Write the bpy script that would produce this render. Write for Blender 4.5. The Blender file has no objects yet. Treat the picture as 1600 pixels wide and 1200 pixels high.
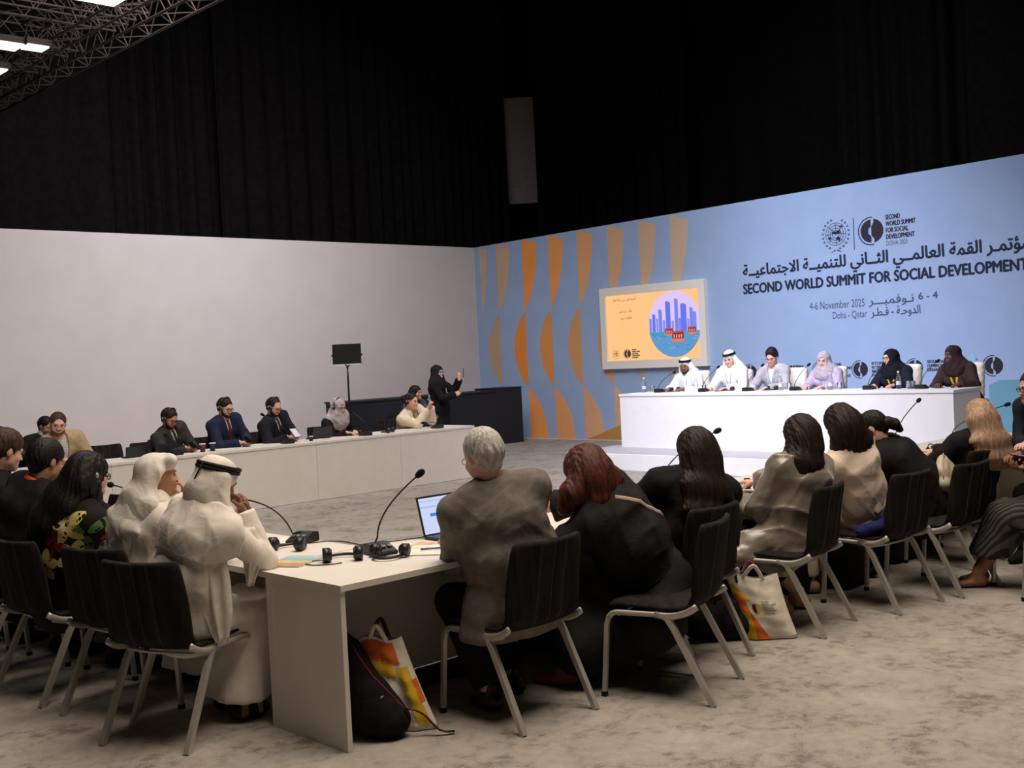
import bpy, bmesh, math, random
import numpy as np
from mathutils import Vector, Matrix

SC = bpy.context.scene
COL = SC.collection
PI = math.pi

# ---------------------------------------------------------------- camera
cam_d = bpy.data.cameras.new('camera')
cam_d.sensor_fit = 'HORIZONTAL'; cam_d.sensor_width = 36.0
cam_d.lens = 1785.33 / 1600 * 36
cam_d.clip_end = 200
cam = bpy.data.objects.new('camera', cam_d); COL.objects.link(cam)
cam.matrix_world = Matrix(((0.71858208, 0.05243707, -0.69346243, 0),
                           (-0.6937176, -0.01613297, -0.7200664, 0),
                           (-0.04894578, 0.99849391, 0.02478366, 1.718),
                           (0, 0, 0, 1)))
SC.camera = cam

# ---------------------------------------------------------------- world and light
SC.view_settings.view_transform = 'Standard'
SC.view_settings.look = 'None'
SC.view_settings.gamma = 1
SC.view_settings.use_curve_mapping = False
SC.view_settings.exposure = 0.0
wd = bpy.data.worlds.new('world'); SC.world = wd; wd.use_nodes = True
wd.node_tree.nodes['Background'].inputs[0].default_value = (0.9, 0.78, 0.68, 1)
wd.node_tree.nodes['Background'].inputs[1].default_value = 0.02

def area(name, loc, target, size, sy, power, col, spread=180):
    d = bpy.data.lights.new(name, 'AREA'); d.shape = 'RECTANGLE'; d.size = size; d.size_y = sy
    d.energy = power; d.color = col; d.spread = math.radians(spread)
    o = bpy.data.objects.new(name, d); COL.objects.link(o)
    o.location = loc
    o.rotation_euler = (Vector(target) - Vector(loc)).to_track_quat('-Z', 'Y').to_euler()
    return o
WARM = (1.0, 0.86, 0.70); NEUT = (1.0, 0.93, 0.88); COOL = (0.81, 0.82, 1.0)
# hall panels overhead (warm), then the stage wash (cool white) from a truss in front of the podium
area('hall_light', (4.5, 2.6, 8.5), (4.5, 3.0, 0), 5, 4, 470, WARM, 140)
area('hall_light', (6.5, 9.0, 9.0), (6.5, 11.0, 0), 6, 5, 400, NEUT, 130)
area('hall_light', (9.5, 4.0, 8.5), (9.0, 4.6, 0), 4, 4, 90, WARM, 130)
area('hall_light', (9.0, 12.5, 7.5), (10.0, 18.0, 2.2), 6, 2, 230, (0.98, 0.94, 0.98), 120)
area('stage_light', (9.3, 8.8, 6.6), (14.0, 8.8, 1.0), 0.6, 5.0, 112, COOL, 70)
area('stage_light', (11.5, 9.5, 7.5), (16.5, 10.5, 2.0), 0.6, 8.0, 132, (0.86, 0.88, 1.0), 90)

# ---------------------------------------------------------------- materials
def lin(c):
    return tuple(((v / 255) / 12.92 if v / 255 <= 0.04045 else ((v / 255 + 0.055) / 1.055) ** 2.4) for v in c) + (1,)
_M = {}
def mat(name, rgb, rough=0.7, kind='plain', metal=0.0, spec=0.3, rgb2=None, scale=30.0, bump=0.2, stretch=(1, 1, 1), fac=(0.35, 0.65), sheen=0.0):
    if name in _M: return _M[name]
    m = bpy.data.materials.new(name); m.use_nodes = True; _M[name] = m
    nt = m.node_tree; b = nt.nodes['Principled BSDF']
    b.inputs['Base Color'].default_value = lin(rgb)
    b.inputs['Roughness'].default_value = rough
    b.inputs['Metallic'].default_value = metal
    b.inputs['Specular IOR Level'].default_value = spec
    if sheen:
        b.inputs['Sheen Weight'].default_value = sheen
    if kind == 'plain' and rgb2 is None and False: return m
    tc = nt.nodes.new('ShaderNodeTexCoord'); mp = nt.nodes.new('ShaderNodeMapping')
    mp.inputs['Scale'].default_value = stretch
    nt.links.new(tc.outputs['Object'], mp.inputs['Vector'])
    nz = nt.nodes.new('ShaderNodeTexNoise'); nz.inputs['Scale'].default_value = scale
    nz.inputs['Detail'].default_value = 4
    nt.links.new(mp.outputs[0], nz.inputs['Vector'])
    if rgb2 is None: rgb2 = tuple(max(0, v * 0.93) for v in rgb)
    rp = nt.nodes.new('ShaderNodeValToRGB')
    rp.color_ramp.elements[0].position = fac[0]; rp.color_ramp.elements[1].position = fac[1]
    rp.color_ramp.elements[0].color = lin(rgb2); rp.color_ramp.elements[1].color = lin(rgb)
    nt.links.new(nz.outputs['Fac'], rp.inputs[0]); nt.links.new(rp.outputs[0], b.inputs['Base Color'])
    if kind in ('fabric', 'hair', 'carpet', 'leather'):
        n2 = nt.nodes.new('ShaderNodeTexNoise'); n2.inputs['Scale'].default_value = scale * (5 if kind == 'fabric' else 1.0)
        n2.inputs['Detail'].default_value = 3
        nt.links.new(mp.outputs[0], n2.inputs['Vector'])
        bp = nt.nodes.new('ShaderNodeBump'); bp.inputs['Strength'].default_value = bump; bp.inputs['Distance'].default_value = 0.004
        nt.links.new(n2.outputs['Fac'], bp.inputs['Height']); nt.links.new(bp.outputs[0], b.inputs['Normal'])
        if kind == 'fabric' and stretch == (1, 1, 1):
            n3 = nt.nodes.new('ShaderNodeTexNoise'); n3.inputs['Scale'].default_value = 9; n3.inputs['Detail'].default_value = 3; n3.inputs['Distortion'].default_value = 2.0
            nt.links.new(mp.outputs[0], n3.inputs['Vector'])
            b2 = nt.nodes.new('ShaderNodeBump'); b2.inputs['Strength'].default_value = 0.28; b2.inputs['Distance'].default_value = 0.014
            nt.links.new(n3.outputs['Fac'], b2.inputs['Height']); nt.links.new(b2.outputs[0], bp.inputs['Normal'])
    return m
def emis(name, rgb, s=1.0):
    if name in _M: return _M[name]
    m = bpy.data.materials.new(name); m.use_nodes = True; _M[name] = m
    nt = m.node_tree; b = nt.nodes['Principled BSDF']
    b.inputs['Base Color'].default_value = (0.02, 0.02, 0.02, 1)
    b.inputs['Emission Color'].default_value = lin(rgb); b.inputs['Emission Strength'].default_value = s
    return m
def glass(name, rgb=(235, 242, 250), rough=0.03):
    if name in _M: return _M[name]
    m = bpy.data.materials.new(name); m.use_nodes = True; _M[name] = m
    b = m.node_tree.nodes['Principled BSDF']
    b.inputs['Base Color'].default_value = lin(rgb); b.inputs['Roughness'].default_value = rough
    b.inputs['Transmission Weight'].default_value = 0.95; b.inputs['IOR'].default_value = 1.2
    return m

# ---------------------------------------------------------------- object helpers
def link_mesh(name, me, m=None, parent=None, origin=None, smooth=False):
    if m is not None: me.materials.append(m)
    o = bpy.data.objects.new(name, me); COL.objects.link(o)
    if parent is not None: o.parent = parent
    if smooth:
        me.polygons.foreach_set('use_smooth', [True] * len(me.polygons))
    return o
def obj(name, bm, m, parent=None, smooth=False, recalc=True):
    if recalc: bmesh.ops.recalc_face_normals(bm, faces=bm.faces[:])
    me = bpy.data.meshes.new(name); bm.to_mesh(me); bm.free()
    return link_mesh(name, me, m, parent, None, smooth)
def tag(o, label, cat, group=None, kind=None):
    if label: o['label'] = label
    if cat: o['category'] = cat
    if group: o['group'] = group
    if kind: o['kind'] = kind
    return o
def thing(name, label, cat, loc=(0, 0, 0), rz=0.0, group=None):
    o = bpy.data.objects.new(name, None); COL.objects.link(o)
    o.location = loc; o.rotation_euler = (0, 0, rz); o.empty_display_size = 0.1
    return tag(o, label, cat, group)
def dup(root, loc, rz, label=None, group=None, cat=None):
    r = root.copy(); COL.objects.link(r); r.location = loc; r.rotation_euler = (0, 0, rz)
    if label: r['label'] = label
    if group: r['group'] = group
    for ch in list(root.children):
        c = ch.copy(); COL.objects.link(c); c.parent = r
        for g_ in list(ch.children):
            d = g_.copy(); COL.objects.link(d); d.parent = c
    return r
def struct(o):
    o['kind'] = 'structure'; return o
def bm_box(bm, c, s, rot=None, bevel=0.0):
    r = bmesh.ops.create_cube(bm, size=1.0)
    vs = r['verts']
    bmesh.ops.scale(bm, vec=s, verts=vs)
    if bevel > 0:
        es = list({e for v in vs for e in v.link_edges})
        rr = bmesh.ops.bevel(bm, geom=es, offset=bevel, segments=2, affect='EDGES', profile=0.6)
        vs = list({v for f in rr['faces'] for v in f.verts} | {v for v in vs if v.is_valid})
    if rot is not None: bmesh.ops.rotate(bm, cent=(0, 0, 0), matrix=rot, verts=vs)
    bmesh.ops.translate(bm, vec=c, verts=vs)
    return vs
def box(name, lo, hi, m, parent=None, bevel=0.0):
    bm = bmesh.new()
    c = [(a + b) / 2 for a, b in zip(lo, hi)]; s = [abs(b - a) for a, b in zip(lo, hi)]
    bm_box(bm, c, s, None, bevel)
    return obj(name, bm, m, parent)
def bm_tube(bm, pts, r, n=8, flat=None, closed=False, caps=True):
    """sweep a ring along pts; r number or list; flat=(normal-hint, ratio) squashes the section"""
    pts = [Vector(p) for p in pts]; L = len(pts)
    rs = r if isinstance(r, (list, tuple)) else [r] * L
    rings = []; prev = None
    for i, p in enumerate(pts):
        if closed: t = (pts[(i + 1) % L] - pts[i - 1])
        else: t = (pts[min(i + 1, L - 1)] - pts[max(i - 1, 0)])
        t.normalize()
        if flat: a = Vector(flat[0] if not callable(flat[0]) else flat[0](i))
        elif prev is None: a = Vector((0, 0, 1)) if abs(t.z) < 0.9 else Vector((1, 0, 0))
        else: a = prev
        a = a - t * a.dot(t)
        if a.length < 1e-5: a = t.orthogonal()
        a.normalize(); prev = a; b = t.cross(a)
        k = flat[1] if flat else 1.0
        rings.append([bm.verts.new(p + (a * (math.cos(2 * PI * j / n + PI / n) * k) + b * math.sin(2 * PI * j / n + PI / n)) * rs[i]) for j in range(n)])
    m_ = L if closed else L - 1
    for i in range(m_):
        A = rings[i]; B = rings[(i + 1) % L]
        for j in range(n):
            bm.faces.new((A[j], A[(j + 1) % n], B[(j + 1) % n], B[j]))
    if not closed and caps:
        bm.faces.new(rings[0][::-1]); bm.faces.new(rings[-1])
def bm_lathe(bm, prof, n=16, c=(0, 0, 0), cap=True):
    rings = []
    for r, z in prof:
        rings.append([bm.verts.new((c[0] + r * math.cos(2 * PI * j / n), c[1] + r * math.sin(2 * PI * j / n), c[2] + z)) for j in range(n)])
    for A, B in zip(rings, rings[1:]):
        for j in range(n): bm.faces.new((A[j], A[(j + 1) % n], B[(j + 1) % n], B[j]))
    if cap:
        bm.faces.new(rings[0][::-1]); bm.faces.new(rings[-1])
def bm_prism(bm, poly, d0, d1, axes):
    """poly in 2-D (a,b); axes = function (a,b,d) -> xyz"""
    A = [bm.verts.new(axes(a, b, d0)) for a, b in poly]; B = [bm.verts.new(axes(a, b, d1)) for a, b in poly]
    n = len(poly)
    bm.faces.new(A); bm.faces.new(B[::-1])
    for i in range(n): bm.faces.new((A[i], B[i], B[(i + 1) % n], A[(i + 1) % n]))
def bm_ball(bm, c, r, sc=(1, 1, 1), u=12, v=8, rot=None):
    q = bmesh.ops.create_uvsphere(bm, u_segments=u, v_segments=v, radius=r)['verts']
    bmesh.ops.scale(bm, vec=sc, verts=q)
    if rot is not None: bmesh.ops.rotate(bm, cent=(0, 0, 0), matrix=rot, verts=q)
    bmesh.ops.translate(bm, vec=c, verts=q)
def bez(p0, p1, p2, n=10, p3=None):
    p0, p1, p2 = Vector(p0), Vector(p1), Vector(p2)
    out = []
    for i in range(n + 1):
        t = i / n
        if p3 is None: out.append(p0 * (1 - t) ** 2 + p1 * 2 * t * (1 - t) + p2 * t * t)
        else: out.append(p0 * (1 - t) ** 3 + p1 * 3 * t * (1 - t) ** 2 + p2 * 3 * t * t * (1 - t) + Vector(p3) * t ** 3)
    return out

# arabic text: joined letter forms in visual order
_AR = {'ا': ('\uFE8D', '\uFE8E', None, None), 'ب': ('\uFE8F', '\uFE90', '\uFE91', '\uFE92'), 'ة': ('\uFE93', '\uFE94', None, None),
       'ت': ('\uFE95', '\uFE96', '\uFE97', '\uFE98'), 'ث': ('\uFE99', '\uFE9A', '\uFE9B', '\uFE9C'), 'ج': ('\uFE9D', '\uFE9E', '\uFE9F', '\uFEA0'),
       'ح': ('\uFEA1', '\uFEA2', '\uFEA3', '\uFEA4'), 'د': ('\uFEA9', '\uFEAA', None, None), 'ر': ('\uFEAD', '\uFEAE', None, None),
       'ط': ('\uFEC1', '\uFEC2', '\uFEC3', '\uFEC4'), 'ع': ('\uFEC9', '\uFECA', '\uFECB', '\uFECC'), 'ف': ('\uFED1', '\uFED2', '\uFED3', '\uFED4'),
       'ق': ('\uFED5', '\uFED6', '\uFED7', '\uFED8'), 'ل': ('\uFEDD', '\uFEDE', '\uFEDF', '\uFEE0'), 'م': ('\uFEE1', '\uFEE2', '\uFEE3', '\uFEE4'),
       'ن': ('\uFEE5', '\uFEE6', '\uFEE7', '\uFEE8'), 'و': ('\uFEED', '\uFEEE', None, None), 'ؤ': ('\uFE85', '\uFE86', None, None),
       'ي': ('\uFEF1', '\uFEF2', '\uFEF3', '\uFEF4'), 'ـ': ('ـ', 'ـ', 'ـ', 'ـ'), 'س': ('\uFEB1', '\uFEB2', '\uFEB3', '\uFEB4'), 'خ': ('\uFEA5', '\uFEA6', '\uFEA7', '\uFEA8')}
def arabic(s):
    s = s.replace('لا', '\x01')
    def fwd(c): return c in _AR and _AR[c][2] is not None
    def joinable(c): return c in _AR or c == '\x01'
    out = []
    for i, c in enumerate(s):
        pv = i > 0 and fwd(s[i - 1]) and joinable(c)
        nx = i + 1 < len(s) and fwd(c) and joinable(s[i + 1])
        if c == '\x01': out.append('\uFEFC' if pv else '\uFEFB')
        elif c in _AR:
            f = _AR[c]; out.append(f[3] if pv and nx else f[1] if pv else f[2] if nx else f[0])
        else: out.append(c)
    return ''.join(reversed(out))
def text(name, s, m, parent, place, width=None, height=None, bold=0.0, align='LEFT', depth=0.002, line=1.0):
    """place = function (u, v, d) -> xyz with u to the right, v up, d off the surface; width = total width in m"""
    c = bpy.data.curves.new(name, 'FONT'); c.body = s; c.align_x = align; c.space_line = line
    c.resolution_u = 3; c.size = 1.0
    o = bpy.data.objects.new(name, c); COL.objects.link(o)
    bpy.context.view_layer.update()
    me = bpy.data.meshes.new_from_object(o)
    bpy.data.objects.remove(o); bpy.data.curves.remove(c)
    n = len(me.vertices)
    co = np.zeros(n * 3); me.vertices.foreach_get('co', co); co = co.reshape(-1, 3)
    x0, x1 = co[:, 0].min(), co[:, 0].max(); y0, y1 = co[:, 1].min(), co[:, 1].max()
    sx = width / (x1 - x0); sy = (height / (y1 - y0)) if height else sx
    u = (co[:, 0] - x0) * sx; v = (co[:, 1] - y0) * sy
    out = np.array([place(a, b, depth) for a, b in zip(u, v)])
    me.vertices.foreach_set('co', out.ravel()); me.update()
    me.materials.clear()
    if bold:            # heavier strokes: shifted copies of the flat letters
        fs = [tuple(p.vertices) for p in me.polygons]; vs = []; ff = []
        for k, (du, dv) in enumerate(((0, 0), (bold, 0), (-bold, 0), (0, bold * .8), (0, -bold * .8))):
            q = np.array([place(a + du, b + dv, depth + k * 1e-5) for a, b in zip(u, v)])
            vs += q.tolist(); ff += [tuple(i + k * n for i in f) for f in fs]
        bpy.data.meshes.remove(me); me = bpy.data.meshes.new(name); me.from_pydata(vs, [], ff)
    return link_mesh(name, me, m, parent)
# ---------------------------------------------------------------- smooth-surface modeller (distance field -> mesh)
def V3(*a): return np.array(a, dtype=np.float64)
def un(v):
    v = np.asarray(v, float); n = np.linalg.norm(v); return v / (n if n > 1e-9 else 1)
UP = V3(0, 0, 1)
class Field:
    def __init__(s): s.ops = []; s.disp = None; s.fr = (np.eye(3), np.zeros(3)); s.k = 0.03; s.amp = 0.0
    def frame(s, R=None, o=None):
        s.fr = (np.eye(3), np.zeros(3)) if R is None else (R, o); return s
    def P(s, p): return s.fr[0] @ np.asarray(p, float) + s.fr[1]
    def cone(s, a, b, ra, rb, k=None, m='u', sq=None, cut=0):
        a, b = s.P(a), s.P(b)
        if sq is not None: sq = (un(s.fr[0] @ np.asarray(sq[0], float)), sq[1])
        c = (a + b) / 2; f = sq[1] if sq else 1
        R = np.linalg.norm(b - a) / 2 + max(ra, rb) * max(f, 1)
        s.ops.append(('c', m, s.k if k is None else k, c, R, a, b, ra, rb, sq, cut)); return s
    def ell(s, c, r, R=None, k=None, m='u'):
        cc = s.P(c); RR = s.fr[0] if R is None else s.fr[0] @ R
        s.ops.append(('e', m, s.k if k is None else k, cc, max(r), RR, np.asarray(r, float))); return s
    def box(s, c, h, R=None, r=0.01, k=None, m='u'):
        cc = s.P(c); RR = s.fr[0] if R is None else s.fr[0] @ R
        s.ops.append(('b', m, s.k if k is None else k, cc, float(np.linalg.norm(h)), RR, np.asarray(h, float), r)); return s
    def half(s, p, n, k=0.005):     # keep the side the normal points away from
        n = un(s.fr[0] @ np.asarray(n, float)); s.ops.append(('h', 'i', k, s.P(p), 1e9, n)); return s
    def chain(s, pts, rs, k=None, sq=None):
        for i in range(len(pts) - 1): s.cone(pts[i], pts[i + 1], rs[i], rs[i + 1], k=k, sq=sq)
        return s
    def bounds(s):
        lo = np.full(3, 1e9); hi = -lo
        for o in s.ops:
            if o[1] != 'u': continue
            lo = np.minimum(lo, o[3] - o[4]); hi = np.maximum(hi, o[3] + o[4])
        return lo - 0.02, hi + 0.02
    def __call__(s, P):
        P = P.astype(np.float32); d = np.full(len(P), 10.0, np.float32)
        for o in s.ops:
            t, m, k, c, R = o[:5]
            if R < 1e8:
                q = P - c.astype(np.float32); idx = np.nonzero((q * q).sum(1) < (R + 0.12) ** 2)[0]
                if len(idx) == 0: continue
                q = P[idx]
            else: idx = slice(None); q = P
            if t == 'c':
                a, b, ra, rb, sq, cut = o[5:]
                pa = q - a.astype(np.float32); ba = (b - a).astype(np.float32)
                if cut: dc = (q - b.astype(np.float32)) @ un(ba).astype(np.float32)
                if sq is not None:
                    l = sq[0].astype(np.float32); g = np.float32(1 / sq[1] - 1)
                    pa = pa + np.outer(pa @ l, l) * g; ba = ba + l * float(ba @ l) * g
                h = np.clip((pa @ ba) / max(float(ba @ ba), 1e-9), 0, 1)
                w = pa - np.outer(h, ba)
                v = np.sqrt((w * w).sum(1)) - (ra + (rb - ra) * h)
                if cut: v = np.maximum(v, dc)
            elif t == 'e':
                RR, r = o[5:]
                w = (q - c.astype(np.float32)) @ RR.astype(np.float32)
                k0 = np.sqrt(((w / r) ** 2).sum(1)); k1 = np.sqrt(((w / (r * r)) ** 2).sum(1)) + 1e-6
                v = k0 * (k0 - 1) / k1
            elif t == 'b':
                RR, hf, rr = o[5:]
                w = np.abs((q - c.astype(np.float32)) @ RR.astype(np.float32)) - (hf - rr)
                v = np.sqrt((np.maximum(w, 0) ** 2).sum(1)) + np.minimum(w.max(1), 0) - rr
            elif t == 'h':
                v = (q - c.astype(np.float32)) @ o[5].astype(np.float32)
            e = d[idx]
            if m == 'u':
                h = np.maximum(k - np.abs(e - v), 0) / k; d[idx] = np.minimum(e, v) - h * h * k * 0.25
            elif m == 's':
                v = -v; h = np.maximum(k - np.abs(e - v), 0) / k; d[idx] = np.maximum(e, v) + h * h * k * 0.25
            else:
                h = np.maximum(k - np.abs(e - v), 0) / k; d[idx] = np.maximum(e, v) + h * h * k * 0.25
        if s.disp is not None: d = d + s.disp(P)
        return d
    def surf(s, o, n, far=0.4):
        """distance from o along n to the surface, searched from outside in"""
        ts = np.linspace(far, 0, 90); v = s(np.array([o + n * t for t in ts]))
        i = np.nonzero(v < 0)[0]
        return np.asarray(o) + np.asarray(n) * (ts[i[0]] if len(i) else 0.0)

def polygonise(fld, h, box_=None):
    lo, hi = fld.bounds() if box_ is None else box_
    B = 4
    n = (np.ceil((hi - lo) / (h * B)).astype(int) + 1)
    gx = [lo[i] + (np.arange(n[i]) + 0.5) * h * B - h * 0.5 for i in range(3)]
    C = np.stack(np.meshgrid(*gx, indexing='ij'), -1).reshape(-1, 3)
    dc = fld(C)
    act = np.abs(dc) < h * B * 1.05 + 0.012 + fld.amp
    N = n * B
    vol = np.repeat(np.repeat(np.repeat(dc.reshape(n), B, 0), B, 1), B, 2).astype(np.float32)
    ai = np.nonzero(act)[0]
    bi = np.stack(np.unravel_index(ai, n), -1) * B
    off = np.stack(np.meshgrid(range(B), range(B), range(B), indexing='ij'), -1).reshape(-1, 3)
    I = (bi[:, None, :] + off[None]).reshape(-1, 3)
    val = fld(lo + I * h)
    vol[I[:, 0], I[:, 1], I[:, 2]] = val
    vol[0] = vol[-1] = 1; vol[:, 0] = vol[:, -1] = 1; vol[:, :, 0] = vol[:, :, -1] = 1
    s = vol < 0
    cnt = np.zeros(np.array(s.shape) - 1, np.int8)
    for dx in (0, 1):
        for dy in (0, 1):
            for dz in (0, 1):
                cnt += s[dx:s.shape[0] - 1 + dx, dy:s.shape[1] - 1 + dy, dz:s.shape[2] - 1 + dz]
    cell = np.argwhere((cnt > 0) & (cnt < 8))
    if len(cell) == 0: return np.zeros((0, 3)), np.zeros((0, 4), int)
    cor = np.array([(0, 0, 0), (1, 0, 0), (0, 1, 0), (1, 1, 0), (0, 0, 1), (1, 0, 1), (0, 1, 1), (1, 1, 1)])
    cv = np.stack([vol[cell[:, 0] + c[0], cell[:, 1] + c[1], cell[:, 2] + c[2]] for c in cor], -1)
    acc = np.zeros((len(cell), 3)); num = np.zeros(len(cell))
    for a, b in [(0, 1), (2, 3), (4, 5), (6, 7), (0, 2), (1, 3), (4, 6), (5, 7), (0, 4), (1, 5), (2, 6), (3, 7)]:
        va, vb = cv[:, a], cv[:, b]; mk = (va < 0) != (vb < 0)
        t = np.where(mk, va / np.where(mk, va - vb, 1), 0)
        acc += np.where(mk[:, None], cor[a] + t[:, None] * (cor[b] - cor[a]), 0); num += mk
    vert = lo + (cell + acc / num[:, None]) * h
    idx = np.full(cnt.shape, -1, np.int64); idx[cell[:, 0], cell[:, 1], cell[:, 2]] = np.arange(len(cell))
    quads = []
    for ax in range(3):
        sl0 = [slice(1, -1)] * 3; sl1 = [slice(1, -1)] * 3
        sl0[ax] = slice(0, -1); sl1[ax] = slice(1, None)
        A = s[tuple(sl0)]; Bb = s[tuple(sl1)]
        e = np.argwhere(A != Bb)
        flip = A[e[:, 0], e[:, 1], e[:, 2]]
        o1, o2 = (ax + 1) % 3, (ax + 2) % 3
        e = e.copy(); e[:, o1] += 1; e[:, o2] += 1
        def q(d1, d2):
            f = e.copy(); f[:, o1] -= d1; f[:, o2] -= d2; return idx[f[:, 0], f[:, 1], f[:, 2]]
        Q = np.stack([q(1, 1), q(0, 1), q(0, 0), q(1, 0)], -1)
        Q[~flip] = Q[~flip][:, ::-1]
        quads.append(Q)
    Q = np.concatenate(quads); Q = Q[(Q >= 0).all(1)]
    return vert, Q
def relax(v, q, it=1):
    for _ in range(it):
        acc = np.zeros_like(v); c = np.zeros(len(v))
        for a, b in ((0, 1), (1, 2), (2, 3), (3, 0)):
            np.add.at(acc, q[:, a], v[q[:, b]]); np.add.at(c, q[:, a], 1)
            np.add.at(acc, q[:, b], v[q[:, a]]); np.add.at(c, q[:, b], 1)
        v = v * 0.5 + 0.5 * acc / np.maximum(c, 1)[:, None]
    return v
TRI = [0]
def field_mesh(name, flds, m, parent, hs, it=1):
    """one mesh object out of one or several fields; coordinates relative to the parent's origin"""
    if not isinstance(flds, (list, tuple)): flds = [flds]; hs = [hs]
    VV, QQ, n = [], [], 0
    for f, h in zip(flds, hs):
        v, q = polygonise(f, h)
        if len(v) == 0: continue
        v = relax(v, q, it); VV.append(v); QQ.append(q + n); n += len(v)
    if not VV: return None
    V = np.concatenate(VV); Q = np.concatenate(QQ); TRI[0] += 2 * len(Q)
    if parent is not None:
        V = (V - np.array(parent.matrix_basis.translation)) 
        a = -parent.rotation_euler[2]
        if a: V = V @ np.array([[math.cos(a), math.sin(a), 0], [-math.sin(a), math.cos(a), 0], [0, 0, 1]])
    me = bpy.data.meshes.new(name)
    me.vertices.add(len(V)); me.vertices.foreach_set('co', V.astype(np.float32).ravel())
    me.loops.add(len(Q) * 4); me.loops.foreach_set('vertex_index', Q.astype(np.int32).ravel())
    me.polygons.add(len(Q)); me.polygons.foreach_set('loop_start', np.arange(0, len(Q) * 4, 4, dtype=np.int32))
    me.polygons.foreach_set('use_smooth', np.ones(len(Q), bool))
    me.update(calc_edges=True)
    me.materials.append(m)
    o = bpy.data.objects.new(name, me); COL.objects.link(o)
    if parent is not None: o.parent = parent
    return o
def rel(parent):
    """maps world points into a person's own frame (empties of people are unrotated)"""
    b = parent.location
    return lambda p: (p[0] - b[0], p[1] - b[1], p[2] - b[2])

def folds(seed, amp, freq, ani=(1, 1, 1), ridge=0.6):
    r = np.random.RandomState(seed); K = []
    for i in range(6):
        k = r.normal(size=3); k = k / np.linalg.norm(k) * freq * (0.8 + i * 0.28) * np.array(ani)
        w = r.normal(size=3) * freq * 0.35 * np.array(ani)
        K.append((k.astype(np.float32), r.rand() * 6.28, w.astype(np.float32), r.rand() * 6.28))
    def f(P):
        d = np.zeros(len(P), np.float32)
        for k, p, w, q in K:
            x = P @ k + p + 1.5 * np.sin(P @ w + q)
            c = 1 - np.abs(np.sin(x * 0.5))
            d += (1 - ridge) * 0.4 * np.sin(x) - ridge * c * c * (0.35 + 0.65 * np.sin(P @ (w * 1.7) + q * 2)) * 1.3
        return d * np.float32(amp / 1.6)
    return f
def rz(a): c, s = math.cos(a), math.sin(a); return np.array([[c, -s, 0], [s, c, 0], [0, 0, 1]])
def rx(a): c, s = math.cos(a), math.sin(a); return np.array([[1, 0, 0], [0, c, -s], [0, s, c]])
def ry(a): c, s = math.cos(a), math.sin(a); return np.array([[c, 0, s], [0, 1, 0], [-s, 0, c]])
D = math.radians

# ---------------------------------------------------------------- people
SKIN = {'light': ((226, 180, 156), (214, 164, 142)), 'tan': ((196, 146, 116), (180, 130, 102)), 'brown': ((146, 102, 78), (130, 88, 66)),
        'dark': ((104, 74, 62), (92, 64, 54)), 'pink': ((222, 178, 158), (212, 160, 142))}
def skin(k): return mat('skin_' + k, SKIN[k][0], 0.5, 'plain', rgb2=SKIN[k][1], scale=12, spec=0.35)
def hairm(name, rgb, rgb2, rough=0.6):
    return mat(name, rgb, rough, 'hair', rgb2=rgb2, scale=75, bump=0.9, stretch=(1, 1, 0.10), spec=0.25, fac=(0.3, 0.7))

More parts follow.
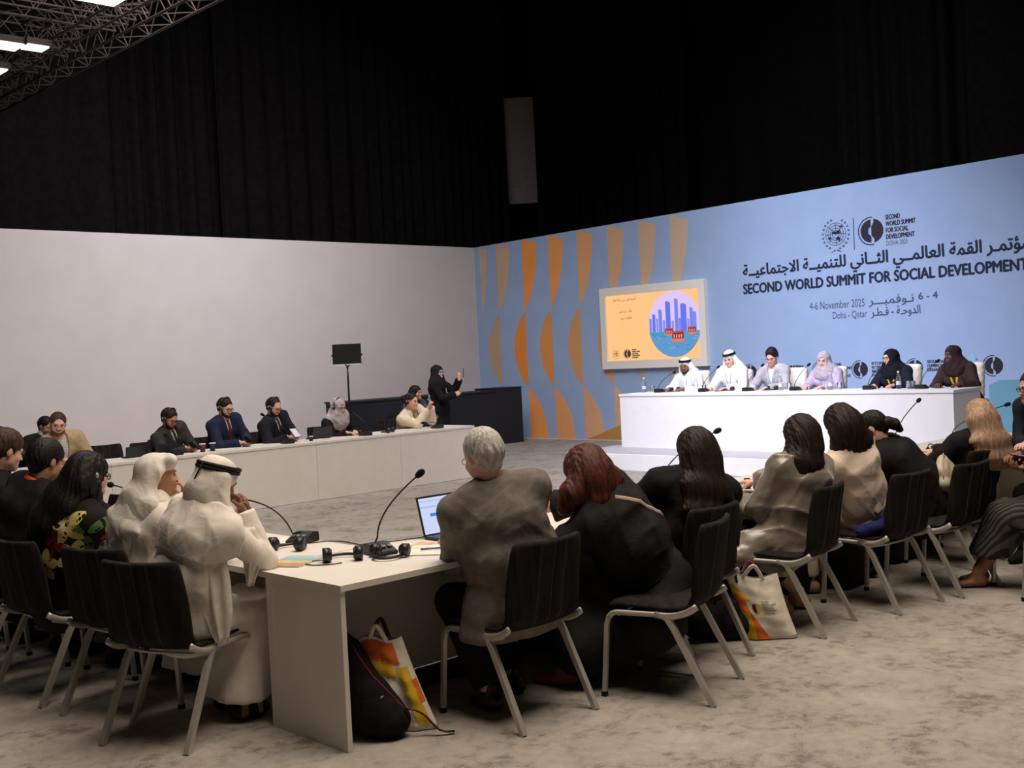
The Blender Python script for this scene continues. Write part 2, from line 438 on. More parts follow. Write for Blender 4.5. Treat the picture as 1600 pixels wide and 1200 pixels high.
class Body:
    """joints of one figure, worked out from hip, head and hands"""
    def __init__(s, hip, heading, head, yaw=None, pitch=0, roll=0, s_=1.0, chest=None, lh=None, rh=None, lel=None, rel_=None,
                 knees=None, ankles=None, sit=True, floor=0.0, bow=0.03, shw=0.175, lifts=(0, 0)):
        s.sc = s_; s.floor = floor
        h = D(heading); s.f = V3(math.cos(h), math.sin(h), 0); s.l = V3(-math.sin(h), math.cos(h), 0)
        c = D(chest if chest is not None else heading); s.cf = V3(math.cos(c), math.sin(c), 0); s.cl = V3(-math.sin(c), math.cos(c), 0)
        s.pel = V3(*hip); s.H = V3(*head)
        y = D(yaw if yaw is not None else heading)
        s.HR = rz(y - PI / 2) @ rx(D(-pitch)) @ ry(D(roll))     # local y forward
        u = un(s.H - s.pel); s.u = u
        s.N = s.H - 0.155 * s_ * un(0.45 * UP + 0.55 * u) - 0.03 * (s.HR @ V3(0, 1, 0))
        u = un(s.N - s.pel); s.u = u
        L = np.linalg.norm(s.N - s.pel)
        s.cfu = un(s.cf - u * float(s.cf @ u))       # forward square to the spine
        s.clu = un(s.cl - u * float(s.cl @ u))
        s.S = s.pel + u * L * 0.40 - s.cfu * bow
        s.C = s.pel + u * L * 0.76 - s.cfu * bow * 0.6
        sh = s.N - u * 0.055 * s_ + s.cfu * 0.005
        s.SL = sh + s.clu * shw * s_ + UP * lifts[0]; s.SR = sh - s.clu * shw * s_ + UP * lifts[1]
        s.HL = s.pel + s.l * 0.085 * s_; s.HRt = s.pel - s.l * 0.085 * s_
        kz = s.pel[2] - 0.01 if sit else 0
        if knees is None:
            if sit: knees = [s.HL + s.f * 0.42 * s_ + s.l * 0.04 + UP * (0.5 + floor - s.pel[2]), s.HRt + s.f * 0.42 * s_ - s.l * 0.04 + UP * (0.5 + floor - s.pel[2])]
            else: knees = [s.HL + UP * -0.42 * s_ + s.f * 0.02, s.HRt + UP * -0.42 * s_ + s.f * 0.02]
        s.K = [V3(*k) for k in knees]
        if ankles is None:
            ankles = [V3(k[0], k[1], floor + 0.09) + (s.f * -0.02 if sit else s.f * -0.03) for k in s.K]
        s.A = [V3(*a) for a in ankles]
        ua, fa = 0.285 * s_, 0.255 * s_
        def ik(S, T, pole):
            T = V3(*T); d = T - S; L_ = np.linalg.norm(d); Lm = min(L_, (ua + fa) * 0.995)
            if L_ > Lm: T = S + d / L_ * Lm
            d = un(T - S); a = (ua * ua - fa * fa + Lm * Lm) / (2 * Lm); hh = math.sqrt(max(ua * ua - a * a, 0))
            p = V3(*pole); p = un(p - d * float(p @ d))
            return S + d * a + p * hh, T
        out = -UP * 0.8 - s.cf * 0.15
        dl = s.SL + s.cf * 0.3 - UP * 0.3; dr = s.SR + s.cf * 0.3 - UP * 0.3
        s.EL, s.WL = ik(s.SL, lh if lh is not None else dl, lel if lel is not None else out + s.cl * 0.6)
        s.ER, s.WR = ik(s.SR, rh if rh is not None else dr, rel_ if rel_ is not None else out - s.cl * 0.6)

def torso(f, B, o=0.0, w=1.42, k=0.05, belly=0.0, bust=0.0, sh=True):
    sc = B.sc; sq = (B.clu, w)
    f.cone(B.pel - UP * 0.02, B.S, (0.118 + o) * sc, (0.108 + o + belly * 0.6) * sc, k=k, sq=(B.l, 1.5))
    f.cone(B.S, B.C, (0.108 + o + belly * 0.5) * sc, (0.112 + o) * sc, k=k, sq=sq)
    f.cone(B.C, B.N - B.u * 0.05, (0.112 + o) * sc, (0.062 + o) * sc, k=k, sq=sq)
    if belly: f.ell(B.S + B.cfu * 0.06, [0.13 + o, 0.10 + o + belly, 0.12 + o], R=np.stack([B.clu, B.cfu, B.u], 1), k=k)
    if bust:
        for q in (1, -1): f.ell(B.C + B.cfu * 0.085 * sc + B.clu * q * 0.07 - B.u * 0.03, [0.06 + o, 0.05 + o + bust, 0.06 + o], R=np.stack([B.clu, B.cfu, B.u], 1), k=k)
    if sh:
        for S in (B.SL, B.SR):
            f.cone(B.N - B.u * 0.045, S, (0.05 + o) * sc, (0.055 + o) * sc, k=k)
            f.cone(B.N - B.u * 0.005, B.N + (S - B.N) * .55 + B.u * .008, (0.038 + o * .7) * sc, (0.040 + o) * sc, k=k)
def arms(f, B, o=0.0, to=1.0, k=0.025, cuff=0.0, which=(1, 1), o2=None):
    sc = B.sc; o2 = o if o2 is None else o2
    for on, S, E, W in ((which[0], B.SL, B.EL, B.WL), (which[1], B.SR, B.ER, B.WR)):
        if not on: continue
        if to <= 0.5:
            f.cone(S, S + (E - S) * to * 2, (0.054 + o) * sc, (0.050 + o) * sc, k=k, cut=1)
        else:
            f.cone(S, E, (0.054 + o) * sc, (0.042 + o) * sc, k=k)
            t = (to - 0.5) * 2; f.cone(E, E + (W - E) * t, (0.041 + o) * sc, (0.041 + (0.029 - 0.041) * t + o2 + cuff) * sc, k=k, cut=1)
def legs(f, B, o=0.0, k=0.03, upto=1.0, flare=0.0):
    sc = B.sc
    for q, (Hp, K, A) in enumerate(((B.HL, B.K[0], B.A[0]), (B.HRt, B.K[1], B.A[1]))):
        f.cone(Hp, K, (0.088 + o) * sc, (0.058 + o) * sc, k=k)
        f.cone(K, K + (A - K) * upto, (0.058 + o) * sc, (0.038 + o + flare) * sc, k=k, cut=1 if upto < 1.02 and o > 0 else 0)
def head_field(B, f=None, neck=True):
    f = f or Field(); s = B.sc; f.frame(B.HR * s, B.H)
    f.k = 0.02 * s
    E = lambda c, r, k, m='u': f.ell(c, np.array(r) * s, R=np.eye(3) / s, k=k, m=m)
    def C(a, b, ra, rb, k, m='u'): f.cone(a, b, ra * s, rb * s, k=k, m=m)
    E((0, -.015, .032), (.076, .096, .084), .02)
    E((0, .022, -.02), (.060, .072, .082), .03)
    C((-.025, .035, -.062), (0, .066, -.088), .034, .022, .03)
    C((.025, .035, -.062), (0, .066, -.088), .034, .022, .03)
    C((-.032, .078, .020), (.032, .078, .020), .012, .012, .015)
    for q in (1, -1):
        E((q * .040, .062, -.030), (.022, .022, .024), .02)
        E((q * .031, .098, .002), (.018, .017, .011), .010, 's')
        E((q * .076, -.006, -.008), (.009, .018, .031), .006)
        E((q * .010, .100, -.032), (.009, .009, .007), .006)
    C((0, .086, .010), (0, .103, -.026), .0065, .0095, .010)
    E((0, .086, -.053), (.024, .012, .005), .006)
    E((0, .085, -.063), (.020, .012, .006), .006)
    E((0, .076, -.089), (.019, .016, .015), .02)
    if neck:
        a = f.P((0, -.018, -.06)); f.frame()
        f.cone(a, B.N - B.u * 0.02, .052 * s, .057 * s, k=.03)
        f.cone(B.N - B.u * 0.02, B.N - B.u * 0.09, .057 * s, .075 * s, k=.03, sq=(B.clu, 1.4))
    f.frame(); return f
def hand(f, W, d, n, side, curl=0.5, s=1.0, spread=0.12, thumb=0.5):
    """wrist W, finger direction d, palm normal n; side +1 left hand, -1 right"""
    d = un(d); n = un(np.asarray(n) - d * float(np.dot(n, d))); w = np.cross(n, d) * side     # w points to the thumb side
    W = np.asarray(W); k = 0.008
    f.frame(np.stack([w, d, n], 1), W)
    f.cone((0, -.05, 0), (0, .01, 0), .026 * s, .024 * s, k=.02)
    f.ell((0, .048 * s, 0), [.041 * s, .052 * s, .016 * s], k=.015)
    for i, (x, L, r) in enumerate(((.030, .072, .0085), (.010, .080, .009), (-.011, .074, .0085), (-.030, .058, .0075))):
        x *= s; L *= s; r *= s
        p = np.array([x, .085 * s - abs(x) * .25, 0]); ang = 0.0; dx = x / s * spread * 8
        for j, (fr_, c) in enumerate(((.45, .55), (.32, 1.0), (.23, .7))):
            ang += curl * c * 1.25
            q = p + L * fr_ * np.array([dx * math.cos(ang), math.cos(ang), math.sin(ang)])
            f.cone(p, q, r * (1 - .08 * j), r * (1 - .08 * (j + 1)), k=.005); p = q
    p = np.array([.030 * s, .022 * s, .004])
    a1 = 0.75 - 0.25 * thumb
    q = p + .042 * s * un([math.sin(a1), math.cos(a1), .35 + thumb * .5]); f.cone(p, q, .0135 * s, .011 * s, k=.012)
    q2 = q + .030 * s * un([math.sin(a1 * .3), math.cos(a1 * .3), .25 + thumb * .9]); f.cone(q, q2, .0105 * s, .0085 * s, k=.005)
    f.frame(); return f
def face_bits(root, B, brow=(40, 28, 24), lip=(176, 100, 92), eyes=True, closed=False):
    R = B.HR * B.sc; T = rel(root); Q = Matrix(B.HR.tolist())
    W = lambda p: Vector(T(R @ np.array(p) + B.H))
    mb = mat('brow_%d_%d_%d' % brow, brow, 0.8); ml = mat('lip_%d_%d_%d' % lip, lip, 0.5)
    for q in (1, -1):
        bm = bmesh.new()
        bm_tube(bm, [W((q * .014, .0905, .0175)), W((q * .030, .0905, .0235)), W((q * .048, .078, .018))], [.0032, .0040, .002], 6)
        obj('eyebrow', bm, mb, root, True)
        if eyes:
            bm = bmesh.new(); bm_ball(bm, (0, 0, 0), 0.011 * B.sc, (1.25, 0.8, 0.42 if closed else 0.62), 10, 6)
            bmesh.ops.transform(bm, matrix=Matrix.Translation(W((q * .031, .0805, .002))) @ Q.to_4x4(), verts=bm.verts[:])
            o = obj('eye', bm, mat('eye_dark', (46, 32, 28), 0.3), root, True)
    bm = bmesh.new(); bm_ball(bm, (0, 0, 0), 0.021 * B.sc, (1, 0.45, 0.27), 12, 6)
    bmesh.ops.transform(bm, matrix=Matrix.Translation(W((0, .0905, -.058))) @ Q.to_4x4(), verts=bm.verts[:])
    obj('lips', bm, ml, root, True)
def beard(root, B, m, h=0.006, full=True):
    f = Field(); s = B.sc; f.frame(B.HR * s, B.H); f.k = .01
    E = lambda c, r, k=.012, mm='u': f.ell(c, np.array(r) * s, R=np.eye(3) / s, k=k, m=mm)
    f.cone((-.030, .036, -.064), (0, .070, -.090), .036 * s, .025 * s, k=.03); f.cone((.030, .036, -.064), (0, .070, -.090), .036 * s, .025 * s, k=.03)
    if full:
        for q in (1, -1): f.cone((q * .058, .012, -.015), (q * .036, .05, -.075), .016 * s, .022 * s, k=.02)
    f.cone((-.022, .088, -.045), (.022, .088, -.045), .008 * s, .008 * s, k=.01)
    E((0, .098, -.060), (.020, .02, .007), .004, 's')
    E((0, .085, .0), (.05, .05, .040), .006, 's')
    f.frame(); field_mesh('beard', f, m, root, h)
def hair_short(root, B, m, h=0.006, thick=0.010, vol=0.0, recede=0.0, seed=1, low=-0.055, name='hair'):
    f = Field(); s = B.sc; R = B.HR * s; f.frame(R, B.H); f.k = .01
    E = lambda c, r, k=.01, mm='u': f.ell(c, np.array(r) * s, R=np.eye(3) / s, k=k, m=mm)
    E((0, -.019, .035 + vol * .3), (.076 + thick * .6, .096 + thick * .8, .082 + thick * .7 + vol * .5))
    f.cone((0, -.06, 0), (0, -.055, -.045), (.056 + thick * .3) * s, (.045) * s, k=.03, sq=((1, 0, 0), 1.15))
    E((0, .125, -.004), (.088, .078 + recede, .100 + recede * .6), .008, 's')           # face
    E((0, .06, -.115), (.12, .10, .085), .02, 's')
    for q in (1, -1):
        E((q * .090, .004, -.025), (.026, .030, .048), .006, 's')
        E((q * .080, .078, -.040), (.034, .054, .086), .010, 's')
        if recede: E((q * .045, .085, .06), (.03, .045, .04), .01, 's')
    f.half((0, 0, low), (0, .25, -1), .01)
    f.frame()
    Ri = R.T / (s * s)
    def dsp(P):
        q = (P - B.H.astype(np.float32)) @ Ri.T.astype(np.float32)
        a = np.arctan2(q[:, 0], q[:, 1] + q[:, 2] * .4)
        return (0.0022 * np.sin(a * 23 + seed + 2 * np.sin(q[:, 2] * 50 + q[:, 1] * 30)) + 0.0018 * np.sin(a * 51 + q[:, 1] * 90 + q[:, 2] * 60)).astype(np.float32)
    f.disp = dsp
    return field_mesh(name, f, m, root, h)
def hair_field(B, thick=0.014, face=True, seed=0, amp=0.003):
    f = Field(); s = B.sc; R = B.HR * s; f.frame(R, B.H); f.k = .02
    f.ell((0, -.020, .034), np.array((.078 + thick, .098 + thick, .086 + thick)) * s, R=np.eye(3) / s)
    f.cone((0, -.05, .0), (0, -.055, -.075), (.062 + thick) * s, (.058 + thick) * s, k=.04, sq=((1, 0, 0), 1.25))
    f.frame()
    Ri = R.T / (s * s)
    def dsp(P):
        q = (P - B.H.astype(np.float32)) @ Ri.T.astype(np.float32)
        a = np.arctan2(q[:, 0], -q[:, 1] + .05)
        b = q[:, 0] * 1.0
        z = q[:, 2]
        return (amp * (0.5 * np.sin(a * 19 + seed + 1.5 * np.sin(z * 17 + seed)) + 0.35 * np.sin(b * 330 + 2 * np.sin(z * 9) + a * 4) + 0.3 * np.sin(a * 53 + z * 12))).astype(np.float32)
    f.disp = dsp; f.amp = amp
    return f
def open_face(f, B, c=(0, .125, -.035), r=(.062, .075, .092), k=.01):
    s = B.sc; f.frame(B.HR * s, B.H); f.ell(c, np.array(r) * s, R=np.eye(3) / s, k=k, m='s'); f.frame(); return f
def fbm_disp(f, d, amp): f.disp = d; f.amp = amp; return f

def headset(root, B, name='headset', m=None, silver=True):
    """head band and two ear cups worn on the head"""
    m = m or mat('black_plastic', (22, 22, 24), 0.4, spec=0.5)
    R = B.HR * B.sc; T = rel(root); W = lambda p: Vector(T(R @ np.array(p) + B.H))
    e = None
    bm = bmesh.new()
    pts = [W((.098 * math.cos(a), -.012, -.005 + .137 * math.sin(a))) for a in np.linspace(0.05, PI - 0.05, 15)]
    bm_tube(bm, pts, .009, 6)
    e = obj(name, bm, m, root, True)
    for q in (1, -1):
        bm = bmesh.new()
        bm_ball(bm, (0, 0, 0), .036 * B.sc, (.42, .85, 1), 12, 8)
        bmesh.ops.transform(bm, matrix=Matrix.Translation(W((q * .098, -.006, -.012))) @ Matrix(B.HR.tolist()).to_4x4(), verts=bm.verts[:])
        c = obj('ear_cup', bm, m, e, True)
        if silver:
            bm = bmesh.new(); bm_ball(bm, (0, 0, 0), .015 * B.sc, (.3, .7, 1), 10, 6)
            bmesh.ops.transform(bm, matrix=Matrix.Translation(W((q * .113, -.006, .002))) @ Matrix(B.HR.tolist()).to_4x4(), verts=bm.verts[:])
            obj('ear_cup_badge', bm, mat('silver_plastic', (190, 190, 195), 0.3, metal=0.6), e, True)
def spectacles(root, B, rgb=(25, 22, 22), r=.0024, round_=False):
    R = B.HR * B.sc; T = rel(root); W = lambda p: Vector(T(R @ np.array(p) + B.H))
    bm = bmesh.new()
    for q in (1, -1):
        a_ = np.linspace(0, 2 * PI, 17)[:-1]
        bm_tube(bm, [W((q * .032 + .024 * math.cos(a), .104 - abs(.024 * math.cos(a) * q + .032) * .12, .000 + (.020 if round_ else .016) * math.sin(a))) for a in a_], r, 6, closed=True)
        bm_tube(bm, [W((q * .056, .097, .003)), W((q * .078, .05, .004)), W((q * .083, -.01, .002))], r, 6)
    bm_tube(bm, [W((-.009, .104, .003)), W((0, .108, .006)), W((.009, .104, .003))], r, 6)
    obj('spectacles', bm, mat('spectacle_%d' % rgb[0], rgb, 0.35, spec=0.5), root, True)
def ribbon_on(root, f, pts_dirs, w, m, name, lift=0.003, t=0.0015):
    """a flat strap lying on the surface of field f; pts_dirs = [(origin, direction)]"""
    T = rel(root)
    P = [f.surf(np.asarray(o), un(n), .24) + un(n) * lift for o, n in pts_dirs]
    N = [un(n) for o, n in pts_dirs]
    bm = bmesh.new()
    bm_tube(bm, [T(p) for p in P], w, 8, flat=(lambda i: N[i], t / w))
    return obj(name, bm, m, root, True)
def lanyard(root, f, B, m, drop=0.33, badge=None, w=0.009, spread=0.075):
    pd = []
    top = B.N - B.u * 0.03
    for q in (1, -1):
        pts = []
        for i in range(8):
            t = i / 7
            c = top - B.u * (drop * t) + B.clu * q * spread * (1 - t) ** 1.0
            pts.append((c, B.cfu if i > 0 else un(B.cfu + B.u * .6)))
        ribbon_on(root, f, pts, w, m, 'lanyard')
    if badge is not None:
        c = f.surf(top - B.u * (drop + .04), B.cfu, .24) + B.cfu * .006
        T = rel(root); bm = bmesh.new()
        bm_box(bm, (0, 0, 0), (.085, .003, .11), None, .001)
        Rm = Matrix(np.stack([B.clu, B.cfu, B.u], 1).tolist()).to_4x4()
        bmesh.ops.transform(bm, matrix=Matrix.Translation(T(c)) @ Rm, verts=bm.verts[:])
        obj('badge', bm, badge, root)
def shoes(root, B, m, h=0.010, o=0.0, barefoot=False, name='shoe'):
    for K, A in zip(B.K, B.A):
        f = Field(); f.k = .03
        d = un((A - K) * V3(1, 1, 0)) if np.linalg.norm((A - K)[:2]) > .25 else B.f
        d = B.f
        z = B.floor
        a = V3(A[0], A[1], z + .05)
        f.cone(a - d * .04, a + d * .03, .040, .042); f.cone(a + d * .03 - UP * .01, a + d * .135 - UP * .022, .040, .027, sq=(np.cross(d, UP), 1.25))
        f.cone(a, a + UP * .06, .036, .038)
        f.half((0, 0, z + .006), (0, 0, -1), .004)
        field_mesh(name, f, m, root, h)
def jacket(root, B, m, h, shirt=None, tie=None, o=0.028, fold=0.006, seed=0, vneck=0.28, skirt=0.14, belly=0.0, cuffw=None, collar=True, name='jacket', freq=34, vw=.058, bust=0.0):
    """tailored jacket: body, sleeves, hem over the hips, collar; open V over a shirt"""
    f = Field(); torso(f, B, o, belly=belly, bust=bust); arms(f, B, o - .006, 1.0, o2=o * .75)
    sq = (B.l, 1.5)
    f.cone(B.pel + UP * .05, B.pel - UP * skirt * .5 + B.f * .02, (0.125 + o) * B.sc, (0.12 + o) * B.sc, k=.05, sq=sq)
    if collar:
        c0 = B.N + B.u * .012
        for a0, a1 in ((-2.2, -1.57), (-1.57, -.9), (2.2 - PI * 0, 2.5)):
            pass
        n = 7; A = np.linspace(-0.25 * PI, 1.25 * PI, n)
        pts = [c0 - B.u * (.03 * (1 - abs(math.sin(a)) if math.sin(a) < 0.2 else 0)) + (B.clu * math.cos(a) * .072 - B.cfu * math.sin(a) * .062) * B.sc + (B.u * .012 if math.sin(a) > .5 else 0) for a in A]
        for p, q in zip(pts, pts[1:]): f.cone(p - B.u * .02, q - B.u * .02, .016, .016, k=.012)
    if shirt is not None:
        a = B.N + B.cfu * .10 + B.u * .03; b = B.N - B.u * vneck + B.cfu * .165
        f.cone(a, b, vw * B.sc, .012, k=.006, m='s', sq=(B.cfu, 1.9))
    f.cone(B.N + B.u * .085, B.N + B.u * .25, .068, .10, k=.01, m='s')
    f.half((0, 0, B.pel[2] - skirt), (0, 0, -1), .01)
    f.disp = folds(seed + 11, fold, freq); f.amp = fold * 1.5
    field_mesh(name, f, m, root, h)
    if shirt is not None:
        g = Field(); torso(g, B, .014, belly=belly, sh=False, bust=bust)
        n = 8; A = np.linspace(0, 2 * PI, n + 1)
        c0 = B.N + B.u * .030
        for a0, a1 in zip(A, A[1:]):
            q = [c0 + (B.clu * math.cos(a) * .060 - B.cfu * math.sin(a) * .055) * B.sc - B.u * (.03 * (1 - math.sin(a)) * .5) for a in (a0, a1)]
            g.cone(q[0] - B.u * .02, q[1] - B.u * .02, .013, .013, k=.01)
        if cuffw:
            for E, W in ((B.EL, B.WL), (B.ER, B.WR)):
                d = un(W - E); g.cone(W - d * .06, W + d * .012, .036, .035, k=.005, cut=1)
        field_mesh('shirt', g, shirt, root, h)
        if tie is not None:
            T = rel(root); bm = bmesh.new()
            g2 = g; P = []
            for i in range(7):
                c = B.N - B.u * (.0 + .05 * i); P.append(T(g2.surf(c, B.cfu, .23) + B.cfu * .006))
            bm_tube(bm, P, [.016, .018, .022, .026, .030, .032, .030], 8, flat=(tuple(B.cfu), .2))
            obj('necktie', bm, tie, root, True)
        return f, g
    return f, None
def simple_top(root, B, m, h, o=0.022, to=1.0, fold=.006, seed=0, name='top', belly=0, bust=0, hem=.08, cuff=0.0, freq=34, extra=None, skirtr=0.0):
    f = Field(); torso(f, B, o, belly=belly, bust=bust); arms(f, B, o - .004, to, cuff=cuff)
    f.cone(B.pel + UP * .05, B.pel - UP * hem, (0.122 + o) * B.sc, (0.122 + o + skirtr) * B.sc, k=.05, sq=(B.l, 1.5))
    if extra: extra(f)
    f.cone(B.N + B.u * .06, B.N + B.u * .25, .06, .08, k=.01, m='s')
    f.disp = folds(seed + 5, fold, freq); f.amp = fold * 1.5
    return f, field_mesh(name, f, m, root, h)
def trousers(root, B, m, h, o=0.02, fold=.005, seed=0, upto=.93, name='trousers', flare=.01):
    f = Field(); f.k = .04; f.cone(B.pel + UP * .08, B.pel - UP * .02, (.11 + o) * B.sc, (.118 + o) * B.sc, sq=(B.l, 1.5)); legs(f, B, o, upto=upto, flare=flare)
    f.disp = folds(seed + 3, fold, 36); f.amp = fold * 1.5
    return field_mesh(name, f, m, root, h)
def skirt(root, B, m, h, o=.03, seed=0, fold=.008, to=1.0, name='skirt', bottom=.06):
    f = Field(); f.k = .08
    f.cone(B.pel + UP * .08, B.pel - UP * .02, (.11 + o) * B.sc, (.12 + o) * B.sc, sq=(B.l, 1.5))
    km = (B.K[0] + B.K[1]) / 2; am = (B.A[0] + B.A[1]) / 2
    for q in (0, 1):
        f.cone((B.HL, B.HRt)[q], B.K[q], (.09 + o), (.075 + o)); f.cone(B.K[q], B.K[q] + (B.A[q] - B.K[q]) * to, .075 + o, .07 + o + bottom * .5)
    f.cone(B.pel, km, .09 + o, .08 + o, sq=(B.l, 1.6)); f.cone(km, km + (am - km) * to, .08 + o, .07 + o + bottom * .3, sq=(B.l, 1.6))
    zc = (km + (am - km) * to)[2]
    f.half((0, 0, max(zc, B.floor + .07)), (0, 0, -1), .01)
    f.disp = folds(seed + 8, fold, 30, (1, 1, .35)); f.amp = fold * 1.5
    return field_mesh(name, f, m, root, h)
def body(root, B, sk, h=0.014, hh=0.006, hands=(None, None), hs=1.0, hnd_h=0.005, feet=False):
    f = Field(); torso(f, B, 0); arms(f, B, -.004, 1.0); legs(f, B, 0)
    for E, W in ((B.EL, B.WL), (B.ER, B.WR)): f.cone(E, W, .036 * B.sc, .026 * B.sc, k=.02)
    if feet:
        for K, A in zip(B.K, B.A):
            a = V3(A[0], A[1], B.floor + .045); f.cone(A, a, .036, .034); f.cone(a - B.f * .03, a + B.f * .12 - UP * .02, .034, .024, sq=(B.l, 1.4), k=.03)
            f.half((0, 0, B.floor + .004), (0, 0, -1), .004)
    F = [f, head_field(B)]; H = [h, hh]
    for side, W, spec in ((1, B.WL, hands[0]), (-1, B.WR, hands[1])):
        if spec is None: continue
        g = Field(); hand(g, W, spec[0], spec[1], side, *(spec[2:]), s=hs * B.sc); F.append(g); H.append(hnd_h)
    return field_mesh('body', F, skin(sk), root, H)
def hijab(root, B, m, h, chest=0.16, seed=0, under=None, o=0.0, fold=.007, back=0.10, name='headscarf', sh=0.0):
    f = Field(); s = B.sc; f.k = .03
    f.frame(B.HR * s, B.H)
    f.ell((0, -.020, .030), np.array((.092 + o, .112 + o, .100 + o)) * s, R=np.eye(3) / s)
    f.ell((0, .012, -.045), np.array((.082, .078, .085)) * s, R=np.eye(3) / s)
    a = f.P((0, -.03, -.05)); b = f.P((0, .035, -.095)); f.frame()
    f.cone(a, B.N - B.u * .01, .088 * s, .10 * s, sq=(B.clu, 1.15)); f.cone(b, B.N - B.u * .06 + B.cfu * .07, .055, .085, k=.05, sq=(B.clu, 1.4))
    f.cone(B.N - B.u * .02, B.C + B.cfu * .03 + B.u * (.13 - chest), .125 * s, .105 * s, k=.06, sq=(B.clu, 1.55))
    for S in (B.SL, B.SR): f.cone(B.N - B.u * .01, B.N + (S - B.N) * (.55 + sh), .09 * s, .075 * s, k=.05)
    f.frame(B.HR * s, B.H)
    f.ell((0, .118, -.014), np.array((.058, .075, .080)) * s, R=np.eye(3) / s, k=.012, m='s'); f.frame()
    f.disp = folds(seed + 21, fold, 42, (1, 1, .8)); f.amp = fold * 1.5
    return f, field_mesh(name, f, m, root, h)
# ---------------------------------------------------------------- materials in use
M_carpet = mat('carpet', (176, 164, 150), 0.95, 'carpet', rgb2=(128, 117, 106), scale=1.0, bump=0.0, fac=(0.36, 0.62), spec=0.1)
def carpet_nodes():
    nt = M_carpet.node_tree; b = nt.nodes['Principled BSDF']
    for n in list(nt.nodes):
        if n.bl_idname in ('ShaderNodeTexNoise', 'ShaderNodeBump', 'ShaderNodeValToRGB'): nt.nodes.remove(n)
    mp = [n for n in nt.nodes if n.bl_idname == 'ShaderNodeMapping'][0]
    def noise(sc, det, dist=0.0, src=mp.outputs[0]):
        n = nt.nodes.new('ShaderNodeTexNoise'); n.inputs['Scale'].default_value = sc; n.inputs['Detail'].default_value = det
        n.inputs['Distortion'].default_value = dist; nt.links.new(src, n.inputs['Vector']); return n
    big = noise(2.4, 9, .4); mid = noise(13, 9, .5); fine = noise(150, 4)
    for n_ in (big, mid): n_.inputs['Roughness'].default_value = .62
    m1 = nt.nodes.new('ShaderNodeMath'); m1.operation = 'MULTIPLY'; m1.inputs[1].default_value = 0.40
    m2 = nt.nodes.new('ShaderNodeMath'); m2.operation = 'MULTIPLY_ADD'; m2.inputs[1].default_value = 0.38
    m3 = nt.nodes.new('ShaderNodeMath'); m3.operation = 'MULTIPLY_ADD'; m3.inputs[1].default_value = 0.22
    nt.links.new(big.outputs['Fac'], m1.inputs[0]); nt.links.new(mid.outputs['Fac'], m2.inputs[0]); nt.links.new(m1.outputs[0], m2.inputs[2])
    nt.links.new(fine.outputs['Fac'], m3.inputs[0]); nt.links.new(m2.outputs[0], m3.inputs[2])
    rp = nt.nodes.new('ShaderNodeValToRGB'); e = rp.color_ramp.elements
    e[0].position = 0.40; e[0].color = lin((112, 105, 98)); e[1].position = 0.62; e[1].color = lin((168, 160, 151))
    x = rp.color_ramp.elements.new(0.48); x.color = lin((150, 143, 135))
    nt.links.new(m3.outputs[0], rp.inputs[0]); nt.links.new(rp.outputs[0], b.inputs['Base Color'])
    bp = nt.nodes.new('ShaderNodeBump'); bp.inputs['Strength'].default_value = 0.5; bp.inputs['Distance'].default_value = 0.012
    nt.links.new(m3.outputs[0], bp.inputs['Height']); nt.links.new(bp.outputs[0], b.inputs['Normal'])
carpet_nodes()
M_wall = mat('painted_wall', (212, 204, 202), 0.85, rgb2=(208, 200, 198), scale=2, spec=0.15)
M_blue = mat('blue_print', (160, 182, 216), 0.75, rgb2=(156, 178, 213), scale=3, spec=0.15)
M_white = mat('white_laminate', (222, 216, 208), 0.5, rgb2=(218, 211, 202), scale=6, spec=0.3)
M_podium = mat('podium_laminate', (236, 236, 240), 0.45, rgb2=(232, 232, 238), scale=4, spec=0.3)
M_kick = mat('toe_kick', (60, 54, 50), 0.8)
M_drape = mat('black_drape', (30, 27, 27), 0.95, 'fabric', rgb2=(23, 21, 21), scale=8, bump=0.2, spec=0.08)
M_navy = mat('black_counter', (34, 35, 44), 0.6, spec=0.3)
M_black = mat('black_plastic', (24, 24, 26), 0.42, spec=0.5)
M_rubber = mat('black_rubber', (14, 14, 14), 0.7)
M_metal = mat('silver_tube', (196, 192, 184), 0.42, metal=0.55, rgb2=(188, 184, 176), scale=5, spec=0.5)
M_chair = mat('chair_fabric', (40, 36, 35), 0.9, 'fabric', rgb2=(28, 25, 24), scale=26, bump=0.6, stretch=(1, 1, 0.12), spec=0.12, fac=(0.4, 0.6))
M_stitch = mat('chair_stitch', (84, 76, 68), 0.8)
M_paper = mat('paper', (232, 228, 216), 0.8, spec=0.2)
M_glass = glass('clear_glass')
M_ink = mat('wall_ink', (28, 40, 66), 0.7)
M_ink2 = mat('wall_ink_soft', (62, 80, 112), 0.7)
M_logo = mat('logo_ink', (44, 40, 52), 0.7)

# ---------------------------------------------------------------- the setting
XW, YW = 16.5, 18.1
def big(name, lo, hi, m): return struct(box(name, lo, hi, m))
big('floor', (-14, -14, -0.1), (26, 26, 0), M_carpet)
wl = big('wall_left', (-12, YW, 0), (XW, YW + 0.12, 4.06), M_wall)
# back wall: printed partition, its top edge climbs a little to the right
bm = bmesh.new()
bm_prism(bm, [(YW + 0.12, 0), (YW + 0.12, 4.06), (-4.0, 4.33), (-4.0, 0)], XW, XW + 0.12, lambda a, b, d: (d, a, b))
wb = struct(obj('wall_back', bm, M_blue))
big('trim_1', (XW - 0.012, -4.0, 0.0), (XW, YW, 0.012), M_white)
for k in range(0):
    x = XW - 1.0 - k * 2.0
    o = box('panel_seam', (x - 0.002, YW - 0.0015, 0), (x + 0.002, YW, 4.06), mat('seam_grey', (196, 188, 186), 0.8), wl)

